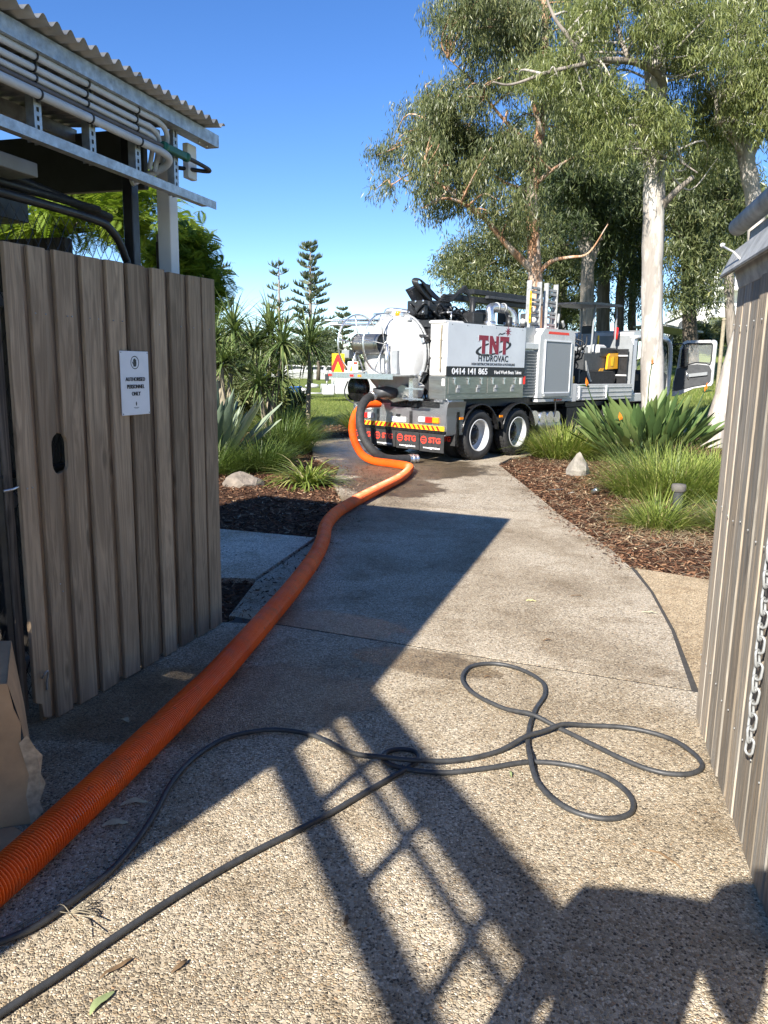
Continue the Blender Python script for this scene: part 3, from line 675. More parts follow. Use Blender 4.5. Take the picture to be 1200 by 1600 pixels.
for i, (a, c) in enumerate(FRONT):
    top = 2.183 + .012 * i / 9 + rr.uniform(-.004, .004); h = rr.uniform(-.003, .003)
    if i == 1:      # hand-hole bites into this board's right edge
        poly = [(a, .012), (c, .012)] + [(.205 + .052 * math.cos(t), 1.227 + .052 * math.sin(t)) for t in np.radians([250, 232, 215, 197, 180])] + [(.205 + .052 * math.cos(t), 1.318 + .052 * math.sin(t)) for t in np.radians([180, 163, 145, 128, 110])] + [(c, top), (a, top)]
    elif i == 2: poly = [(a, .010), (c, .010), (c, top), (a, top)] + [(.205 + .052 * math.cos(t), 1.318 + .052 * math.sin(t)) for t in np.radians([44.6, 22, 0])] + [(.205 + .052 * math.cos(t), 1.227 + .052 * math.sin(t)) for t in np.radians([0, -22, -44.6])]
    elif i == 0: poly = [(a, .14), (-.01, .12), (.0, .05), (c, .03), (c, top), (a, top)]
    else: poly = rect(a, c, .010, top)
    board(poly, .000 + h, .022 + h, M['wood'], gate)
for i in range(len(FRONT) - 1):
    a = FRONT[i][1] - .032; c = FRONT[i + 1][0] + .032
    if i == 1:
        board([(a, .02), (c, .02), (c, 1.19), (.22, 1.177), (.19, 1.177), (a, 1.20)], -.0255, -.004, M['wood'], gate); board([(a, 1.345), (.19, 1.368), (.22, 1.368), (c, 1.355), (c, 2.182), (a, 2.182)], -.0255, -.004, M['wood'], gate)
    else: board(rect(a, c, .02, 2.183 + .012 * i / 9 + rr.uniform(-.006, .003)), -.0255, -.004, M['wood'], gate)
for z in (.3, 1.08, 1.95): MB().b2(-.06, 1.55, -.085, -.043, z - .03, z + .03, 0, .003).build('rail', M['galv_dull'], gate)
MB().b2(-.135, -.10, -.06, -.02, .0, 2.25, 0, .003).build('frame_post', M['black_steel'], gate)
MB().b2(-.098, -.052, -.045, -.012, .08, 2.15, 0, .003).build('edge_board', M['wood_dark'], gate)
MB().tube(spline([(-.13, .01, 1.145), (-.10, .03, 1.15), (-.06, .022, 1.155)], 5), .006, 8).build('latch_rod', M['alu'], gate)
MB().tube(spline([(.0, .024, .245), (-.005, .04, .265), (.01, .045, .28), (.022, .04, .265), (.02, .03, .22), (.02, .028, .18)], 5), .004, 8).build('hook', M['galv_dull'], gate)
for u, z in ((-.01, 1.14), (.02, 1.14), (.15, .66), (.165, .62), (.3, 1.9), (.33, 1.9), (.105, 1.9), (.165, 1.9), (.45, 1.9), (.51, 1.9), (.62, 1.9), (.69, 1.9), (1.0, 1.9), (1.2, 1.9), (1.33, 1.9), (1.5, 1.9)):
    MB().cyl((u, .0215, z), (u, .0262, z), .0035, n=6).build('nail', M['galv_dull'], gate)
# the sign
sg = MB().b2(.648, .879, .026, .031, 1.424, 1.753, 0, .0015).build('sign', M['white_ink'], gate, 'white sign reading authorised personnel only')
def gs_(x, y, h): return (.7635 + x, .0312 + h, 1.5885 + y)   # seen from the path u runs to the right
lettering('lettering', 'AUTHORISED', .0285, lambda x, y, h: gs_(x, y + .020, h), M['ink'], sg, .0, .92)
lettering('lettering', 'PERSONNEL', .0285, lambda x, y, h: gs_(x, y - .018, h), M['ink'], sg, .0002, .92)
lettering('lettering', 'ONLY', .0285, lambda x, y, h: gs_(x, y - .055, h), M['ink'], sg, .0002, .92)
MB().b2(.742, .785, .0312, .0318, 1.4610, 1.4640).build('fine_print', M['mid_grey'], sg)
MB().b2(.750, .777, .0312, .0318, 1.4565, 1.4580).build('fine_print', M['mid_grey'], sg)
b = MB(); b.prism([(0, .014), (.005, .005), (.003, -.008), (-.003, -.008), (-.005, .005)], lambda a, c, h: gs_(a, c - .108, h), 0, .0008); b.build('emblem', M['ink'], sg)
# hand in a ring
cx, cz = .7635, 1.695; b = MB(); n = 40
ring = [(.034 * math.cos(2 * PI * i / n), .034 * math.sin(2 * PI * i / n)) for i in range(n)]
vs = [(cx + a * k, .0320, cz + c * k) for k in (1.0, .87) for a, c in ring]
b.add(vs, [(i, (i + 1) % n, n + (i + 1) % n, n + i) for i in range(n)]); b.build('ring', M['ink'], sg)
b = MB(); hp = lambda a, c, h: (cx + a, .0312 + h, cz + c)
b.prism([(-.011, -.021), (.009, -.021), (.013, -.008), (.013, .004), (-.012, .004), (-.013, -.008)], hp, 0, .0009)
for a, t in ((-.0095, .017), (-.0032, .022), (.0031, .021), (.0094, .016)): b.prism([(a - .0026, .0035), (a + .0026, .0035), (a + .0026, t - .002), (a, t), (a - .0026, t - .002)], hp, 0, .0009)
b.prism([(-.0125, -.012), (-.0125, -.003), (-.021, .006), (-.022, .003)], hp, 0, .0009); b.build('hand_symbol', M['ink'], sg)
for u in (.656, .871):
    for z in (1.432, 1.745): MB().lathe([(0, .004), (.0015, .003), (.002, 0.0005)], (u, .031, z), 'y', 8).build('screw', M['galv_dull'], sg)

# ================================================================== BOARD FENCE, RIGHT
FA = np.array([1.569, 3.582]); FBn = np.array([1.221, 2.115]); FDv = (FBn - FA) / np.linalg.norm(FBn - FA); FNv = np.array([FDv[1], -FDv[0]])   # FNv points to the path (left)
if FNv[0] > 0: FNv = -FNv
fence = thing('board_fence', 'weathered silver-grey board gate with steel capping along the right edge', 'fence')
fence.matrix_world = Matrix(((FDv[0], FNv[0], 0, FA[0]), (FDv[1], FNv[1], 0, FA[1]), (0, 0, 1, 0), (0, 0, 0, 1)))   # local: u towards the camera
u = 0.0; k = 0; FT = 2.10
while u < 4.4:
    w = .128 + rr.uniform(-.022, .02); h = rr.uniform(-.004, .004)
    o = board(rect(u, u + w, .006 + rr.uniform(0, .012), FT + rr.uniform(-.006, .012)), -.022 + h, h, M['wood_grey'], fence)
    g2 = .020 + rr.uniform(-.010, .014)
    board(rect(u + w - .025, u + w + g2 + .025, .015, FT - .012 + rr.uniform(-.008, .008)), -.040, -.006 + rr.uniform(-.003, .002), M['wood_grey'], fence)
    u += w + g2; k += 1
for z in (.35, 1.1, 1.9): MB().b2(.02, 4.3, -.10, -.05, z - .035, z + .035, 0, .003).build('rail', M['galv_dull'], fence)
nm = MB().lathe([(0, .0045), (.003, .004), (.0035, .0005)], (0, 0, 0), 'y', 6).mesh('nail', M['galv_dull'])
for k in range(26):
    for z in (.36, 1.1, 1.9):
        o = link(bpy.data.objects.new('nail', nm), fence); o.location = (.04 + .135 * k + rr.uniform(-.01, .01), .006, z + rr.uniform(-.012, .012))
# zinc capping: round rail, flat plank, sloping fascia
MB().tube([(-.11, .004, 2.352), (4.4, .004, 2.352)], .040, 20).build('cap_pipe', M['galv_dull'], fence)
b = MB(); Mr = Matrix.Rotation(math.radians(24), 3, 'X'); b.box((2.26, .030, 2.185), (4.72, .02, .13), Mr, 0, .006); b.build('cap_plank', M['galv_dull'], fence)
b = MB(); Mr = Matrix.Rotation(math.radians(-18), 3, 'X'); b.box((2.32, .008, 2.115), (4.6, .014, .10), Mr, 0, .004); b.build('fascia', M['galv_dull'], fence)
b = MB(); b.b2(.04, 4.4, -.08, -.02, 2.14, 2.31, 0, .004); b.build('top_beam', M['galv_dull'], fence)
MB().tube([(.05, .085, 2.245), (.20, .065, 2.20), (.28, .05, 2.16)], .0045, 8).build('cord_tie', M['white_poly'], fence)
MB().ico((.045, .088, 2.25), .013, 1, .2, seed=4).build('knot', M['white_poly'], fence)
# the chain hanging against it
ch = thing('chain', 'galvanised link chain hanging down the grey boards at right', 'chain'); ch.matrix_world = fence.matrix_world.copy()
def link_mesh():
    b = MB(); pts = []; R_, S_ = .0145, .0145
    for i in range(9): a = -PI / 2 + PI * i / 8 + PI / 2; pts.append((R_ * math.cos(a), 0, S_ + R_ * math.sin(a)))
    for i in range(9): a = PI + PI * i / 8; pts.append((R_ * math.cos(a), 0, -S_ + R_ * math.sin(a)))
    b.tube(pts, .0048, 8, close=True); return b.mesh('link', M['zinc'])
lm = link_mesh()
for i in range(17):
    o = link(bpy.data.objects.new('link', lm), ch)
    o.location = (1.165 - .0008 * i + .004 * math.sin(i * 1.3), .026 + .006 * (i % 2), .435 + .0455 * i)
    o.rotation_euler = (.10 * (-1) ** i, .06 * math.sin(i * 2.1), math.radians(35 if i % 2 else -38))

# ================================================================== HOSES
def ground_path(px, z): return [np.array([*G(x, y, z)[:2], z]) for x, y in px]
HR = .069
hp_ = ground_path([(-190, 1530), (-100, 1455), (0, 1374), (100, 1283), (200, 1189), (300, 1092), (347, 1045), (436, 944), (466, 907), (491, 872), (504, 845), (510, 820), (527, 800), (558, 781), (595, 762), (626, 746)], HR)
# the tail swings round behind the truck and climbs to its inlet
hp_ += [np.array(p) for p in ((.40, 12.35, HR), (.36, 12.75, HR), (.10, 13.05, HR), (-.20, 13.3, HR + .01), (-.42, 13.55, .17), (-.57, 13.8, .42), (-.60, 14.05, .66), (-.53, 14.3, .86), (-.36, 14.55, .98), (-.1, 14.75, 1.0))]
cl_ = resample(spline(hp_, 10), .0033)
nr = len(cl_); ringi = np.arange(nr) % 4                       # four rings to each coil: two high, two low
rad = np.where(ringi < 2, HR, HR - .011)
T = np.gradient(cl_, axis=0); T /= np.linalg.norm(T, axis=1)[:, None]
up_ = np.array([0, 0, 1.]); S_ = np.cross(T, up_); S_ /= np.linalg.norm(S_, axis=1)[:, None]; B_ = np.cross(S_, T)
n = 18; w = 2 * PI * np.arange(n) / n
V = (cl_[:, None, :] + rad[:, None, None] * (S_[:, None, :] * np.cos(w)[None, :, None] + B_[:, None, :] * np.sin(w)[None, :, None])).reshape(-1, 3)
ii = np.arange(nr * n).reshape(nr, n); F = np.stack([ii[:-1], np.roll(ii[:-1], -1, 1), np.roll(ii[1:], -1, 1), ii[1:]], 2).reshape(-1, 4)
mi = np.repeat((np.arange(nr - 1) % 4 == 2).astype(int), n)   # the groove floor is darker
oh = npobj('suction_hose', V, F, [M['orange'], M['orange_dark']], None, None, False, mi)
oh.data.polygons.foreach_set('use_smooth', np.zeros(len(F), bool))
tag(oh, 'thick orange ribbed suction hose snaking along the path to the truck', 'hose')

# black hose hanging from the truck's valve to the ground, silver coupling at its end
bh = thing('delivery_hose', 'black rubber hose curving from the truck valve to the wet ground', 'hose')
bp_ = [(-.26, 13.95, 1.16), (-.36, 13.8, 1.10), (-.44, 13.6, .94), (-.44, 13.45, .70), (-.36, 13.35, .45), (-.20, 13.3, .24), (.02, 13.4, .105), (.28, 13.58, .08), (.46, 13.68, .078)]
MB().tube(spline(bp_, 8), .078, 16).build('hose_body', M['rubber'], bh)
e0 = np.array(bp_[-1]); ed = np.array(bp_[-1]) - np.array(bp_[-2]); ed /= np.linalg.norm(ed)
b = MB(); b.tube([e0 + ed * t for t in (-.04, .0, .0, .03, .03, .07, .07, .11, .11, .14)], [.082, .082, .07, .07, .086, .086, .074, .074, .08, .08], 16, smooth=False); b.build('coupling', M['alu'], bh)
e0 = np.array(bp_[0]); ed = np.array(bp_[0]) - np.array(bp_[1]); ed /= np.linalg.norm(ed)
b = MB(); b.tube([e0 + ed * t for t in (-.03, .0, .0, .03, .03, .07)], [.084, .084, .09, .09, .08, .08], 16, smooth=False); b.build('hose_clamp', M['alu'], bh)

# thin grey hose in loops over the paving
px = [(-130, 1675), (0, 1585), (100, 1520), (200, 1451), (300, 1386), (400, 1330), (500, 1280), (560, 1245), (610, 1216), (640, 1199), (654, 1186), (648, 1175), (625, 1171), (602, 1177), (600, 1189), (628, 1201), (690, 1208), (760, 1201), (830, 1191), (900, 1198), (950, 1216), (984, 1244), (986, 1270), (950, 1280), (900, 1270), (860, 1246), (836, 1216), (826, 1180), (826, 1142), (836, 1110), (851, 1085), (845, 1064), (810, 1045), (770, 1037), (735, 1042), (722, 1060), (736, 1081), (772, 1101), (820, 1119), (870, 1137), (930, 1166), (980, 1190), (1030, 1207), (1075, 1210), (1097, 1199), (1086, 1180), (1050, 1156), (1000, 1141), (950, 1135), (890, 1136), (840, 1151), (780, 1174), (720, 1189), (650, 1196), (590, 1189), (540, 1174), (490, 1150), (440, 1141), (400, 1143), (350, 1155), (304, 1184), (270, 1221), (240, 1275), (210, 1319), (170, 1364), (120, 1404), (60, 1446), (0, 1473), (-120, 1520)]
gp = np.array(ground_path(px, .0135)); gp = resample(spline(gp, 8), .02)
for i in range(len(gp)):                                        # where it crosses itself the later run lies on top
    if i > 40:
        d = np.linalg.norm(gp[:i - 30, :2] - gp[i, :2], axis=1).min()
        if d < .09: gp[i, 2] += .026 * (1 - d / .09) ** .5
gp[:, 2] = np.convolve(np.pad(gp[:, 2], 3, 'edge'), np.ones(7) / 7, 'valid') + .002
gh = MB().tube(gp, .011, 10).build('grey_hose', M['rubber_grey'])
tag(gh, 'thin grey rubber hose lying in loops across the paving', 'hose')

# ================================================================== SMALL THINGS NEAR THE CAMERA
# torn cardboard box at the left edge
bx = thing('cardboard_box', 'torn brown cardboard box standing at the left edge by the gate', 'box', (-1.50, 2.69, 0), math.radians(20))
b = MB()
fr = [(-.28, .01), (.17, .0), (.185, .05), (.18, .14), (.20, .20), (.165, .235), (.175, .30), (.145, .33), (.15, .40), (.13, .46), (.115, .56), (-.28, .60)]
b.prism(fr, lambda a, c, h: (a, -.16 + h, c), 0, .006); b.build('front_face', M['cardboard'], bx)
b = MB(); b.add([(.165, -.155, .02), (.185, -.155, .13), (.175, -.155, .22), (.16, -.155, .30), (.15, -.155, .40), (.115, -.155, .56), (.09, .25, .58), (.12, .25, .30), (.14, .25, .01)], [(0, 1, 8), (1, 2, 7, 8), (2, 3, 7), (3, 4, 6, 7), (4, 5, 6)]); b.build('side_face', M['cardboard'], bx)
b = MB(); b.add([(-.28, -.152, .60), (.115, -.152, .555), (.09, .25, .58), (-.28, .25, .61)], [(0, 1, 2, 3)]); b.build('top_flap', M['cardboard'], bx)
b = MB(); pts = [(.14, -.168, .33), (.17, -.172, .36), (.195, -.17, .30), (.215, -.165, .27), (.205, -.172, .20), (.22, -.17, .16), (.195, -.166, .09), (.205, -.17, .05), (.16, -.168, .0), (.15, -.168, .12), (.165, -.168, .2)]
b.add(pts, [tuple(range(len(pts)))]); b.build('torn_edge', M['card_core'], bx)
b = MB(); b.add([(-.25, -.17, .002), (.10, -.17, .006), (.22, -.34, .012), (.12, -.40, .004), (-.2, -.34, .003)], [(0, 1, 2, 3, 4)]); b.build('loose_flap', M['cardboard'], bx)
# dry twig sprig and leaf litter, each one lying on the paving
def litter(px, py, L, W, az, mat, label, seed, cat='fallen leaf', name='fallen_leaf'):
    p = G(px, py); r_ = random.Random(seed); b = MB(); vs = []
    for i in range(6):
        t = i / 5; ww = W * math.sin(PI * min(1, max(.04, t * .94 + .03))); x = (t - .5) * L; y = .12 * L * math.sin(t * 3 + seed); z = .004 + .010 * math.sin(PI * t) * r_.uniform(.5, 1.3)
        vs += [(x, y - ww, z), (x, y + ww, z + .004)]
    b.add(vs, [(2 * i, 2 * i + 1, 2 * i + 3, 2 * i + 2) for i in range(5)], 0, True)
    o = b.build(name, mat); o.location = (p[0], p[1], 0); o.rotation_euler[2] = math.radians(az); tag(o, label, cat, 'fallen leaves on the paving'); return o
LB = pmat('dead_leaf', (.16, .10, .05), .8, 0, .3, 20); LP = pmat('pale_dead_leaf', (.45, .40, .26), .8, 0, .2, 20); LG = pmat('green_fallen_leaf', (.30, .36, .16), .6, 0, .2, 20); LY = pmat('yellow_fallen_leaf', (.62, .56, .25), .6, 0, .1, 20)
litter(160, 1570, .085, .012, 75, LG, 'pale green leaf lying near the bottom left corner', 1)
litter(182, 1515, .10, .006, 62, LB, 'long brown leaf between the two runs of grey hose', 2)
litter(280, 1512, .06, .006, 60, LB, 'short curled brown leaf lower left of centre', 3)
litter(540, 1440, .05, .007, 70, LB, 'curled dead leaf between the barred shadows', 4)
litter(798, 1212, .05, .006, 70, LG, 'small curled green leaf left of the lower hose loop', 5)
litter(762, 1060, .05, .006, 10, LB, 'brown leaf inside the upper hose loop', 6)
litter(1035, 1345, .15, .004, -40, LB, 'thin brown leaf before the right-hand boards', 7)
litter(830, 940, .07, .012, 5, LY, 'yellow leaf on the middle slab', 8)
litter(1015, 958, .11, .010, 0, LP, 'pale dry leaf near the right edge of the middle slab', 9)
litter(900, 932, .09, .006, 0, LB, 'dark leaf on the middle slab left of the pale one', 10)
litter(855, 1002, .06, .008, 0, LB, 'dark leaf above the joint of the middle slab', 11)
litter(195, 1128, .06, .012, -40, LP, 'pale leaf lying in shade beneath the gate', 12)
litter(210, 1258, .10, .014, 20, LP, 'sunlit dry leaf beside the orange hose', 13)
litter(180, 1290, .09, .016, 30, LP, 'dry pale leaf touched by sun in the shade', 14)
tw = thing('twig_sprig', 'dry brown twig sprig lying across the grey hose at lower left', 'twig', (*G(110, 1432)[:2], 0))
r_ = random.Random(5)
for i in range(11):
    a = math.radians(-60 + 14 * i + r_.uniform(-8, 8)) if i < 9 else math.radians(160 + 30 * (i - 9)); L = r_.uniform(.07, .16)
    pts = [(0, 0, .012), (L * .5 * math.cos(a) + r_.uniform(-.008, .008), L * .5 * math.sin(a), .022 + r_.uniform(0, .012)), (L * math.cos(a + .25), L * math.sin(a + .25), .006)]
    MB().tube(spline(pts, 4), .0016, 5).build('twig', M['stem'], tw)

# ================================================================== THE VACUUM TRUCK
TZ = math.radians(90) - TA
truck = thing('vacuum_truck', 'white vacuum excavation truck with red TNT lettering parked across the path', 'truck', (TO[0], TO[1], 0), TZ)
def tb(name, s0, s1, r0, r1, z0, z1, mat, parent=None, bev=.0):
    """box in truck measures: s forward, r to the truck's right, z up"""
    return MB().b2(s0, s1, -r1, -r0, z0, z1, 0, bev).build(name, mat, parent or truck)
def tp(s, r, z): return (s, -r, z)
def ttube(name, pts, rad, mat, parent=None, n=8, per=5): return MB().tube(spline([tp(*p) for p in pts], per) if len(pts) > 2 else [tp(*p) for p in pts], rad, n).build(name, mat, parent or truck)
SIDE = 1.25
# chassis
for r in (-.42, .42): tb('chassis_rail', -1.0, 8.3, r - .04, r + .04, .62, .90, M['black_steel'])
for s in (-.6, .6, 2.4, 3.6, 5.0): tb('cross_member', s - .06, s + .06, -.38, .38, .66, .86, M['black_steel'])
tb('under_frame', -1.0, 3.2, -1.1, 1.1, .98, 1.12, M['black_steel']); tb('under_frame', 3.2, 6.0, -1.1, 1.12, .90, 1.0, M['black_steel'])
# wheels
def wheel(s, r, side, name='wheel', R=.465, W=.27, dual=True, rimmat='white'):
    w_ = bpy.data.objects.new(name, None); link(w_, truck); w_.location = tp(s, r, R); w_.rotation_euler[2] = 0 if side > 0 else PI   # outer face towards -Y when side > 0
    b = MB(); b.lathe([(.02, .30), (.0, .31), (.0, .40), (.018, .445), (.05, R), (W - .05, R), (W - .018, .445), (W, .40), (W, .30)], (0, 0, 0), 'y', 40)
    for k in range(40):     # tread blocks
        a = 2 * PI * k / 40
        for y in (.055, .12, .185):
            c = Vector((math.sin(a) * (R + .002), y + .015 * ((k % 2) - .5), math.cos(a) * (R + .002))); b.box(c, (.045, .05, .012), Matrix.Rotation(a, 3, 'Y'))
    ty = b.build('tyre', M['rubber'], w_)
    b = MB(); b.lathe([(.012, .302), (-.004, .300), (-.004, .285), (.02, .272), (.10, .262), (.165, .235), (.175, .19)] if dual else [(.012, .302), (-.004, .300), (-.004, .285), (.03, .265), (.02, .20), (-.03, .16)], (0, 0, 0), 'y', 40)
    rim = b.build('rim', M[rimmat], w_)
    d0 = .165 if dual else -.02
    b = MB(); b.lathe([(d0, .20), (d0 - .01, .185), (d0 - .01, .10), (d0 - .075, .095), (d0 - .09, .075), (d0 - .09, 0.001)], (0, 0, 0), 'y', 28)
    hub = b.build('hub', M['black_steel'], rim)
    for k in range(10):
        a = 2 * PI * k / 10; MB().cyl((math.sin(a) * .145, d0 - .03, math.cos(a) * .145), (math.sin(a) * .145, d0 - .008, math.cos(a) * .145), .014, n=6).build('nut', M['galv_dull'], hub)
    return w_
for s in (0, 1.25):
    wheel(s, SIDE, 1); wheel(s, -SIDE, -1)
    for r in (.62, -.89): 
        b = MB(); b.lathe([(0, .28), (0, .42), (.04, .465), (.23, .465), (.27, .42), (.27, .28)], tp(s, r + .27, .465), 'y', 28); b.build('inner_tyre', M['rubber'], truck)
wheel(6.9, 1.18, 1, dual=False, rimmat='dark_grey'); wheel(6.9, -1.18, -1, dual=False, rimmat='dark_grey'); wheel(5.2, 1.12, 1, dual=False, rimmat='dark_grey'); wheel(5.2, -1.12, -1, dual=False, rimmat='dark_grey')
for s in (0, 1.25, 5.2, 6.9): MB().cyl(tp(s, -1.0, .465), tp(s, 1.0, .465), .07, n=10).build('axle', M['black_steel'], truck)
# mudguards: black arches
def guard(s, r0, r1, a0, a1, R=.565):
    b = MB(); n = 18; vs = []
    for i in range(n + 1):
        a = math.radians(a0 + (a1 - a0) * i / n)
        for rr_, k in ((R, r0), (R, r1), (R - .012, r1), (R - .012, r0)): vs.append(tp(s + rr_ * math.cos(a), k, .48 + rr_ * math.sin(a)))
    fs = []
    for i in range(n):
        for j in range(4): fs.append((i * 4 + j, i * 4 + (j + 1) % 4, i * 4 + 4 + (j + 1) % 4, i * 4 + 4 + j))
    b.add(vs, fs, 0, False)
    pts = [tp(s + (R - .01) * math.cos(math.radians(a0 + (a1 - a0) * i / n)), r1, .48 + (R - .01) * math.sin(math.radians(a0 + (a1 - a0) * i / n))) for i in range(n + 1)]
    b.tube(pts, .016, 6); return b.build('mudguard', M['black_paint'], truck)
for sd_ in (1, -1):
    for s in (0, 1.25):
        r0, r1 = (.60, 1.27) if sd_ > 0 else (-.60, -1.27); guard(s, r0, r1, 8, 172)
    guard(5.2, .85 * sd_, 1.24 * sd_, 15, 165, .56)
b = MB(); b.b2(-.69, -.64, -1.27, -.98, .30, .60, 0, .004); b.b2(-.72, -.64, -1.27, -1.20, .34, .92, 0, .004); b.build('mudguard_flap', M['black_paint'], truck)
for s in (-.60, .62): tb('side_marker', s - .05, s + .05, 1.27, 1.285, .78, .82, M['amber'])
# twin drums and tanks ahead of the rear wheels
for s in (1.98, 2.32, 2.58, 2.84): MB().cyl(tp(s, .75, .70), tp(s, 1.15, .70), .13 if s > 2 else .16, n=18).build('air_tank', M['alu'], truck)
b = MB(); b.cyl(tp(2.1, .98, .52), tp(3.0, .98, .52), .19, n=20); b.build('fuel_tank', M['steel'], truck)
tb('battery_box', 3.3, 4.1, .7, 1.1, .48, .88, M['black_steel'])

# ---- rear end: chequer plate, lights, striped board, flaps
RS = -1.0
b = MB(); b.prism([(1.24, .50), (1.24, .66), (1.27, 1.0), (1.30, 1.10), (.62, 1.10), (.62, .96), (-.10, .96), (-.10, 1.02), (-1.10, 1.02), (-1.10, .50)], lambda a, c, h: (RS + h, -a, c), 0, .5); b.build('rear_plate', M['alu_plate'], truck)
b = MB(); b.prism([(RS + .02, .52), (RS + .45, .52), (RS + .50, .9), (RS + .55, 1.09), (RS + .02, 1.09)], lambda a, c, h: (a, -1.245 - h, c), 0, .012); b.build('side_plate', M['alu_plate'], truck)
tb('dark_recess', RS - .012, RS - .003, -.02, .52, .985, 1.13, M['black_steel'])
for r in (.08, .24, .40): MB().lathe([(0, .065), (-.014, .065), (-.014, .045), (0, .04)], tp(RS - .012, r, 1.055), 'x', 16).build('round_lamp', M['dark_grey'], truck)
sb = tb('striped_board', RS - .020, RS - .002, -1.10, 1.22, .585, .665, M['yellow'])
for k in range(21):                     # slanting red bars mirrored about the middle
    r = -1.02 + .112 * k
    sl = .055 if r > .1 else -.055
    poly = [(r - .028, .587), (r + .028, .587), (r + .028 - sl, .663), (r - .028 - sl, .663)]
    if poly[0][0] < -1.09 or poly[2][0] < -1.09 or poly[1][0] > 1.21 or r > 1.16: continue
    b = MB(); b.prism(poly, lambda a, c, h: (RS - .0205 - h, -a, c), 0, .0012); b.build('red_bar', M['red'], sb)
for side in (1, -1):
    for i, (mt, w_) in enumerate(((M['white_poly'], .15), (M['red'], .15), (M['amber'], .14))):
        c_ = (.62 + .165 * i + .08) * (1 if side > 0 else 1); r = c_ if side > 0 else .10 - c_
        tb('tail_lamp', RS - .035, RS - .002, r - .075, r + .075, .715, .815, mt, None, .006)
tb('small_lamp', RS - .03, RS - .002, -.93, -.83, .85, .92, M['amber'], None, .005); tb('small_lamp', RS - .03, RS - .002, -.80, -.58, .875, .92, M['white_poly'], None, .005)
tb('number_plate', RS - .012, RS - .004, -.06, .30, .69, .78, M['white_ink']); tb('plate_lamp', RS - .04, RS - .004, .08, .16, .79, .83, M['black_steel'])
tb('black_lip', RS - .03, RS + .03, -1.12, 1.25, .535, .58, M['black_paint'])
def rearpt(r0, z0, s=RS - .016): return lambda x, y, h: (s - h, -(r0 + x), z0 + y)
for k in range(4):
    r0 = -1.10 + .585 * k; r1 = r0 + .57
    fl = tb('mud_flap', RS - .012, RS - .002, r0, r1, .19 + .012 * (3 - k), .53, M['rubber'], None, .004)
    zc = .40
    lettering('lettering', 'STG', .135, rearpt(r0 + .36, zc), M['stg_red'], fl, .0045, 1.15)
    b = MB()
    for j, z in enumerate(np.linspace(-.042, .042, 3)):     # round emblem of five bars
        hw = math.sqrt(max(0, .065 ** 2 - z * z)); 
        if hw > .012: b.prism([(-hw, z - .006), (hw, z - .006), (hw, z + .006), (-hw, z + .006)], rearpt(r0 + .10, zc), 0, .0015)
    n = 24; vs = [rearpt(r0 + .10, zc)(kk_ * math.cos(2 * PI * i / n), kk_ * math.sin(2 * PI * i / n), .0016) for kk_ in (.072, .060) for i in range(n)]
    b.add(vs, [(i, (i + 1) % n, n + (i + 1) % n, n + i) for i in range(n)]); b.build('emblem', M['stg_red'], fl)
    lettering('lettering', 'www.stgglobal.net', .045, rearpt(r0 + .29, .265), M['white_ink'], fl, .0012, 1.18)
fl = tb('mud_flap', -.75, -.74, .9, 1.27, .31, .53, M['rubber']); lettering('lettering', 'STG', .12, lambda x, y, h: (-.752 - h, -(1.06 + x), .42 + y), M['stg_red'], fl, .007, 1.0)

# ---- the tank with its dished rear door
ZC = 1.90; TRd = .70
b = MB(); b.lathe([(-1.0, TRd), (3.1, TRd)], tp(0, 0, ZC), 'x', 48); b.lathe([(3.1, TRd), (3.2, TRd * .8), (3.25, .001)], tp(0, 0, ZC), 'x', 48); b.build('tank', M['tank_white'], truck)
b = MB(); b.lathe([(-1.02, TRd + .015), (-1.06, TRd), (-1.16, TRd - .03), (-1.24, TRd - .10), (-1.31, TRd - .24), (-1.36, TRd - .45), (-1.38, .001)], tp(0, 0, ZC), 'x', 48); door = b.build('rear_door', M['tank_white'], truck)
b = MB(); b.lathe([(-.90, TRd + .004), (-.90, TRd + .07), (-.955, TRd + .07), (-.955, TRd + .004)], tp(0, 0, ZC), 'x', 48); b.lathe([(-.965, TRd + .004), (-.965, TRd + .06), (-1.02, TRd + .06), (-1.02, TRd + .004)], tp(0, 0, ZC), 'x', 48); b.build('flange', M['galv_dull'], truck)
MB().lathe([(-.956, TRd + .004), (-.956, TRd + .045), (-.964, TRd + .045), (-.964, TRd + .004)], tp(0, 0, ZC), 'x', 48).build('seal', M['black_steel'], truck)
for s in (-.3, .6, 1.6): MB().lathe([(s - .03, TRd), (s - .03, TRd + .02), (s + .03, TRd + .02), (s + .03, TRd)], tp(0, 0, ZC), 'x', 48).build('tank_band', M['white'], truck)
for a in (20, 75, 118, 150, 205, 250, 300, 335):
    a_ = math.radians(a); p = tp(-.99, math.cos(a_) * (TRd + .05), ZC + math.sin(a_) * (TRd + .05))
    b = MB(); b.box(p, (.16, .07, .09), Matrix.Rotation(-a_, 3, 'X'), 0, .01); b.build('clamp', M['alu'], truck)
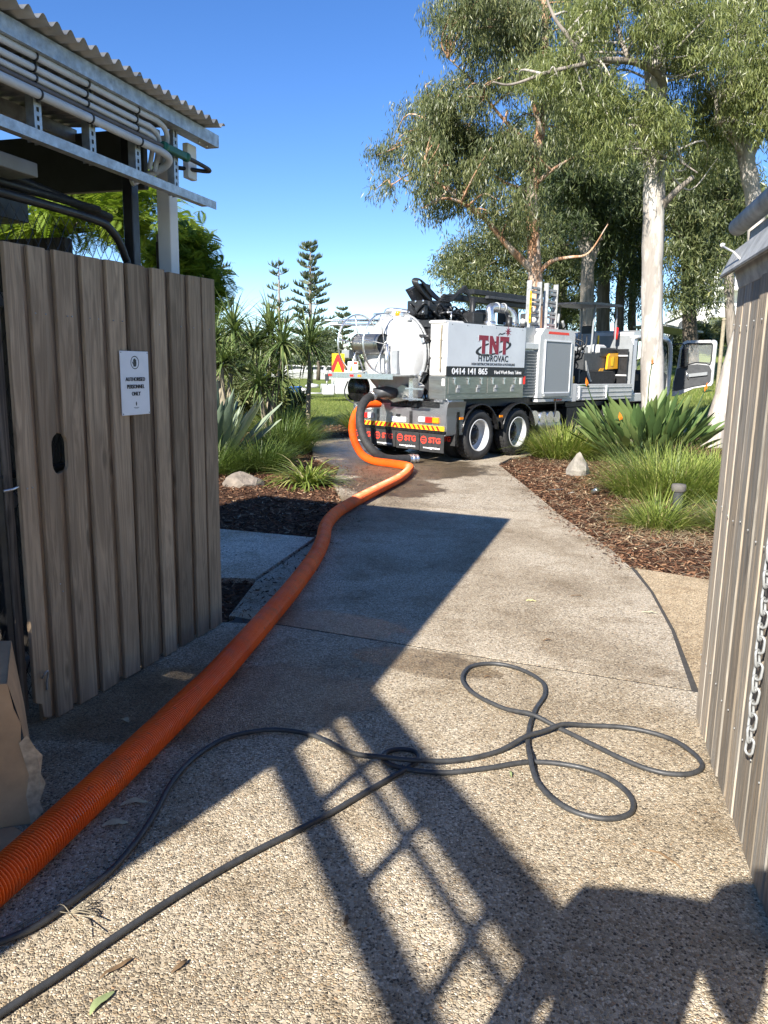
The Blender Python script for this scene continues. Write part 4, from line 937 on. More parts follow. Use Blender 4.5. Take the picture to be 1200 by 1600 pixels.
# dish ribs and stickers on the door
b = MB(); b.lathe([(0, .032), (-.002, .03), (-.002, 0.001)], tp(-1.335, .30, ZC - .10), 'x', 20); b.build('sticker', M['blue'], door)
for k, (r, z) in enumerate(((.42, .08), (.43, -.0), (.425, -.08), (.40, -.16), (.37, -.24), (.33, -.32))):
    sx = -1.385 + .30 * (math.hypot(r, z) / .66) ** 3.2; b = MB(); b.box(tp(sx + .012, r, ZC + z), (.012, .05, .022), Matrix.Rotation(math.radians(18 * k - 20), 3, 'X')); b.build('sticker', M['stg_red'] if k < 2 else M['mid_grey'], door)
b = MB(); b.b2(-1.12, -1.0, -.42, -.26, 2.50, 2.58, 0, .02); b.build('lifting_lug', M['white'], truck)
MB().lathe([(0, .05), (.0, .055), (.07, .055), (.085, .04), (.09, .001)], tp(-1.0, .05, 2.60), 'z', 16).build('beacon', M['amber'], truck)
# lower hinge, sump and valve
b = MB(); b.prism([(-.25, 1.24), (.15, 1.05), (.55, 1.12), (.62, 1.30), (.2, 1.42), (-.2, 1.40)], lambda a, c, h: (-1.2 + h, -a, c), 0, .35); b.build('sump', M['steel'], truck)
b = MB(); b.prism([(.45, 1.30), (.62, 1.42), (.72, 1.36), (.66, 1.16), (.50, 1.10), (.42, 1.2)], lambda a, c, h: (-1.14 + h, -a, c), 0, .16); b.build('hinge_bracket', M['white'], truck)
MB().tube([tp(-1.15, .2, 1.22), tp(-1.3, .05, 1.24), tp(-1.42, -.12, 1.20)], .10, 16).build('valve_body', M['dark_grey'], truck)
b = MB(); b.tube([tp(-1.18, .2, 1.30), tp(-1.2, .02, 1.36)], .035, 10); b.build('valve_ram', M['steel'], truck)
b = MB(); b.lathe([(-.05, .13), (-.05, .16), (.0, .16), (.0, .13)], tp(-1.2, -.05, 1.25), 'x', 20); b.build('valve_flange', M['alu'], truck)
b = MB(); b.lathe([(-.02, .001), (-.02, .24), (.03, .25), (.10, .25), (.13, .2)], tp(-1.25, -.75, 1.28), 'x', 24); b.build('black_drum', M['black_paint'], truck)
ttube('loop_cable', [(-1.3, -.95, 1.4), (-1.32, -1.02, 1.22), (-1.3, -.98, 1.08), (-1.28, -.82, 1.0), (-1.2, -.7, 1.02)], .012, M['black_steel'])
# ---- hose reel platform beside the door
PS = -1.72
pl = tb('reel_platform', PS, PS + .62, -1.02, .62, 1.53, 1.56, M['alu']); tb('platform_skirt', PS - .006, PS, -1.02, .62, 1.47, 1.565, M['alu'], pl)
b = MB(); b.prism([(-1.02, 1.53), (.62, 1.53), (.62, 1.42), (.2, 1.46), (-.4, 1.50)], lambda a, c, h: (PS + .58 + h, -a, c), 0, .01); b.build('platform_web', M['alu'], pl)
for r, mt in ((-.98, 'red'), (-.40, 'red'), (-.20, 'amber')): tb('marker_lamp', PS - .022, PS - .006, r - .035, r + .035, 1.50, 1.54, M[mt], pl)
RX = PS + .28; RZ = 2.09
for r in (-.52, .12):
    b = MB(); n = 40; b.tube([tp(RX + .52 * math.cos(2 * PI * i / n), r, RZ + .52 * math.sin(2 * PI * i / n)) for i in range(n)], .017, 8, close=True)
    for k in range(5):
        a = 2 * PI * k / 5 + .5; b.tube([tp(RX, r, RZ), tp(RX + .52 * math.cos(a), r, RZ + .52 * math.sin(a))], .013, 6)
    b.build('reel_flange', M['alu'], truck)
b = MB(); b.lathe([(-.12, .18), (.52, .18)], tp(RX, 0, RZ), 'y', 28); b.build('reel_drum', M['steel'], truck)
b = MB(); b.lathe([(.52, .001), (.60, .06), (.60, .10), (.56, .13), (.53, .19), (.50, .19)], tp(RX, 0, RZ), 'y', 24); b.build('reel_hub', M['steel'], truck)
for r in (-.62, .2): 
    b = MB(); b.tube([tp(RX, r, RZ), tp(RX, r, 1.56)], .035, 8); b.tube([tp(RX, r, RZ - .05), tp(RX + .25, r, 1.56)], .022, 8); b.build('reel_stand', M['alu'], truck)
tb('reel_motor', RX - .14, RX + .12, -.84, -.62, 1.83, 1.98, M['mid_grey'], None, .01); tb('control_box', RX + .05, RX + .22, .26, .40, 1.56, 1.98, M['mid_grey'], None, .01)
tb('reel_frame', RX + .28, RX + .34, .42, .48, 1.56, 2.35, M['alu']); tb('reel_frame', RX + .28, RX + .34, -.95, -.90, 1.56, 2.2, M['alu'])
# chevron plate and warning labels hung on the platform
ch_ = tb('chevron_plate', PS - .012, PS - .004, -.93, -.60, 1.575, 1.91, M['yellow'])
def cvp(x, y, h): return (PS - .0125 - h, -(-.765 + x), 1.7425 + y)
for poly in ([(-.165, -.165), (-.11, -.165), (0, .03), (.11, -.165), (.165, -.165), (.165, -.06), (.03, .155), (-.03, .155), (-.165, -.06)],):
    b = MB(); b.prism(poly, cvp, 0, .0012); b.build('red_chevron', M['red'], ch_)
wl = tb('warning_label', PS - .012, PS - .004, -.50, -.24, 1.575, 1.77, M['white_ink'])
b = MB(); b.prism([(-.45, 1.60), (-.37, 1.60), (-.41, 1.74)], lambda a, c, h: (PS - .0125 - h, -a, c), 0, .0012); b.build('yellow_triangle', M['yellow'], wl)
tb('red_heading', PS - .0138, PS - .0122, -.35, -.25, 1.72, 1.765, M['stg_red'], wl)
# long rails running back over the reel
for r, z in ((-.95, 2.52), (-.80, 2.44)): 
    b = MB(); b.tube([tp(PS - .18, r, z - .02), tp(-.3, r + .25, z + .06)], .022, 6); b.build('boom_rest_rail', M['alu'], truck)
for s, r0, r1, z in ((-.95, -.62, .0, 2.66), (-.55, -.5, .35, 2.70), (-.2, .1, .6, 2.69)): 
    b = MB(); b.tube([tp(s, r0, z), tp(s + .05, r1, z + .015)], .012, 6); b.tube([tp(s, r0, z), tp(s, r0, 2.5)], .012, 6); b.tube([tp(s + .05, r1, z + .015), tp(s + .05, r1, 2.5)], .012, 6); b.build('hand_rail', M['alu'], truck)
ttube('vent_pipe', [(-.95, -.30, 2.5), (-.95, -.30, 2.66), (-.93, -.24, 2.71), (-.8, -.05, 2.70), (-.6, .15, 2.66)], .05, M['alu'], n=12)
b = MB(); b.b2(-.8, -.5, -.1, .5, 2.60, 2.64); b.build('top_plate', M['alu'], truck)

# ---- white poly tank and lettered panel on the right side, tool box below
S0, S1 = -1.03, 1.36
b = MB()
for z0, z1 in ((1.545, 1.84), (1.85, 2.14), (2.15, 2.45)): b.b2(-1.03, S1, -1.235, -.85, z0, z1, 0, .02)
b.b2(-1.012, S1 - .02, -1.222, -.87, 1.56, 2.44); b.b2(-1.05, -.5, -1.20, -.82, 2.44, 2.50, 0, .02); wt = b.build('water_tank', M['white_poly'], truck)
ttube('sight_tube', [(-1.05, 1.13, 2.42), (-1.055, 1.12, 2.0), (-1.05, 1.12, 1.62)], .014, M['stem'], wt)
for z in (2.40, 1.62):
    MB().lathe([(0, .014), (.02, .014), (.02, .001)], tp(-1.03, .93, z), 'x', 8).build('bolt', M['galv_dull'], wt)
pn = tb('side_panel', S0, S1, 1.236, 1.25, 1.715, 2.465, M['panel'], None, .003)
for s in np.linspace(S0 + .12, S1 - .12, 6): MB().cyl(tp(s, 1.249, 2.43), tp(s, 1.254, 2.43), .008, n=8).build('rivet', M['dark_grey'], pn)
st = tb('black_strip', S0, S1, 1.236, 1.2505, 1.55, 1.713, M['ink'], None, .002)
def sp_(s0, z0, d=1.2508): return lambda x, y, h: (s0 + x, -(d + h), z0 + y)
# logo: ring behind, block letters, fuse and star
LC = .33
b = MB(); n = 48
o_ = [(.56 * math.cos(2 * PI * i / n), .118 * math.sin(2 * PI * i / n)) for i in range(n)]; i_ = [(.03 * math.cos(2 * PI * i / n) * 0 + .475 * math.cos(2 * PI * i / n), .088 * math.sin(2 * PI * i / n)) for i in range(n)]
rot = math.radians(9); RRt = lambda a, c: (a * math.cos(rot) - c * math.sin(rot), a * math.sin(rot) + c * math.cos(rot))
vs = [sp_(LC, 2.06)(*RRt(*p), .0006) for p in o_ + i_]; b.add(vs, [(i, (i + 1) % n, n + (i + 1) % n, n + i) for i in range(n)]); b.build('logo_ring', M['ink'], pn)
def block(poly, dx, k, mt, h):
    b = MB()
    for pg in poly: b.prism([(x * k, y) for x, y in pg], sp_(LC + dx, 2.115), h, h + .0012)
    return b.build('logo_letter', mt, pn)
HT = .165; Wd = .15
Tp = [[(-Wd, HT), (Wd, HT), (Wd, HT - .085), (-Wd, HT - .085)], [(-.052, HT - .085), (.052, HT - .085), (.052, -HT), (-.052, -HT)], [(-Wd, HT - .085), (-Wd + .03, HT - .085), (-Wd, HT - .115)], [(Wd, HT - .085), (Wd, HT - .115), (Wd - .03, HT - .085)]]
Np = [[(-Wd, -HT), (-.06, -HT), (-.06, HT), (-Wd, HT)], [(.06, -HT), (Wd, -HT), (Wd, HT), (.06, HT)], [(-.0605, HT), (-.0605, HT - .16), (.0605, -HT), (.0605, -HT + .16)]]
for dx, pg in ((-.325, Tp), (0, Np), (.325, Tp)):
    block([[(x * 1.08, y * 1.035) for x, y in q] for q in pg], dx, 1.0, M['panel'], .0010); block(pg, dx, .97, M['maroon'], .0024)
b = MB(); stp = []
for i in range(18):
    a = 2 * PI * i / 18 + .2; q = .088 if i % 2 == 0 else .036; q *= (1.25 if i % 4 == 0 else 1); stp.append((q * math.cos(a), q * math.sin(a) * 1.05))
b.prism(stp, sp_(LC + .43, 2.375), .0006, .0018); b.build('logo_star', M['maroon'], pn)
b = MB(); pts = spline([(.12, .0), (.17, .035), (.23, .03), (.28, .04), (.34, .06)], 5)
fz = [(p[0], p[1] + .011) for p in pts] + [(p[0], p[1] - .011) for p in reversed(pts)]
b.add([sp_(LC, 2.293)(x, y, .0012) for x, y in fz], [(i, i + 1, len(fz) - 2 - i, len(fz) - 1 - i) for i in range(len(pts) - 1)]); b.build('logo_fuse', M['ink'], pn)
lettering('lettering', 'HYDROVAC', .155, sp_(LC, 1.868), M['ink'], pn, .003, 1.07, spacing=1.06)
lettering('lettering', 'NON DESTRUCTIVE EXCAVATION & POTHOLING', .062, sp_(LC + .02, 1.765), M['ink'], pn, .0005, .98)
lettering('lettering', '0414 141 865', .150, sp_(-.36, 1.628), M['white_ink'], st, .003, 1.26)
lettering('lettering', 'Hard Work Beats Talent', .093, sp_(.82, 1.618), M['white_ink'], st, .0, .95)
# tool box: two drop doors, toggles and locks
tx = tb('tool_box', -1.03, S1 + .02, .85, 1.235, 1.135, 1.545, M['steel'], None, .006)
for s0, s1 in ((-.96, .13), (.19, 1.20)):
    dr = tb('tool_door', s0, s1, 1.232, 1.245, 1.235, 1.53, M['steel'], tx, .004)
    for k in range(3):
        s = s0 + (s1 - s0) * (.14 + .36 * k); b = MB(); b.b2(s - .04, s + .04, -1.262, -1.244, 1.50, 1.525, 0, .004); b.b2(s - .012, s + .012, -1.268, -1.244, 1.42, 1.51, 0, .004); b.b2(s - .008, s + .04, -1.262, -1.244, 1.40, 1.425, 0, .004); b.build('toggle_latch', M['alu'], dr)
    for k in (.24, .78):
        s = s0 + (s1 - s0) * k; b = MB(); b.b2(s - .05, s + .05, -1.256, -1.244, 1.26, 1.35, 0, .004); b.b2(s - .025, s + .055, -1.268, -1.25, 1.33, 1.39, 0, .004); b.build('door_lock', M['galv_dull'], dr)
for s0 in np.linspace(-.9, 1.2, 10): MB().cyl(tp(s0, 1.234, 1.19), tp(s0, 1.239, 1.19), .008, n=6).build('rivet', M['galv_dull'], tx)
tb('white_tag', -1.04, -1.032, 1.16, 1.22, 1.38, 1.50, M['white_ink'], tx); tb('white_tag', 1.24, 1.30, 1.238, 1.244, 1.40, 1.52, M['white_ink'], tx); tb('red_marker', S1 + .022, S1 + .06, 1.10, 1.25, 1.40, 1.55, M['red'], tx)
tb('box_foot', -1.05, -.45, 1.0, 1.2, 1.09, 1.135, M['alu_plate'], tx)
ttube('lifting_eye', [(-1.0, 1.24, 1.15), (-.95, 1.27, 1.10), (-.88, 1.26, 1.12)], .014, M['alu'], tx)
# plumbing between tank and poly tank
rp = random.Random(2)
tb('pipe_column', -1.30, -1.16, .62, .72, 1.10, 1.50, M['alu'])
tb('ladder_rung', -1.32, -1.28, .55, .95, 1.30, 1.33, M['alu']); tb('ladder_rung', -1.32, -1.28, .5, .95, 1.12, 1.15, M['alu'])
for k in range(14):
    z0 = rp.uniform(1.4, 2.5); r0 = rp.uniform(.62, .8); pts = [(-.78 + rp.uniform(-.1, .1), r0, z0)]
    for j in range(3): pts.append((pts[-1][0] + rp.uniform(-.1, .1), min(.84, max(.56, pts[-1][1] + rp.uniform(-.1, .1))), pts[-1][2] - rp.uniform(.1, .3)))
    ttube('hydraulic_line', pts, rp.uniform(.010, .02), M['black_steel'])
for z, rr2 in ((2.26, .035), (2.05, .03), (1.80, .035), (1.62, .03)): MB().cyl(tp(-.84, .6, z), tp(-.86, .86, z - .03), rr2, n=12).build('suction_pipe', M['rubber'], truck)
MB().cyl(tp(-1.02, .60, 2.24), tp(-1.05, .86, 2.22), .03, n=12).build('valve_ram', M['black_steel'], truck)
for k in range(8): tb('fitting', -.90 + .03 * k, -.86 + .03 * k, .74 + .02 * (k % 3), .80 + .02 * (k % 3), 1.95 + .07 * k, 2.02 + .07 * k, M['alu'] if k % 2 else M['black_steel'])
tb('pump_block', -.85, -.5, .55, .84, 1.2, 2.4, M['black_steel'])

# ---- boom, black, folded along the top
b = MB(); b.b2(-.62, .05, -.38, .0, 2.56, 2.80, 0, .02); b.b2(-.45, .25, -.30, .05, 2.78, 2.92, 0, .03); b.b2(-.80, -.70, -.50, -.08, 2.62, 2.88, 0, .01); b.build('boom_base', M['black_steel'], truck)
for r, z in ((.48, 2.86), (.48, 2.67), (.30, 2.86), (.15, 2.67)): MB().lathe([(-.02, .022), (-.025, .001)], tp(-.80, r, z), 'x', 8).build('bolt', M['alu'], truck)
tb('boom_beam', .2, 2.9, .12, .34, 2.96, 3.07, M['black_steel'], None, .01); tb('boom_beam', .9, 2.95, .14, .30, 3.12, 3.22, M['black_steel'], None, .01); tb('boom_tube', 1.2, 2.7, .35, .43, 3.05, 3.11, M['dark_grey'], None, .01)
b = MB(); b.prism([(-.80, 3.08), (-.62, 2.90), (-.20, 2.90), (-.28, 3.20), (-.45, 3.22)], lambda a, c, h: (a, -.02 - h, c), 0, .16); b.build('boom_knuckle', M['black_steel'], truck)
for k in range(7):
    o = .05 * k; ttube('hydraulic_hose', [(-.30 + o * .3, .3 - o * .5, 2.86), (-.55 - o * .25, .28 - o * .4, 3.0 + o * .3), (-.72 - o * .12, .25 - o * .3, 3.2 + o * .16), (-.60 + o * .4, .22 - o * .3, 3.25 + o * .05), (-.25 + o, .2 - o * .3, 3.0), (.1 + o, .18 - o * .2, 2.9)], .017, M['black_steel'])
for k in range(4):
    o = .035 * k; ttube('hydraulic_hose', [(-.2 + o, .34, 2.92 + o), (.1 + o, .36, 2.93 + o), (.32 + o, .38, 3.08 + o), (.5, .4, 3.11 + o), (.62, .42, 3.02), (.64, .45, 2.8), (.62, .5, 2.5)], .024, M['black_steel'])
for k in range(26):
    s = rp.uniform(-.85, .9); ttube('hydraulic_hose', [(s, rp.uniform(.1, .5), 2.6), (s + rp.uniform(-.2, .3), rp.uniform(.2, .55), rp.uniform(2.6, 2.85)), (s + rp.uniform(.0, .5), rp.uniform(.2, .5), rp.uniform(2.55, 2.75)), (s + rp.uniform(.2, .7), rp.uniform(.3, .6), 2.5)], rp.uniform(.014, .03), M['black_steel'])
tb('engine_deck', -.9, 3.1, -.6, .9, 2.40, 2.52, M['black_steel'])
for s, r, z, mt in ((.55, .55, 2.60, 'black_steel'), (.95, .2, 2.66, 'dark_grey'), (1.55, .1, 2.72, 'black_steel'), (2.2, .2, 2.74, 'black_steel'), (2.6, .5, 2.70, 'dark_grey')): tb('machinery', s - .16, s + .16, r - .15, r + .15, z - .14, z + .14, M[mt], None, .02)
MB().cyl(tp(.62, .5, 2.46), tp(.62, .5, 3.02), .05, n=10).build('boom_rest', M['black_steel'], truck)
# bright ducts
ttube('air_duct', [(.62, .92, 2.46), (.62, .92, 2.66), (.62, .90, 2.78), (.72, .88, 2.84), (.95, .86, 2.85), (1.22, .84, 2.83), (1.36, .84, 2.74), (1.38, .84, 2.5)], .075, M['alu'], n=16)
ttube('air_duct', [(1.15, .55, 2.84), (1.45, .55, 2.86), (1.66, .60, 2.84), (1.76, .66, 2.74), (1.78, .68, 2.5)], .075, M['alu'], n=16)
for s, r, z in ((.62, .92, 2.52), (1.38, .84, 2.54), (1.78, .68, 2.54)): MB().lathe([(-.05, .075), (-.05, .115), (.05, .115), (.05, .075)], tp(s, r, z), 'z', 20).build('duct_flange', M['alu'], truck)
for s in (.90, 1.12): MB().lathe([(-.02, .078), (-.02, .09), (.02, .09), (.02, .078)], tp(s, .86, 2.85), 'x', 18).build('duct_band', M['galv_dull'], truck)
MB().cyl(tp(1.28, .9, 2.44), tp(1.28, .9, 2.68), .06, n=14).build('filter', M['black_steel'], truck)
for s, r, z in ((1.75, .95, 2.62), (1.98, 1.05, 2.66), (2.0, 1.0, 2.86)): MB().lathe([(0, .03), (-.05, .05), (-.10, .055), (-.105, .001)], tp(s, r, z), 'x', 14).build('work_lamp', M['white_poly'], truck)

# ---- cooler housing ahead of the panel
b = MB()
for k in range(15): b.box(tp(1.62, 1.20, 1.20 + .058 * k), (.48, .012, .052), Matrix.Rotation(math.radians(28), 3, 'X'))
lv = b.build('louvre_panel', M['mid_grey'], truck); tb('louvre_back', 1.38, 1.88, 1.02, 1.17, 1.14, 2.08, M['white'], lv)
tb('white_cap', 1.37, 1.90, .8, 1.24, 2.08, 2.20, M['white'], None, .01); b = MB(); b.prism([(1.40, 2.20), (1.90, 2.20), (1.90, 2.50), (1.52, 2.50), (1.40, 2.40)], lambda a, c, h: (a, -1.10 - h, c), 0, .02); b.build('chequer_cheek', M['alu_plate'], truck)
b = MB(); b.prism([(1.86, 1.12), (3.2, 1.10), (3.2, 2.42), (3.10, 2.50), (2.02, 2.50), (1.86, 2.34)], lambda a, c, h: (a, h, c), -1.26, -.35); hb = b.build('cooler_housing', M['white'], truck)
b = MB(); b.prism([(2.06, 1.24), (3.02, 1.24), (3.02, 2.24), (2.06, 2.24)], lambda a, c, h: (a, -1.265 - h, c), 0, .012); b.build('radiator_screen', M['grey_mesh'], hb)
for s0, s1, z0, z1 in ((2.03, 3.05, 2.245, 2.275), (2.03, 3.05, 1.205, 1.235), (2.03, 2.055, 1.235, 2.245), (3.025, 3.05, 1.235, 2.245)): tb('screen_frame', s0, s1, 1.262, 1.29, z0, z1, M['panel'], hb, .004)
tb('screen_foot', 2.05, 3.0, 1.262, 1.31, 1.15, 1.20, M['mid_grey'], hb)
b = MB(); b.b2(2.25, 2.80, -1.2, -.95, 2.501, 2.506); b.build('red_label', M['stg_red'], hb)
b = MB(); b.prism([(2.15, 2.395), (2.95, 2.395), (2.93, 2.445), (2.17, 2.445)], lambda a, c, h: (a, -1.2612 - h, c), 0, .001); b.build('red_label', M['stg_red'], hb)
tb('lower_trim', 1.9, 3.2, 1.12, 1.25, 1.04, 1.10, M['white'], hb)
for s in (2.55, 2.66, 2.77): tb('marker_lamp', s - .04, s + .04, 1.25, 1.262, 1.055, 1.085, M['red'] if s > 2.6 else M['amber'], hb)
ttube('hanging_strap', [(2.55, 1.25, 1.1), (2.56, 1.27, .9), (2.54, 1.26, .72)], .014, M['black_steel'])
# aluminium loading ramps standing upright
for s0, r in ((1.80, .98), (2.42, .98)):
    rm = bpy.data.objects.new('loading_ramp', None); link(rm, truck)
    for k in (0, .36): MB().b2(s0 + k, s0 + k + .028, -r - .05, -r + .06, 2.46, 3.42, 0, .004).build('ramp_rail', M['galv_dull'], rm)
    for k in range(12):
        if k % 3 == 2: continue
        MB().b2(s0 + .028, s0 + .36, -r - .03, -r + .03, 2.50 + .076 * k, 2.50 + .076 * k + .05, 0, .004).build('ramp_rung', M['galv_dull'], rm)
tpn = tb('hazard_tape', 1.79, 1.81, 1.034, 1.045, 2.6, 3.2, M['yellow'])
b = MB()
for k in range(6): b.prism([(1.765, 2.62 + .1 * k), (1.80, 2.65 + .1 * k), (1.80, 2.70 + .1 * k), (1.765, 2.67 + .1 * k)], lambda a, c, h: (a, -1.036 - h, c), 0, .004)
b.build('black_bars', M['ink'], tpn); tb('hazard_tape', 1.762, 1.802, 1.028, 1.036, 2.6, 3.22, M['yellow'])

# ---- flat deck with drop side, then the cab
tb('deck', 3.2, 6.0, -1.15, 1.2, 1.30, 1.37, M['dark_grey'])
ds = tb('drop_side', 3.42, 6.0, 1.20, 1.24, 1.04, 1.39, M['white'], None, .006)
for z in (1.12, 1.22, 1.32): tb('side_rib', 3.44, 5.98, 1.24, 1.252, z - .012, z + .012, M['white'], ds, .004)
tb('side_post', 3.21, 3.40, 1.16, 1.25, 1.02, 1.40, M['white'], None, .006)
for s in (3.5, 4.7): tb('side_latch', s - .02, s + .02, 1.25, 1.28, 1.08, 1.36, M['panel'], ds, .004)
tb('drop_side', 3.25, 6.0, -1.24, -1.20, 1.04, 1.39, M['white'])
cab = bpy.data.objects.new('cab', None); link(cab, truck); cab['label'] = 'white cab with its driver door swung open'
# floor, back wall, pillars, roof: an open box one can see through
b = MB(); b.b2(6.12, 8.35, -1.15, 1.15, .95, 1.12, 0, .02); b.build('cab_floor', M['dark_grey'], cab)
b = MB(); b.prism([(-1.15, 1.0), (1.15, 1.0), (1.15, 2.30), (1.05, 2.52), (-1.05, 2.52), (-1.15, 2.30)], lambda a, c, h: (6.06 + h, -a, c), 0, .05); b.build('back_wall', M['mid_grey'], cab)
b = MB(); b.prism([(6.06, 2.46), (6.10, 2.60), (6.5, 2.66), (7.6, 2.66), (8.0, 2.56), (8.08, 2.46)], lambda a, c, h: (a, h, c), -1.14, 1.14); b.build('cab_roof', M['white'], cab)
for sd_ in (1, -1):
    ttube('front_pillar', [(8.0, 1.15 * sd_, 2.46), (8.12, 1.16 * sd_, 2.30), (8.16, 1.17 * sd_, 1.95), (8.14, 1.18 * sd_, 1.6), (8.12, 1.18 * sd_, 1.0)], .055, M['white'], cab)
    tb('rear_pillar', 6.08, 6.30, 1.10 * sd_ - .03, 1.10 * sd_ + .05, 1.0, 2.48, M['panel'], cab, .02)
    ttube('roof_side', [(6.1, 1.13 * sd_, 2.48), (7.2, 1.14 * sd_, 2.52), (8.0, 1.14 * sd_, 2.47)], .05, M['white'], cab)
    tb('sill', 6.1, 8.2, 1.12 * sd_ - .03, 1.12 * sd_ + .04, .95, 1.16, M['white'], cab, .02)
b = MB(); b.prism([(6.6, 1.45), (7.3, 1.45), (7.3, 1.6), (6.85, 1.65), (6.72, 2.3), (6.55, 2.3)], lambda a, c, h: (a, -.25 - h, c), 0, .5); b.build('driver_seat', M['black_steel'], cab)
b = MB(); b.prism([(7.7, 1.2), (8.3, 1.2), (8.3, 1.55), (7.9, 1.72), (7.75, 1.6)], lambda a, c, h: (a, h, c), -1.1, 1.1); b.build('dashboard', M['dark_grey'], cab)
b = MB(); n = 28; b.tube([(7.72 + .06 * math.sin(2 * PI * i / n), -.5 + .21 * math.cos(2 * PI * i / n), 1.78 + .2 * math.sin(2 * PI * i / n)) for i in range(n)], .016, 6, close=True); b.build('steering_wheel', M['black_steel'], cab)
b = MB(); b.b2(8.18, 8.32, -1.12, 1.12, .75, 1.55, 0, .03); b.build('front_panel', M['white'], cab); b = MB(); b.add([(8.26, -1.08, 1.56), (8.26, 1.08, 1.56), (8.12, 1.05, 2.44), (8.12, -1.05, 2.44)], [(0, 1, 2, 3)]); 
gm, gnt, gbs = new_mat('clear_glass'); gbs.inputs['Roughness'].default_value = .02; gbs.inputs['Base Color'].default_value = (.9, .95, .95, 1); gbs.inputs['Alpha'].default_value = .12; M['clear_glass'] = gm
b.build('windscreen', gm, cab)
for z, s0 in ((1.52, 5.75), (1.98, 5.75)): 
    b = MB(); b.cyl(tp(5.9, .25, z + .06), tp(5.9, 1.12, z + .06), .022, n=8); b.build('headboard_rail', M['white'], truck)
tb('headboard', 5.92, 5.97, -1.1, 1.1, 1.37, 2.2, M['black_steel'])
# open driver door, hinged at the front pillar, swung square to the cab
HS = 8.28; dr = bpy.data.objects.new('door', None); link(dr, cab); dr['label'] = 'open driver door with dark trim and round-cornered window'
W0, W1 = 1.24, 2.22
def dpt(a, c, h): return (HS + .10 * (a - W0) + h, -a, c)
out = [(W0, 1.42), (W0 + .06, 1.78), (W0 + .10, 2.26), (W0 + .17, 2.44), (W0 + .26, 2.48), (W1 - .06, 2.49), (W1 - .01, 2.46), (W1 + .01, 2.40), (W1, 1.7), (W1, 1.42), (W1 - .03, 1.36), (W1 - .45, 1.28), (W0 + .1, 1.06), (W0, 1.06)]
win = [(W0 + .14, 1.83), (W0 + .17, 2.24), (W0 + .22, 2.37), (W0 + .29, 2.40), (W1 - .11, 2.41), (W1 - .08, 2.37), (W1 - .08, 1.98), (W1 - .1, 1.88), (W1 - .2, 1.92), (W1 - .45, 1.93)]
bm = bmesh.new()
def loop_(pl_, h): return [bm.verts.new(dpt(a, c, h)) for a, c in pl_]
o1 = loop_(out, 0.0); w1 = loop_(win, 0.0)
eds = [bm.edges.new((L[i], L[(i + 1) % len(L)])) for L in (o1, w1) for i in range(len(L))]
bmesh.ops.triangle_fill(bm, edges=eds, use_beauty=True)
r_ = bmesh.ops.extrude_face_region(bm, geom=list(bm.faces))
for v in [e for e in r_['geom'] if isinstance(e, bmesh.types.BMVert)]: v.co.x += .05
bmesh.ops.recalc_face_normals(bm, faces=bm.faces); me = bpy.data.meshes.new('door_shell'); bm.to_mesh(me); bm.free(); me.materials.append(M['white']); link(bpy.data.objects.new('door_shell', me), dr)
b = MB(); b.prism([(W0 + .03, 1.42), (W0 + .08, 1.76), (W0 + .3, 1.86), (W1 - .40, 1.89), (W1 - .12, 1.86), (W1 - .05, 1.74), (W1 - .05, 1.48), (W1 - .12, 1.40), (W1 - .45, 1.33), (W0 + .1, 1.2), (W0 + .03, 1.2)], lambda a, c, h: dpt(a, c, -h), .002, .03); b.build('trim_panel', M['dark_grey'], dr)
b = MB(); b.prism([(W0 + .40, 1.64), (W1 - .12, 1.70), (W1 - .12, 1.62), (W0 + .42, 1.56)], lambda a, c, h: dpt(a, c, -h), .03, .08); b.build('armrest', M['mid_grey'], dr)
b = MB(); b.tube([dpt(W0 + .34, 1.72, -.06), dpt(W0 + .36, 1.60, -.07), dpt(W0 + .40, 1.5, -.05)], .012, 8); b.build('grab_handle', M['alu'], dr)
b = MB(); pts = [dpt(a, c, -.012) for a, c in win]; b.tube(pts, .016, 6, close=True); b.build('window_seal', M['black_steel'], dr)
b = MB(); b.add([dpt(a, c, .025) for a, c in win], [tuple(range(len(win)))]); b.build('window_pane', gm, dr)
# mirror on its arm
mr = bpy.data.objects.new('mirror', None); link(mr, cab)
b = MB(); b.b2(8.12, 8.22, -1.62, -1.43, 1.80, 2.28, 0, .03); b.build('mirror_shell', M['black_paint'], mr); ttube('mirror_arm', [(8.14, 1.18, 2.36), (8.16, 1.4, 2.40), (8.17, 1.5, 2.34), (8.17, 1.52, 2.24)], .014, M['black_steel'], mr)

# ================================================================== MINI EXCAVATOR ON THE DECK
ex = thing('mini_excavator', 'small black and orange-yellow excavator with canopy riding on the truck deck', 'excavator', (*T2(4.9, .35), 1.37), TZ)
def eb(name, s0, s1, r0, r1, z0, z1, mat, parent=None, bev=.01): return MB().b2(s0 - 4.9, s1 - 4.9, -(r1 - .35), -(r0 - .35), z0 - 1.37, z1 - 1.37, 0, bev).build(name, mat, parent or ex)
def ep(s, r, z): return (s - 4.9, -(r - .35), z - 1.37)
def et(name, pts, rad, mat, n=8, per=5): return MB().tube(spline([ep(*p) for p in pts], per) if len(pts) > 2 else [ep(*p) for p in pts], rad, n).build(name, mat, ex)
for r in (-.10, .78):
    b = MB(); pr_ = []
    for i in range(10): a = PI / 2 + PI * i / 9; pr_.append((4.25 + .14 * math.cos(a), 1.52 + .14 * math.sin(a)))
    for i in range(10): a = -PI / 2 + PI * i / 9; pr_.append((5.65 + .14 * math.cos(a), 1.52 + .14 * math.sin(a)))
    b.prism(pr_, lambda a, c, h: ep(a, r + h - .10, c), 0, .22)
    for k in range(24): b.box(ep(4.2 + .062 * k, r + .01, 1.665), (.03, .23, .018))
    b.build('track', M['rubber'], ex)
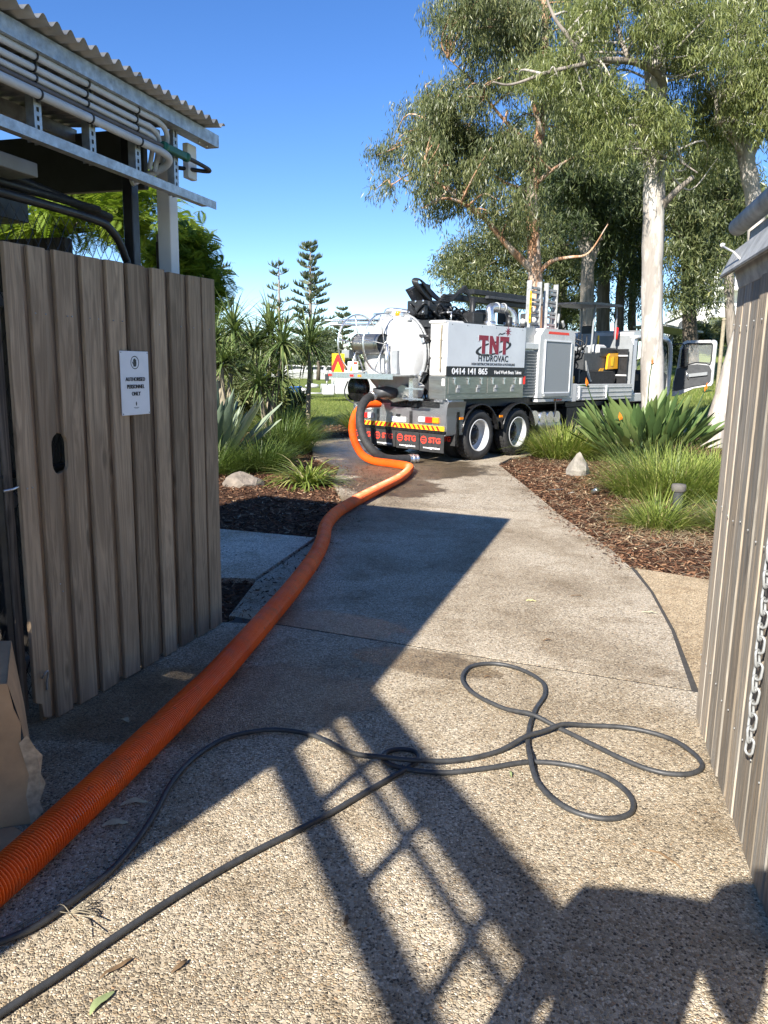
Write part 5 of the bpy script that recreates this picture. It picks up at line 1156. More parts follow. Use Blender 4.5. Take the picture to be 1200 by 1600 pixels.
eb('undercarriage', 4.3, 5.6, -.05, .80, 1.50, 1.66, M['dark_grey'])
b = MB(); b.prism([(4.35, 1.68), (5.70, 1.68), (5.86, 1.80), (5.86, 2.06), (5.70, 2.10), (4.35, 2.06)], lambda a, c, h: ep(a, h, c), -.18, .84); hs_ = b.build('upper_body', M['dark_grey'], ex)
eb('engine_cover', 5.05, 5.86, -.15, .86, 1.98, 2.22, M['black_steel'], None, .03)
b = MB(); b.prism([(5.36, 2.02), (5.44, 2.08), (5.82, 2.10), (5.84, 1.74), (5.33, 1.72)], lambda a, c, h: ep(a, .86 + h, c), 0, .05); b.build('yellow_panel', M['exc_yellow'], ex)
b = MB(); b.prism([(5.46, 1.98), (5.62, 2.02), (5.60, 1.80), (5.50, 1.80)], lambda a, c, h: ep(a, .915 + h, c), 0, .004); b.build('panel_recess', M['yellow'], ex)
b = MB(); b.prism([(5.02, 1.66), (5.10, 1.74), (5.28, 1.74), (5.2, 1.60)], lambda a, c, h: ep(a, .852 + h, c), 0, .006); b.build('yellow_flash', M['exc_yellow'], ex)
lettering('lettering', 'HX17Az', .125, lambda x, y, h: ep(5.36 + x, .853 + h, 1.615 + y), M['white_ink'], ex, .003, 1.1)
eb('lower_skirt', 4.3, 5.86, .80, .852, 1.40, 1.70, M['black_steel'])
eb('white_cover', 5.0, 5.38, .35, .84, 2.06, 2.28, M['white'], None, .04)
b = MB(); b.prism([(4.86, 2.08), (5.25, 2.08), (5.35, 2.2), (5.35, 2.55), (5.27, 2.58), (5.2, 2.25), (4.86, 2.22)], lambda a, c, h: ep(a, .12 + h, c), 0, .45); b.build('seat', M['mid_grey'], ex)
eb('headrest', 5.26, 5.36, .2, .5, 2.52, 2.72, M['black_steel'], None, .02)
for r in (-.12, .80):
    et('canopy_post', [(4.72, r, 2.06), (4.74, r, 2.6), (4.78, r, 3.08), (4.84, r, 3.16), (4.95, r, 3.18)], .024, M['mid_grey'])
    et('canopy_post', [(5.82, r, 2.1), (5.82, r, 2.8), (5.80, r, 3.1), (5.74, r, 3.18), (5.6, r, 3.2)], .024, M['mid_grey'])
b = MB(); b.prism([(3.70, 3.10), (3.72, 3.14), (4.8, 3.205), (5.84, 3.22), (5.86, 3.17), (4.8, 3.15)], lambda a, c, h: ep(a, h, c), -.22, .92); b.build('canopy', M['black_steel'], ex)
MB().cyl(ep(5.86, .80, 2.42), ep(5.86, .80, 2.70), .05, n=14).build('fire_extinguisher', M['red'], ex); et('extinguisher_valve', [(5.86, .80, 2.70), (5.86, .82, 2.75)], .02, M['black_steel'])
eb('beacon_stalk', 5.60, 5.64, .45, .49, 2.3, 2.52, M['yellow'])
# folded boom, dipper, bucket, blade and hoses in front
et('boom', [(4.35, .35, 1.95), (4.0, .42, 2.3), (3.75, .42, 2.75), (3.62, .42, 2.95)], [.09] * 16, M['black_steel'])
et('dipper', [(3.62, .42, 2.95), (3.55, .45, 2.5), (3.62, .45, 1.95), (3.72, .45, 1.6)], [.065] * 16, M['dark_grey'])
et('ram', [(4.2, .52, 1.95), (3.95, .56, 2.5), (3.80, .56, 2.75)], .03, M['galv_dull']); et('ram', [(3.70, .52, 2.9), (3.66, .52, 2.4), (3.68, .52, 2.0)], .028, M['galv_dull'])
b = MB(); b.prism([(3.55, 1.75), (3.80, 1.82), (4.05, 1.70), (4.12, 1.48), (3.9, 1.40), (3.62, 1.48)], lambda a, c, h: ep(a, .2 + h, c), 0, .45); b.build('bucket', M['black_steel'], ex)
b = MB(); b.prism([(4.35, 1.90), (4.60, 1.50), (4.66, 1.44), (4.58, 1.43), (4.42, 1.60)], lambda a, c, h: ep(a, .875 + h, c), 0, .03); b.build('blade_arm', M['galv_dull'], ex)
eb('dozer_blade', 3.98, 4.04, -.2, .95, 1.40, 1.72, M['dark_grey']); eb('yellow_step', 3.55, 3.72, .86, 1.0, 1.40, 1.56, M['exc_yellow'])
rp = random.Random(9)
for k in range(16):
    s = rp.uniform(3.45, 4.5); pts = [(s, rp.uniform(.4, .8), rp.uniform(1.6, 2.0))]
    for j in range(4): pts.append((pts[-1][0] + rp.uniform(-.14, .14), rp.uniform(.4, .85), pts[-1][2] + rp.uniform(.08, .28)))
    et('hydraulic_hose', pts, rp.uniform(.012, .02), M['black_steel'])
for s in (4.45, 4.6): et('control_lever', [(s, .6, 2.06), (s + .03, .6, 2.35), (s + .02, .6, 2.5)], .014, M['black_steel'])

# ================================================================== PLANTS
def ribbons(P0, az, th0, bend, L, W, K=4, fold=0.0, prof=None, twist=0.0):
    """arching strap leaves: N ribbons of K steps; returns verts, quads, verts per ribbon"""
    P0 = np.asarray(P0, float); n = len(P0); pts = [P0]; ths = []
    for k in range(K):
        th = th0 + bend * (k + .5) / K; ths.append(th)
        pts.append(pts[-1] + np.stack([np.cos(az) * np.sin(th), np.sin(az) * np.sin(th), np.cos(th)], 1) * (L / K)[:, None])
    az2 = az + PI / 2 + twist
    side = np.stack([np.cos(az2), np.sin(az2), np.zeros(n)], 1)
    if prof is None: prof = lambda t: np.maximum(.02, 1 - t ** 2.2)
    rows = []; cols = 3 if fold else 2
    for k in range(K + 1):
        w = (W * prof(k / K))[:, None] / 2 if np.ndim(W) else np.full((n, 1), W * prof(k / K) / 2)
        rows.append(pts[k] - side * w)
        if fold:
            th = ths[min(k, K - 1)]; nrm = np.stack([-np.cos(az) * np.cos(th), -np.sin(az) * np.cos(th), np.sin(th)], 1)
            rows.append(pts[k] - nrm * w * fold)
        rows.append(pts[k] + side * w)
    per = cols * (K + 1); V = np.stack(rows, 1).reshape(-1, 3); base = (np.arange(n) * per)[:, None]
    q = []
    for k in range(K):
        for c in range(cols - 1): q.append([k * cols + c, k * cols + c + 1, (k + 1) * cols + c + 1, (k + 1) * cols + c])
    F = (base[:, None, :] + np.array(q)[None]).reshape(-1, 4)
    return V, F, per
def tuft(name, x, y, n, rad, L, W, spread, label, cat, mat, group=None, seed=0, z0=-.03, bend=(.3, 1.3), ell=1.0):
    """strap-leaved clump"""
    r = np.random.default_rng(seed); root = thing(name, label, cat, (x, y, z0), 0, group)
    rr_ = rad * np.sqrt(r.uniform(0, 1, n)); a0 = r.uniform(0, 2 * PI, n)
    P = np.stack([rr_ * np.cos(a0) * ell, rr_ * np.sin(a0), np.zeros(n)], 1)
    az = a0 + r.normal(0, .7, n); th = np.clip(spread * (rr_ / rad) ** .8 + r.normal(0, .12, n), .02, 1.4)
    b = r.uniform(*bend, n); l = r.uniform(*L, n)
    V, F, per = ribbons(P, az, th, b, l, r.uniform(.75, 1.2, n) * W, 5, .0, None, 0)
    t = np.clip(r.normal(.45, .22, n), 0, .9); dead = r.uniform(0, 1, n) < .05; t[dead] = 1.0
    V[:, 2] = np.maximum(V[:, 2], .012)
    npobj('blades', V, F, mat, root, np.repeat(t, per), True); return root
LG_ = 'strap-leaved grass clumps in the beds'
tuft('lomandra', 3.55, 15.2, 1500, .46, (.65, 1.02), .014, .85, 'rounded green-yellow lomandra clump beside the rear wheel', 'grass clump', M['leaf_lom'], LG_, 1, ell=1.25)
tuft('lomandra', 3.95, 10.5, 2000, .58, (.6, .98), .012, .75, 'largest sunlit lomandra clump in front of the bird of paradise', 'grass clump', M['leaf_lom'], LG_, 2, ell=1.25)
tuft('lomandra', 3.08, 8.45, 650, .26, (.35, .62), .010, .95, 'small low lomandra clump nearest the path on the right', 'grass clump', M['leaf_lom'], LG_, 3)
tuft('lomandra', 3.9, 8.35, 600, .26, (.4, .66), .010, .85, 'lomandra clump half hidden by the right-hand boards', 'grass clump', M['leaf_lom'], LG_, 4)
tuft('lomandra', 4.85, 11.4, 800, .45, (.6, .9), .012, .75, 'lomandra clump at the far right of the bed behind the light', 'grass clump', M['leaf_lom'], LG_, 5)
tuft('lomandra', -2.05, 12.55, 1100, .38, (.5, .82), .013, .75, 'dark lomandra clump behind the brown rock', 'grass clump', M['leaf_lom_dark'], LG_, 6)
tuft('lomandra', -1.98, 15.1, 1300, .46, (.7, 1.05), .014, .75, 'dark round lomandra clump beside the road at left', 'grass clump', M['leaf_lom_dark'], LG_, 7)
tuft('lomandra', -2.25, 17.7, 1300, .52, (.8, 1.2), .016, .8, 'sunny yellow-green lomandra clump at the lawn edge', 'grass clump', M['leaf_lom'], LG_, 8)
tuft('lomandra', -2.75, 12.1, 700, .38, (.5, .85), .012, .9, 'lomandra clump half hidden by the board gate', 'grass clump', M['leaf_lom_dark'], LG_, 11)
tuft('lomandra', -.55, 21.2, 800, .5, (.6, 1.0), .018, .8, 'lomandra clump behind the truck hose by the lawn', 'grass clump', M['leaf_lom'], LG_, 9)
tuft('spider_lily', -1.12, 11.1, 230, .20, (.45, .75), .030, .95, 'bright arching broad-leaved tuft beside the wet path', 'plant', M['leaf_lom'], None, 10, bend=(.9, 1.9))

# bird of paradise: every paddle leaf is a piece of its own
def paddle_mesh(L, W, bend, th, seed, mat, agave=False):
    r = np.random.default_rng(seed)
    if agave: prof = lambda t: np.maximum(.03, (.55 + .75 * t if t < .6 else 1.0 * (1 - ((t - .6) / .4) ** 1.6)))
    else: prof = lambda t: .10 if t < .55 else max(.03, math.sin(PI * min(1, ((t - .55) / .45)) ** .8))
    V, F, per = ribbons(np.zeros((1, 3)), np.zeros(1), np.array([th]), np.array([bend]), np.array([L]), W, 12, .38, prof, r.uniform(-.5, .5))
    V += r.normal(0, .0025, V.shape)
    return npmesh('leaf', V, F, mat, np.full(len(V), np.clip(r.normal(.5, .25), 0, 1)), True)
def paddle_plant(name, x, y, n, L, W, label, mat, seed, tilt=(.05, .95), rad=.35, agave=False, bendr=(.05, .55)):
    r = random.Random(seed); root = thing(name, label, 'plant', (x, y, -.03))
    ms = [paddle_mesh(1.0, W, r.uniform(*bendr), 0, seed * 50 + k, mat, agave) for k in range(14)]
    for i in range(n):
        o = link(bpy.data.objects.new('leaf', ms[i % 14]), root)
        a = r.uniform(0, 2 * PI); q = math.sqrt(r.uniform(0, 1)); s = r.uniform(*L) * (1.05 - .15 * q)
        o.location = (rad * q * math.cos(a), rad * q * math.sin(a), 0); t = tilt[0] + (tilt[1] - tilt[0]) * q * r.uniform(.6, 1.05)
        o.rotation_euler = (r.uniform(-.25, .25), t, a + r.uniform(-.5, .5)); o.scale = (s, s, s)
    return root
st1 = paddle_plant('bird_of_paradise', 4.95, 14.55, 280, (.75, 1.55), .112, 'large paddle-leaved bird of paradise plant with orange flowers', M['leaf_strel'], 21, (.02, .82), .6)
for (x, y, z, az) in ((-.62, -.35, .82, 190), (-1.15, .15, 1.42, 200), (.10, .35, 1.85, 60), (.78, -.55, 1.38, 20)):
    fl = bpy.data.objects.new('flower', None); link(fl, st1); fl.location = (x, y, z); fl.rotation_euler[2] = math.radians(az)
    MB().tube(spline([(0, 0, 0), (-.12, 0, -.25), (-.10 - .2 * abs(x), 0, -.7)], 4), .010, 6).build('stalk', M['leaf_strel'], fl)
    MB().tube([(-.03, 0, .0), (.10, 0, .02), (.20, 0, .01)], [.018, .016, .003], 6).build('beak', M['leaf_strel'], fl)
    for k in range(4): MB().prism([(0, 0), (.03, .06), (.02, .15), (-.01, .07)], lambda a, c, h, k=k: (a + .02 * k - .02, h + .014 * (k - 1.5), c * (.8 + .1 * k)), 0, .004).build('petal', M['flower'], fl)
paddle_plant('silver_agave', -2.95, 12.9, 95, (.9, 1.75), .13, 'tall silver-green sword-leaved plant beside the board gate', M['leaf_agave'], 22, (.05, .8), .3, True, (.0, .25))

# spiky rosettes on thin trunks
def rosette_plant(name, x, y, heads, label, seed, nl=110, L=(.7, 1.05)):
    r = np.random.default_rng(seed); root = thing(name, label, 'plant', (x, y, -.03))
    for (dx, dy, h) in heads:
        MB().tube(spline([(dx * .15, dy * .15, 0), (dx * .4, dy * .4, h * .45), (dx * .9, dy * .9, h * .8), (dx, dy, h)], 5), [.05] * 8 + [.038] * 8, 8).build('stem', M['stem'], root)
        n = nl; az = r.uniform(0, 2 * PI, n); th = np.clip(r.beta(1.6, 1.5, n) * 2.3, .03, 2.5); l = r.uniform(*L, n)
        P = np.stack([dx + r.normal(0, .02, n), dy + r.normal(0, .02, n), h + r.uniform(-.10, .06, n)], 1)
        V, F, per = ribbons(P, az, th, r.uniform(.2, 1.15, n), l, .046, 4, .25, lambda t: max(.03, (1 - t) ** .7 if t > .25 else .75 + t))
        npobj('rosette', V, F, M['leaf_drac'], root, np.repeat(np.clip(r.normal(.42, .2, n), 0, 1), per), True)
    return root
rosette_plant('dracaena', -2.55, 16.6, [(-.25, 0, 2.15), (.05, .25, 2.45), (.35, -.1, 2.2), (-.1, -.35, 1.35), (.25, .1, 1.5)], 'spiky-headed dracaena clump with several thin trunks', 31)
rosette_plant('dracaena', -1.75, 17.3, [(.05, 0, 2.18)], 'single spiky dracaena head drooping in front of the lawn', 32, 120, (.75, 1.15))
rosette_plant('dracaena', -3.35, 16.2, [(-.2, 0, 2.2), (.15, .2, 2.45), (0, -.3, 1.75)], 'spiky dracaena just right of the board gate top', 33)

# ================================================================== ROCKS, LIGHT, LITTER IN THE BEDS
def rock(name, x, y, prof, label, mat, seed, rz):
    b = MB(); b.ico((0, 0, 0), 1.0, 3, .0, (1, 1, 1)); r = random.Random(seed); root = None
    nz = [(Vector((r.uniform(-1, 1), r.uniform(-1, 1), r.uniform(-.3, 1))).normalized(), r.uniform(.62, .92)) for _ in range(15)]
    vs = []
    for v in b.v:
        p = Vector(v)
        for n_, d in nz:
            e = p.dot(n_) - d
            if e > 0: p = p - n_ * e
        vs.append((p.x * prof[0] * (1 - prof[3] * max(0, p.z)), p.y * prof[1] * (1 - prof[3] * max(0, p.z)), (p.z + .35) * prof[2] + random.uniform(-.002, .002)))
    b.v = vs; b.sm = [False] * len(b.sm); o = b.build(name, mat); o.location = (x, y, -.03); o.rotation_euler[2] = rz; return tag(o, label, 'rock')
rock('rock', 3.22, 12.65, (.23, .2, .30, .62), 'pale upright pointed rock on the right-hand mulch', M['rock'], 3, .4)
rock('rock', -2.02, 10.95, (.36, .26, .155, .2), 'flat brown rock in the left bed beside the gate', M['rock_dark'], 5, .2)
bl = thing('bollard_light', 'round grey garden bollard light in the right-hand lomandra', 'garden light', (3.66, 9.45, -.03))
MB().lathe([(0, .06), (.26, .06)], (0, 0, 0), 'z', 20).build('light_post', M['dark_grey'], bl); MB().lathe([(.26, .0725), (.28, .088), (.33, .09), (.355, .078), (.362, .001)], (0, 0, 0), 'z', 20).build('light_cap', M['bollard'], bl)
p = G(926, 772); cn = MB().lathe([(0, .028), (.006, .033), (.10, .033), (.107, .027), (.107, .001)], (0, 0, 0), 'z', 16).build('drink_can', M['alu']); cn.location = (p[0], p[1], 0.03); cn.rotation_euler = (math.radians(62), 0, .5); tag(cn, 'small silver can lying on the right-hand mulch', 'can')
p = G(892, 770); o = MB().prism([(-.04, -.02), (.03, -.03), (.045, .015), (-.02, .03)], lambda a, c, h: (a, c, h + .012 * math.sin(a * 60)), 0, .004).build('paper_scrap', M['white_poly']); o.location = (p[0], p[1], .002); tag(o, 'scrap of white paper on the right-hand mulch', 'litter')
p = G(868, 765); o = MB().prism([(-.12, -.03), (.10, -.05), (.13, .02), (.0, .05), (-.1, .03)], lambda a, c, h: (a, c, h + .015 * math.sin(a * 22)), 0, .006).build('dark_rag', M['dark_grey']); o.location = (p[0], p[1], .0); tag(o, 'dark scrap lying on the mulch left of the white one', 'litter')

# ================================================================== TREES
def sprays(centers, n_spray, per, L, W, seed, down=.55, spread=.22, tint=(.5, .22)):
    """leaves hung in sprays about cluster centres: centers (k,4) = x y z radius; returns verts, quads, tint"""
    r = np.random.default_rng(seed); C = np.asarray(centers, float); wgt = C[:, 3] ** 2; wgt /= wgt.sum()
    k = r.choice(len(C), n_spray, p=wgt)
    d = r.normal(0, 1, (n_spray, 3)); d /= np.linalg.norm(d, axis=1)[:, None]; q = r.uniform(.15, 1, n_spray) ** .5
    S = C[k, :3] + d * (C[k, 3] * q)[:, None] * np.array([1, 1, .8])
    n = n_spray * per; S = np.repeat(S, per, 0)
    sd_ = np.repeat(r.normal(0, 1, (n_spray, 3)), per, 0); sd_ /= np.linalg.norm(sd_, axis=1)[:, None]
    P = S + sd_ * (r.uniform(-1, 1, n) * spread)[:, None] + r.normal(0, spread * .28, (n, 3))
    D = r.normal(0, 1, (n, 3)) * (1 - down) + np.array([0, 0, -1.0]) * down * 1.7 + sd_ * .35; D /= np.linalg.norm(D, axis=1)[:, None]
    A = np.cross(D, r.normal(0, 1, (n, 3))); A /= np.linalg.norm(A, axis=1)[:, None]; Nn = np.cross(D, A)
    l = r.uniform(.65, 1.25, n)[:, None] * L; w = r.uniform(.7, 1.2, n)[:, None] * W
    V = np.stack([P, P + D * l * .45 + A * w / 2 + Nn * l * .05, P + D * l + Nn * l * .0, P + D * l * .45 - A * w / 2 + Nn * l * .05], 1).reshape(-1, 3)
    ct = np.repeat(np.repeat(r.normal(0, .10, n_spray), per), 4)
    t = np.clip(np.repeat(r.normal(tint[0], tint[1], n), 4) + ct, 0, 1)
    return V, np.arange(4 * n).reshape(-1, 4), t
def limb(b, pts, r0, r1, n=10, per=5, wob=.0, seed=0):
    sp = spline(pts, per); k = len(sp); r = random.Random(seed)
    rad = [(r0 + (r1 - r0) * (i / (k - 1)) ** .8) * (1 + r.uniform(-.06, .06)) for i in range(k)]
    b.tube(sp, rad, n); return sp
def fill(ell, Y, dY, n, seed, rad):
    """cluster centres inside picture ellipses (px, py, rx, ry) standing at depth Y +- dY"""
    r = np.random.default_rng(seed); out = []; ar = np.array([e[2] * e[3] for e in ell], float); ar /= ar.sum()
    for i in r.choice(len(ell), n, p=ar):
        e = ell[i]; a = r.uniform(0, 2 * PI); q = math.sqrt(r.uniform(0, 1)); y = Y + r.uniform(-dY, dY)
        p = AT(e[0] + e[2] * q * math.cos(a), e[1] + e[3] * q * math.sin(a), y); out.append((*p, r.uniform(*rad)))
    return np.array(out)
def twigs(b, spines, C, n, seed, r0=.028):
    """thin crooked branches from the nearest limb out to the leaf clusters"""
    r = np.random.default_rng(seed); S = np.array([p for s in spines for p in s])
    for c in C[r.choice(len(C), min(n, len(C)), replace=False)]:
        d = np.linalg.norm(S - c[:3], axis=1) + np.maximum(0, S[:, 2] - c[2]) * .6
        a = S[d.argmin()]; m = (a + c[:3]) / 2 + r.normal(0, .12, 3) * np.linalg.norm(c[:3] - a) + np.array([0, 0, .1])
        pts = spline([a, m, c[:3]], 4); b.tube(pts, list(np.linspace(r0, r0 * .3, len(pts))), 5, False)
def tree(name, label, base, trunk, limbs, ell, Y, dY, ncl, crad, nsp, per, leafL, leafW, bark, leaf, seed, r0, r1, down=.55, spread=.22, ntw=60, tw=.028, group=None, tint=(.5, .22), extra=None, limb_bark=None):
    t = thing(name, label, 'tree', base, 0, group); bz = np.array(base); spines = []
    b = MB(); sp = limb(b, [np.array(p) - bz for p in trunk], r0, r1, 14, 6, seed=seed); spines.append(sp); b.build('trunk', bark, t)
    for i, (pts, a, c) in enumerate(limbs):
        b = MB(); spines.append(limb(b, [np.array(p) - bz for p in pts], a, min(c, .014) if c < .045 else c, 9, 5, seed=seed + i)); b.build('limb', limb_bark or bark, t)
    C = fill(ell, Y, dY, ncl, seed, crad); C[:, :3] -= bz
    if extra is not None: C = np.r_[C, np.array(extra) - np.r_[bz, 0]]
    b = MB(); twigs(b, spines, C, ntw, seed + 5, tw); b.build('twigs', bark, t)['kind'] = 'stuff'
    V, F, tt = sprays(C, nsp, per, leafL, leafW, seed + 9, down, spread, tint)
    o = npobj('crown', V, F, leaf, t, tt); return t
A_ = AT
# red-barked gum behind the truck
Y = 24.0
tree('red_gum', 'reddish-barked gum tree rising behind the truck', (*A_(838, 655, Y)[:2], 0),
     [A_(838, 690, Y), A_(838, 560, Y), A_(836, 430, Y), A_(831, 330, Y), A_(834, 260, Y + .2), A_(845, 200, Y + .3), A_(848, 160, Y + .3), A_(852, 60, Y + .6), A_(850, -60, Y + 1)],
     [([A_(834, 425, Y), A_(790, 380, Y - .4), A_(750, 335, Y - .9), A_(700, 310, Y - 1.6), A_(660, 325, Y - 2)], .13, .035),
      ([A_(745, 335, Y - .9), A_(690, 290, Y - 1), A_(650, 270, Y - 1.2), A_(610, 290, Y - 1.4)], .06, .02),
      ([A_(838, 430, Y), A_(862, 408, Y - .3), A_(890, 402, Y - .6), A_(920, 395, Y - .8), A_(950, 350, Y - 1)], .085, .025),
      ([A_(840, 285, Y), A_(868, 262, Y - .4), A_(900, 245, Y - .9), A_(925, 244, Y - 1)], .07, .02),
      ([A_(846, 210, Y), A_(830, 150, Y - .4), A_(815, 100, Y - .6), A_(800, 40, Y - .8)], .085, .03),
      ([A_(850, 195, Y), A_(868, 140, Y), A_(885, 90, Y + .2), A_(905, 60, Y + .4)], .06, .02),
      ([A_(838, 235, Y), A_(790, 190, Y - .5), A_(740, 130, Y - 1), A_(700, 90, Y - 1.2)], .075, .02),
      ([A_(832, 300, Y), A_(780, 280, Y + .5), A_(730, 230, Y + .6), A_(690, 200, Y + .4)], .06, .02)],
     [(765, 75, 85, 85), (700, 215, 72, 90), (625, 240, 45, 38), (600, 290, 28, 28), (690, 300, 55, 30), (760, 250, 70, 90), (860, 60, 95, 75), (735, 20, 65, 35), (800, 330, 40, 35), (665, 175, 30, 40), (900, 180, 60, 70)],
     Y, 2.4, 210, (.32, .72), 6000, 13, .185, .027, M['gum_red'], M['leaf_gum'], 41, .27, .09, .62, .26, 190, .034)
# big white gum in the right-hand bed
Y = 16.6
tree('white_gum', 'tall smooth white-trunked gum standing in the right-hand bed', (*A_(1021, 655, Y)[:2], 0),
     [A_(1020, 700, Y), A_(1019, 560, Y), A_(1019, 430, Y), A_(1022, 300, Y), A_(1022, 180, Y), A_(1024, 80, Y), A_(1024, -20, Y), A_(1030, -160, Y)],
     [([A_(1030, 330, Y), A_(1050, 305, Y - .3), A_(1083, 276, Y - .6)], .085, .05),
      ([A_(1033, 160, Y), A_(1035, 128, Y - .2), A_(1018, 108, Y - .4), A_(985, 96, Y - .7), A_(935, 94, Y - 1), A_(905, 102, Y - 1.1), A_(860, 112, Y - 1.2), A_(800, 132, Y - 1.3), A_(770, 128, Y - 1.4)], .10, .025),
      ([A_(915, 100, Y - 1), A_(890, 60, Y - 1), A_(865, 25, Y - .9), A_(845, -30, Y - .8)], .065, .035),
      ([A_(983, 96, Y - .7), A_(970, 60, Y - .6), A_(958, 10, Y - .5), A_(950, -40, Y - .4)], .06, .03),
      ([A_(1036, 120, Y), A_(1040, 60, Y + .2), A_(1050, 0, Y + .3), A_(1060, -60, Y + .3)], .07, .04),
      ([A_(1030, 250, Y), A_(1060, 252, Y - .5), A_(1090, 270, Y - .9)], .04, .015)],
     [(975, 195, 85, 42), (1050, 210, 45, 38), (1085, 245, 40, 28), (930, 175, 40, 40), (985, 30, 75, 60), (1080, 60, 60, 70), (905, 25, 45, 45), (900, 120, 75, 35), (830, 105, 50, 30)],
     Y + .1, 1.5, 110, (.22, .55), 3500, 12, .155, .019, M['gum_white'], M['leaf_gum2'], 42, .245, .18, .55, .2, 110, .03, limb_bark=M['bark_grey'])
# leaning gum whose trunk shows beside the right-hand boards
Y = 18.0
tree('leaning_gum', 'leaning pale gum trunk beside the right-hand boards', (*A_(1120, 660, Y)[:2], 0),
     [A_(1112, 705, Y), A_(1128, 640, Y), A_(1150, 560, Y), A_(1178, 450, Y), A_(1182, 350, Y), A_(1170, 270, Y), A_(1160, 225, Y), A_(1148, 160, Y), A_(1150, 60, Y), A_(1165, -40, Y)],
     [([A_(1166, 250, Y), A_(1140, 200, Y - .2), A_(1145, 130, Y - .3), A_(1152, 60, Y - .4)], .09, .04),
      ([A_(1168, 255, Y), A_(1190, 215, Y), A_(1215, 180, Y), A_(1240, 120, Y)], .08, .04),
      ([A_(1120, 195, Y - .5), A_(1118, 150, Y - .5), A_(1100, 110, Y - .5), A_(1098, 55, Y - .6)], .06, .02),
      ([A_(1160, 235, Y), A_(1130, 205, Y - .3), A_(1118, 160, Y - .5)], .05, .04)],
     [(1150, 70, 75, 85), (1190, 160, 55, 80), (1110, 150, 35, 60), (1230, 60, 60, 120), (1140, 200, 40, 30)],
     Y, 1.6, 95, (.28, .6), 3200, 12, .16, .020, M['gum_white'], M['leaf_gum2'], 43, .29, .10, .6, .22, 95, .03, limb_bark=M['bark_pale'])
# the wood behind
BG = 'trees standing behind the truck'
def back_tree(px, Yb, w, top, lean, ell, n, seed, label, bark, leaf, nsp=1800, L=.30, W=.06, fork=True):
    z0 = float(hill_z(np.array([(px - 600) / 1200 * Yb]), np.array([Yb]))[0])
    base = A_(px, 660, Yb); base = np.array([base[0], base[1], z0]); s = Yb / 1200
    tr = [base - np.array([0, 0, .3]), A_(px + lean * .3, 480, Yb), A_(px + lean * .6, 400, Yb), A_(px + lean, top, Yb)]
    lm_ = [([A_(px + lean * .5, 430, Yb), A_(px + lean * .5 + 18, 380, Yb), A_(px + lean + 40, 320, Yb)], w * .25 * s, w * .08 * s), ([A_(px + lean * .6, 410, Yb), A_(px + lean * .5 - 22, 350, Yb), A_(px + lean - 40, 290, Yb)], w * .25 * s, w * .08 * s)] if fork else []
    return tree('background_gum', label, tuple(base), tr, lm_, ell, Yb, 3.0, n, (.6, 1.3), nsp, 11, L, W, bark, leaf, seed, w * .55 * s, w * .3 * s, .45, .42, 40, .05, BG, (.42, .22))
back_tree(916, 36, 24, 250, 4, [(900, 290, 60, 60), (930, 340, 45, 40), (880, 230, 60, 50), (940, 230, 40, 60)], 70, 51, 'pale straight trunk rising behind the excavator canopy', M['bark_grey'], M['leaf_dark'], 1900)
back_tree(940, 39, 22, 280, 8, [(950, 300, 50, 60), (975, 340, 40, 40), (930, 400, 30, 25)], 55, 52, 'dark trunk close behind the pale straight one', M['bark_dark'], M['leaf_dark'], 1500)
back_tree(962, 43, 15, 300, 20, [(985, 360, 40, 40), (960, 260, 50, 60), (990, 430, 24, 30)], 45, 53, 'slim dark forked trunk left of the white gum', M['bark_dark'], M['leaf_dark'], 1300)
back_tree(985, 46, 12, 320, 10, [(1000, 300, 45, 60), (975, 480, 25, 22), (995, 400, 22, 30)], 40, 54, 'thinnest dark trunk just left of the white gum', M['bark_dark'], M['leaf_dark'], 1100)
back_tree(1078, 37, 22, 250, -5, [(1075, 380, 40, 50), (1100, 330, 50, 50), (1130, 300, 45, 60), (1060, 300, 35, 50), (1085, 470, 28, 35), (1110, 420, 40, 28)], 85, 55, 'ivy-dark trunk right of the white gum before the apartments', M['bark_dark'], M['leaf_gum'], 2600)
back_tree(803, 44, 15, 330, 0, [(770, 410, 60, 45), (730, 420, 40, 30), (800, 380, 50, 40), (820, 440, 40, 30), (720, 385, 25, 20), (750, 455, 40, 18)], 80, 56, 'feathery gum low behind the truck boom', M['bark_grey'], M['leaf_gum'], 2200, .28, .055)
back_tree(880, 48, 14, 330, 0, [(870, 380, 45, 60), (890, 440, 40, 40), (850, 320, 40, 50), (905, 480, 30, 30)], 70, 57, 'dark-leaved tree between the red gum and the pale trunk', M['bark_dark'], M['leaf_dark'], 2000)
back_tree(1140, 52, 16, 300, 0, [(1120, 360, 50, 45), (1160, 330, 40, 60), (1140, 250, 50, 50), (1095, 260, 40, 50)], 70, 58, 'drooping light green tree in front of the apartments', M['bark_grey'], M['leaf_gum2'], 2200, .34, .05)
back_tree(1010, 56, 14, 300, 0, [(1000, 250, 70, 60), (1040, 350, 30, 60), (960, 180, 70, 60)], 60, 59, 'tall dark tree hidden behind the white gum', M['bark_dark'], M['leaf_dark'], 1800)
back_tree(870, 58, 14, 250, 0, [(860, 200, 80, 60), (800, 260, 60, 50), (920, 130, 60, 60)], 70, 60, 'far dark tree filling the gap above the red gum limbs', M['bark_dark'], M['leaf_dark'], 2000, .36, .07)

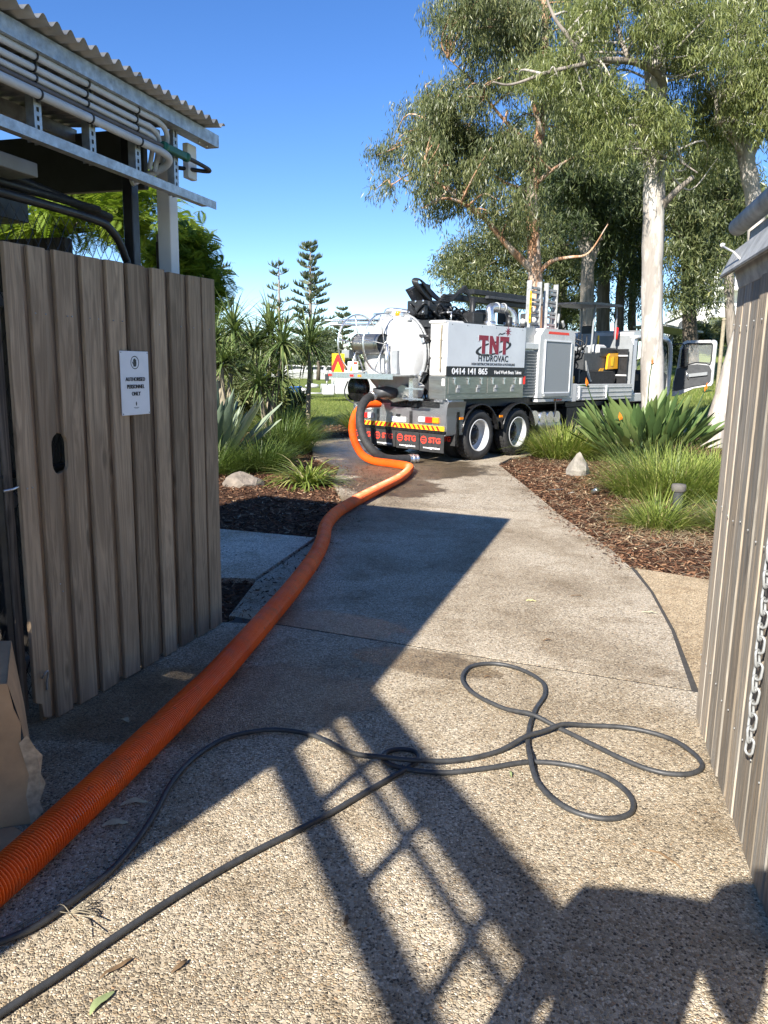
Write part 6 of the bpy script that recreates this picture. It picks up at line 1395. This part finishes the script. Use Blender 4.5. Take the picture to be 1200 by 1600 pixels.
# feathery tree behind the shelter
def feather_tree(name, label, base, ell, Y, dY, n, seed, nfr):
    t = thing(name, label, 'tree', base); r = np.random.default_rng(seed); bz = np.array(base)
    b = MB(); spn = limb(b, [np.zeros(3), (.1, .1, 1.6), (.3, 0, 3.0), (.5, .2, 4.4)], .22, .08, 12); b.build('trunk', M['bark_grey'], t)
    C = fill(ell, Y, dY, n, seed, (.35, .7)); C[:, :3] -= bz
    b = MB(); twigs(b, [spn], C, 40, seed, .04); b.build('limbs', M['bark_grey'], t)
    Vs, Ts = [], []
    k = r.choice(len(C), nfr); d = r.normal(0, 1, (nfr, 3)); d /= np.linalg.norm(d, axis=1)[:, None]
    S = C[k, :3] + d * (C[k, 3] * r.uniform(.2, 1, nfr))[:, None] * np.array([1, 1, .55])
    az = r.uniform(0, 2 * PI, nfr); L = r.uniform(.28, .45, nfr); tin = np.clip(r.normal(.6, .25, nfr), 0, 1)
    el_ = r.normal(.05, .5, nfr); dv = np.stack([np.cos(az) * np.cos(el_), np.sin(az) * np.cos(el_), np.sin(el_)], 1); sv = np.stack([-np.sin(az), np.cos(az), r.normal(0, .35, nfr)], 1)
    for j in range(13):                       # each frond: a rib with paired leaflets that droop at the tip
        tt = (j + .6) / 13; px_ = S + dv * (L * tt)[:, None] - np.array([0, 0, .25]) * (L * tt * tt)[:, None]
        for s_ in (1, -1):
            l2 = (.135 * math.sin(PI * (.12 + .82 * tt)))
            dd = (sv * s_ + dv * .4) * l2; w2 = dv * .017
            Vs.append(np.stack([px_ - w2 * .4, px_ + dd * .6 - w2, px_ + dd, px_ + dd * .6 + w2], 1)); Ts.append(np.repeat(tin[:, None], 4, 1))
    V = np.concatenate(Vs).reshape(-1, 3); npobj('crown', V, np.arange(len(V)).reshape(-1, 4), M['leaf_feather'], t, np.concatenate(Ts).ravel())
    return t
feather_tree('poinciana', 'feathery bright green tree seen under the shelter roof', (-8.4, 17.5, -.03), [(40, 345, 70, 40), (130, 330, 80, 45), (200, 310, 60, 45), (-60, 340, 70, 50), (230, 370, 40, 30), (160, 285, 60, 30)], 17.2, 1.0, 90, 61, 3000)
feather_tree('poinciana', 'darker feathery tree overhanging right of the shelter post', (-5.6, 20.5, -.03), [(302, 400, 34, 28), (322, 436, 22, 28), (290, 345, 16, 16), (300, 465, 36, 24), (270, 390, 34, 45)], 19.6, .9, 60, 62, 2400)

# Norfolk pines: tiers of upswept branches
def pine(name, label, px, top, base_y, Y, tiers, wid, seed, sparse=1.0, dense=1.0):
    t0 = A_(px, top, Y); b0 = A_(px, base_y, Y); H_ = t0[2]; r = np.random.default_rng(seed); s = Y / 1200
    t = thing(name, label, 'tree', (b0[0], b0[1], -.09)); H_ += .09
    b = MB(); b.tube([(0, 0, 0), (0, 0, H_ * .5), (0, 0, H_)], [.018 * H_, .012 * H_, .02], 8); b.build('trunk', M['bark_grey'], t)
    b = MB(); Vs = []; 
    for i in range(tiers):
        f = (i + .5 + r.uniform(-.25, .25)) / tiers; f = min(.985, f); z = H_ * (.16 + .82 * f); R_ = wid * s * (1 - f) ** .62 + .12
        nb = 5 if f < .9 else 4
        for k in range(nb):
            if r.uniform() > sparse: continue
            a = 2 * PI * (k + .37 * i) / nb + r.normal(0, .3); R2 = R_ * r.uniform(.55, 1.15); dirv = np.array([math.cos(a), math.sin(a), 0])
            z = z + r.normal(0, .012) * H_; pts = [np.array([0, 0, z]), dirv * R2 * .5 + np.array([0, 0, z - .02 * R2]), dirv * R2 + np.array([0, 0, z + .16 * R2])]
            b.tube(pts, [.05, .035, .012], 4, False)
            nfo = int(11 * dense)
            for j in range(nfo):       # foliage tails along the outer part of the branch, curving up
                tt = r.uniform(.35, 1.05); p = pts[0] * (1 - tt) + pts[2] * tt + np.array([0, 0, -.1 * R2 * math.sin(PI * min(1, tt))])
                a3 = a + r.choice([-1, 1]) * r.uniform(.1, 1.2); l = r.uniform(.35, .75) * wid * s * .34 + .1
                d1 = np.array([math.cos(a3), math.sin(a3), .5]) * l * .6; d2 = d1 + np.array([math.cos(a3) * .3, math.sin(a3) * .3, .9]) * l * .5
                w = .030 * wid * s
                for ax in (np.array([-math.sin(a3), math.cos(a3), 0]), np.array([0, 0, 1.])):
                    Vs.append([p - ax * w * .5, p + d1 - ax * w, p + d2, p + d1 + ax * w])
    b.build('branches', M['bark_grey'], t)['kind'] = 'stuff'
    V = np.array(Vs).reshape(-1, 3); npobj('foliage', V, np.arange(len(V)).reshape(-1, 4), M['leaf_pine'], t, np.repeat(np.clip(r.normal(.5, .22, len(Vs)), 0, 1), 4))
    return t
pine('norfolk_pine', 'tallest Norfolk pine on the horizon left of the truck', 485, 374, 592, 62, 17, 40, 71, .9, 2.4)
pine('norfolk_pine', 'sparse thin Norfolk pine left of the tallest one', 437, 402, 592, 60, 10, 40, 72, .6, 1.3)
pine('norfolk_pine', 'small dark dense Norfolk pine behind the hose reel', 535, 478, 592, 85, 14, 26, 73, 1.0, 2.6)
pine('norfolk_pine', 'tip of a Norfolk pine above the gate end', 322, 362, 600, 36, 12, 62, 74, .8, 1.3)
pine('norfolk_pine', 'tiny Norfolk pine tip above the truck boom', 685, 437, 592, 70, 10, 16, 75, .9, .8)

# ================================================================== FAR THINGS
# apartment block on the bank
ab = thing('apartment_block', 'white apartment block with balconies behind the trees at right', 'building', (36.4, 88.0, 5.2), math.radians(-6))
def pb(name, x0, x1, y0, y1, z0, z1, mat, parent=ab, bev=0): return MB().b2(x0, x1, y0, y1, z0, z1, 0, bev).build(name, mat, parent)
pb('wall', 0, 14, 1.8, 12, 0, 15.2, M['cream_wall']); pb('wall', 4.6, 14, .2, 1.795, 0, 15.2, M['cream_wall'])
pb('roof', -.5, 14.5, -.6, 12.5, 15.2, 15.5, M['mid_grey'])
for fl_ in range(5):
    z = 2.6 + 3.0 * fl_
    if fl_ < 4: pb('balcony_slab', -.4, 4.55, -.2, 1.78, z - .12, z + .12, M['cream_wall'])
    for k in range(2):
        wd = pb('window', .5 + 2.1 * k, 2.3 + 2.1 * k, 1.72, 1.79, z + .2 if fl_ else z - 2.3, z + 2.2 if fl_ else z - .4, M['glass'])
        z0, z1 = (z + .2, z + 2.2) if fl_ else (z - 2.3, z - .4)
        for x in (.5, 1.4, 2.3): pb('mullion', x + 2.1 * k - .04, x + 2.1 * k + .04, 1.66, 1.715, z0, z1, M['white'], wd)
    if fl_ < 4:
        ra = bpy.data.objects.new('railing', None); link(ra, ab)
        pb('hand_rail', -.35, 4.5, -.16, -.1, z + 1.05, z + 1.12, M['mid_grey'], ra)
        for k in range(26): pb('baluster', -.33 + .19 * k, -.30 + .19 * k, -.15, -.12, z + .12, z + 1.05, M['mid_grey'], ra)
        pb('column', -.32, -.12, -.15, .05, z + .12, z + 2.88, M['cream_wall'])
b = MB(); n = 12; poly = [(-3.6, 0), (.0, 0), (.0, 3.2), (-3.6, 3.2)]; 
for x in (-3.4, -1.7):
    ar = [(x, 0), (x + 1.3, 0)] + [(x + .65 + .65 * math.cos(PI * i / n), 1.6 + .65 * math.sin(PI * i / n)) for i in range(n + 1)]
    MB().prism(ar, lambda a, c, h: (a, 1.9 + h, c), 0, .1).build('archway', M['dark_grey'], ab)
pb('wing_wall', -3.8, -.02, 2.02, 6, 0, 3.4, M['cream_wall'])
# shrubs before the apartments
def shrub(x, y, z, R_, label, leaf, seed, n=420, L=.35, W=.09):
    t = thing('shrub', label, 'shrub', (x, y, z), 0, None); r = np.random.default_rng(seed)
    b = MB()
    for k in range(5): a = k * 1.26; b.tube([(0, 0, 0), (R_ * .3 * math.cos(a), R_ * .3 * math.sin(a), R_ * .7), (R_ * .6 * math.cos(a), R_ * .6 * math.sin(a), R_ * 1.1)], [.06, .04, .015], 5)
    b.build('stems', M['bark_dark'], t)
    C = np.c_[r.normal(0, R_ * .4, (9, 2)), r.uniform(R_ * .4, R_ * 1.3, 9), r.uniform(R_ * .35, R_ * .6, 9)]
    V, F, tt = sprays(C, n, 9, L, W, seed, .1, R_ * .16); npobj('foliage', V, F, leaf, t, tt); return t
for i, (px, py, Yb, R_, lb) in enumerate(((1112, 528, 70, 1.7, 'round shrub below the apartment balconies'), (1085, 532, 66, 1.5, 'dark shrub left of the apartment shrubs'), (1142, 532, 64, 1.4, 'shrub nearest the right-hand boards before the apartments'), (1060, 545, 50, 1.2, 'low dark shrub behind the cab'))):
    p = A_(px, py, Yb); shrub(p[0], p[1], float(hill_z(np.array([p[0]]), np.array([p[1]]))[0]) - .1, R_, lb, M['leaf_dark'] if i % 2 else M['leaf_gum'], 80 + i)
for i, (px, py, Yb, R_, lb) in enumerate(((352, 612, 19.5, .95, 'leafy shrub just right of the gate behind the silver plant'), (398, 606, 20.5, .85, 'leafy shrub between the dracaena trunks'), (440, 604, 22.5, .7, 'small leafy shrub behind the sunny lomandra'))):
    p = A_(px, py, Yb); shrub(p[0], p[1], -.09, R_, lb, M['leaf_gum2'] if i % 2 else M['leaf_gum'], 86 + i, 520, .17, .05)
# pale post beside the open door, and a second one
for px, y0, y1, Yb, lb in ((1122, 500, 596, 34, 'slim pale timber post standing behind the open truck door'), (1066, 470, 560, 46, 'slim white pole beside the dark trunk')):
    p = A_(px, y1, Yb); q = A_(px, y0, Yb); z0 = float(hill_z(np.array([p[0]]), np.array([p[1]]))[0]) - .1
    o = thing('pale_post', lb, 'post', (p[0], p[1], z0)); MB().lathe([(0, .085), (q[2] - z0 - .05, .08), (q[2] - z0, .06), (q[2] - z0, .001)], (0, 0, 0), 'z', 12).build('shaft', M['stem'], o); MB().lathe([(q[2] - z0, .09), (q[2] - z0 + .06, .09), (q[2] - z0 + .1, .001)], (0, 0, 0), 'z', 12).build('post_cap', M['stem'], o)
# shade roof behind the cab
sr = thing('picnic_shelter', 'grey skillion shade roof on posts behind the cab', 'shelter', (*A_(1040, 560, 40)[:2], 0)); b = MB(); b.add([(-1.0, -1.5, 4.0), (1.2, -1.5, 3.65), (1.2, 2.5, 3.7), (-1.0, 2.5, 4.05), (-1.0, -1.5, 3.9), (1.2, -1.5, 3.55), (1.2, 2.5, 3.6), (-1.0, 2.5, 3.95)], [(0, 1, 2, 3), (7, 6, 5, 4), (0, 4, 5, 1), (1, 5, 6, 2), (2, 6, 7, 3), (3, 7, 4, 0)]); b.build('roof', M['galv_dull'], sr)
for x, y in ((-.8, -1.2), (1.0, -1.2), (-.8, 2.2), (1.0, 2.2)): MB().cyl((x, y, 0), (x, y, 3.6 if x > 0 else 3.9), .07, n=8).build('post', M['galv_dull'], sr)
MB().cyl((-.6, -1.2, 4.0), (.6, -1.2, 4.5), .05, n=6).build('brace', M['galv_dull'], sr)
# moored boats beyond the lawn
def boat(px, Yb, L, label, az):
    p = A_(px, 588, Yb); t = thing('motor_boat', label, 'boat', (p[0], p[1], -.3), az, 'boats moored beyond the lawn')
    b = MB(); sec = []; n = 9
    for i in range(n):
        f = i / (n - 1); x = (f - .5) * L; w = L * .15 * (1 - max(0, (f - .55) / .45) ** 2) + .02; k = .15 * L * .25 * (1 + .5 * f)
        sec += [(x, -w, .9 + .35 * f), (x, -w * .8, .1), (x, 0, -.15 + .3 * f ** 3), (x, w * .8, .1), (x, w, .9 + .35 * f)]
    fs = [(i * 5 + j, i * 5 + j + 1, i * 5 + 6 + j, i * 5 + 5 + j) for i in range(n - 1) for j in range(4)] + [(i * 5, i * 5 + 5, i * 5 + 9, i * 5 + 4) for i in range(n - 1)] + [(0, 1, 2, 3, 4)]
    b.add(sec, fs); b.build('hull', M['white'], t)
    b = MB(); b.prism([(-.28 * L, 1.0), (.18 * L, 1.15), (.08 * L, 1.9), (-.22 * L, 1.95)], lambda a, c, h: (a, h, c), -L * .11, L * .11); b.build('cabin', M['white'], t)
    b = MB(); b.prism([(-.22 * L, 1.35), (.12 * L, 1.42), (.07 * L, 1.75), (-.18 * L, 1.78)], lambda a, c, h: (a, h, c), -L * .112, L * .112); b.build('cabin_window', M['glass'], t)
    return t
boat(500, 104, 9, 'white motor boat moored beyond the lawn, left of the truck', .1); boat(527, 100, 7, 'white boat whose hull shows just behind the reel platform', .15); boat(468, 110, 8, 'white boat half hidden by the dracaena leaves', -.2)
sheet('water', [(-120, 112), (60, 112), (60, 300), (-120, 300)], -.08, pmat('calm_water', (.03, .07, .09), .08, 0, .2, .6, bmp=.15, bscale=1.2, bdist=.05))
# far trees along the water read as one mass
r = np.random.default_rng(90); C = []
for k in range(240):
    x = r.uniform(-110, 75); y = r.uniform(300, 360); h = r.uniform(3, 9) * (1.1 + .5 * math.sin(x * .09) + .3 * math.sin(x * .31)); C.append((x, y, h * r.uniform(.2, .9), h * .45))
V, F, tt = sprays(C, 5200, 6, 1.6, .8, 91, .1, 1.0); tag(npobj('distant_trees', V, F, M['leaf_dark'], None, tt), 'low line of trees across the water', 'trees', kind='stuff')
C = []
for k in range(90):
    x = r.uniform(-30, -2); y = r.uniform(112, 125); h = r.uniform(2.5, 5) * (1 + .4 * math.sin(x * .5)); C.append((x, y, h * r.uniform(.25, .9) - .3, h * .38))
V, F, tt = sprays(C, 3600, 8, .8, .35, 92, .2, .5); tag(npobj('shoreline_bushes', V, F, M['leaf_gum'], None, tt), 'dark bushes along the shore behind the boats', 'bushes', kind='stuff')
p = A_(508, 600, 96); ft = thing('shore_tree', 'small tree trunk standing before the white boats', 'tree', (*A_(497, 590, 92)[:2], -.09)); MB().tube([(0, 0, 0), (.1, 0, 1.5), (-.2, 0, 3.4)], [.25, .2, .12], 8).build('trunk', M['bark_dark'], ft)
V, F, tt = sprays([(-.4, 0, 4.0, 1.3), (.6, 0, 3.6, 1.0), (-1.3, .4, 3.5, .9)], 300, 9, .5, .16, 93, .3, .4); npobj('crown', V, F, M['leaf_gum'], ft, tt)
# things on the lawn: blue tub, white bag, white trailer
p = G(463, 613); tbx = thing('blue_tub', 'blue plastic tub standing on the lawn', 'tub', (p[0], p[1], -.09)); MB().lathe([(0, .22), (.02, .26), (.40, .34), (.42, .37), (.45, .37), (.45, .33), (.05, .24), (.05, .001)], (0, 0, 0), 'z', 20).build('tub_body', M['blue'], tbx); MB().tube([(-.35, 0, .42), (-.44, 0, .38), (-.35, 0, .30)], .02, 6).build('handle', M['blue'], tbx)
p = G(472, 612); wb = MB().ico((0, 0, .17), .3, 3, .10, (1.3, .8, .6), seed=8).build('white_bag', M['white_poly']); wb.location = (p[0], p[1], -.09); tag(wb, 'white bag lying on the lawn beside the blue tub', 'bag')
p = G(548, 624); wt_ = thing('white_trailer', 'white boxy trailer on the lawn behind the truck platform', 'trailer', (p[0], p[1], -.09), .25)
MB().b2(-.9, 1.6, -.7, .7, .35, 1.55, 0, .05).build('trailer_body', M['white'], wt_); MB().b2(-1.5, -.92, -.45, .45, .30, .85, 0, .05).build('trailer_box', M['white'], wt_)
for y in (-.78, .78): MB().lathe([(-.09, .12), (-.09, .28), (-.06, .31), (.06, .31), (.09, .28), (.09, .12)], (.3, y, .31), 'y', 20).build('wheel', M['rubber'], wt_)
MB().tube([(-1.5, 0, .38), (-2.4, 0, .38)], .04, 6).build('drawbar', M['white'], wt_); MB().ico((-2.0, -.1, .75), .26, 2, .12, (1.3, 1, .5), seed=3).build('cover', M['white_poly'], wt_); MB().b2(-1.42, -1.22, -.5, -.455, 1.0, 1.35, 0, .02).build('grille', M['dark_grey'], wt_)
MB().tube([(-1.32, -.46, .85), (-1.32, -.47, 1.05)], .03, 6).build('grille_bracket', M['white'], wt_)

# ================================================================== THE PHOTOGRAPHER (only the shadow falls into view)
pe = thing('person', 'person in dark clothes holding up a phone, shadow at lower right', 'person', (-.31, .10, 0), 0.0)
bm = bmesh.new(); sk = {}
def J(n_, co, r): sk[n_] = (bm.verts.new(co), r)
for n_, co, r in (('pelvis', (0, 0, .95), .145), ('waist', (0, .0, 1.12), .135), ('chest', (0, 0, 1.36), .165), ('neck', (.06, -.06, 1.50), .06), ('headb', (.13, -.16, 1.54), .075), ('head', (.17, -.23, 1.60), .095), ('crown', (.17, -.24, 1.66), .06),
                ('shL', (-.19, .03, 1.48), .08), ('elL', (-.27, .02, 1.14), .05), ('wrL', (-.22, .12, .93), .034), ('haL', (-.21, .14, .86), .036),
                ('shR', (.17, -.04, 1.47), .08), ('elR', (.27, -.13, 1.27), .05), ('wrR', (.275, -.16, 1.53), .036), ('haR', (.275, -.145, 1.615), .04),
                ('hipL', (-.10, 0, .90), .105), ('knL', (-.12, .02, .50), .068), ('anL', (-.13, -.02, .09), .048), ('toL', (-.15, .16, .04), .042), ('hipR', (.10, 0, .90), .105), ('knR', (.12, .02, .50), .068), ('anR', (.13, -.02, .09), .048), ('toR', (.15, .16, .04), .042)): J(n_, co, r)
for a, c in (('pelvis', 'waist'), ('waist', 'chest'), ('chest', 'neck'), ('neck', 'headb'), ('headb', 'head'), ('head', 'crown'), ('chest', 'shL'), ('shL', 'elL'), ('elL', 'wrL'), ('wrL', 'haL'), ('chest', 'shR'), ('shR', 'elR'), ('elR', 'wrR'), ('wrR', 'haR'), ('pelvis', 'hipL'), ('hipL', 'knL'), ('knL', 'anL'), ('anL', 'toL'), ('pelvis', 'hipR'), ('hipR', 'knR'), ('knR', 'anR'), ('anR', 'toR')): bm.edges.new((sk[a][0], sk[c][0]))
bm.verts.index_update(); rads = [None] * len(bm.verts)
for n_, (v, r) in sk.items(): rads[v.index] = r
me = bpy.data.meshes.new('body'); bm.to_mesh(me); bm.free(); me.materials.append(M['cloth'])
bo = link(bpy.data.objects.new('body', me), pe); md = bo.modifiers.new('skin', 'SKIN'); md.use_smooth_shade = True
for i, r in enumerate(rads):
    me.skin_vertices[0].data[i].radius = (r, r); me.skin_vertices[0].data[i].use_root = (i == 0)
bo.modifiers.new('smooth', 'SUBSURF').levels = 2; bo.modifiers['smooth'].render_levels = 2
# hair, and the fingers that close on the phone
MB().ico((.17, -.25, 1.615), .105, 3, .02, (.95, 1.05, .95), seed=2).build('hair', M['black_steel'], pe)
MB().lathe([(1.64, .001), (1.64, .115), (1.655, .118), (1.665, .108), (1.70, .10), (1.73, .07), (1.74, .001)], (.17, -.25, 0), 'z', 24).build('hat', M['cloth2'], pe)
for k in range(4): MB().tube(spline([(.275, -.15, 1.60 + .018 * k), (.30, -.142, 1.605 + .019 * k), (.322, -.128, 1.606 + .019 * k), (.326, -.118, 1.607 + .019 * k)], 4), .0085, 8).build('finger', M['skin'], pe)
MB().tube(spline([(.26, -.15, 1.60), (.245, -.142, 1.63), (.255, -.128, 1.655)], 4), .0095, 8).build('thumb', M['skin'], pe)
ph = thing('phone', 'phone held up by the photographer', 'phone', (.0, 0, 1.70)); ph.rotation_euler = (-PITCH, 0, 0)
b = MB(); b.b2(-.068, .010, -.026, -.017, -.125, .022, 0, .004); b.build('phone_body', M['black_paint'], ph)
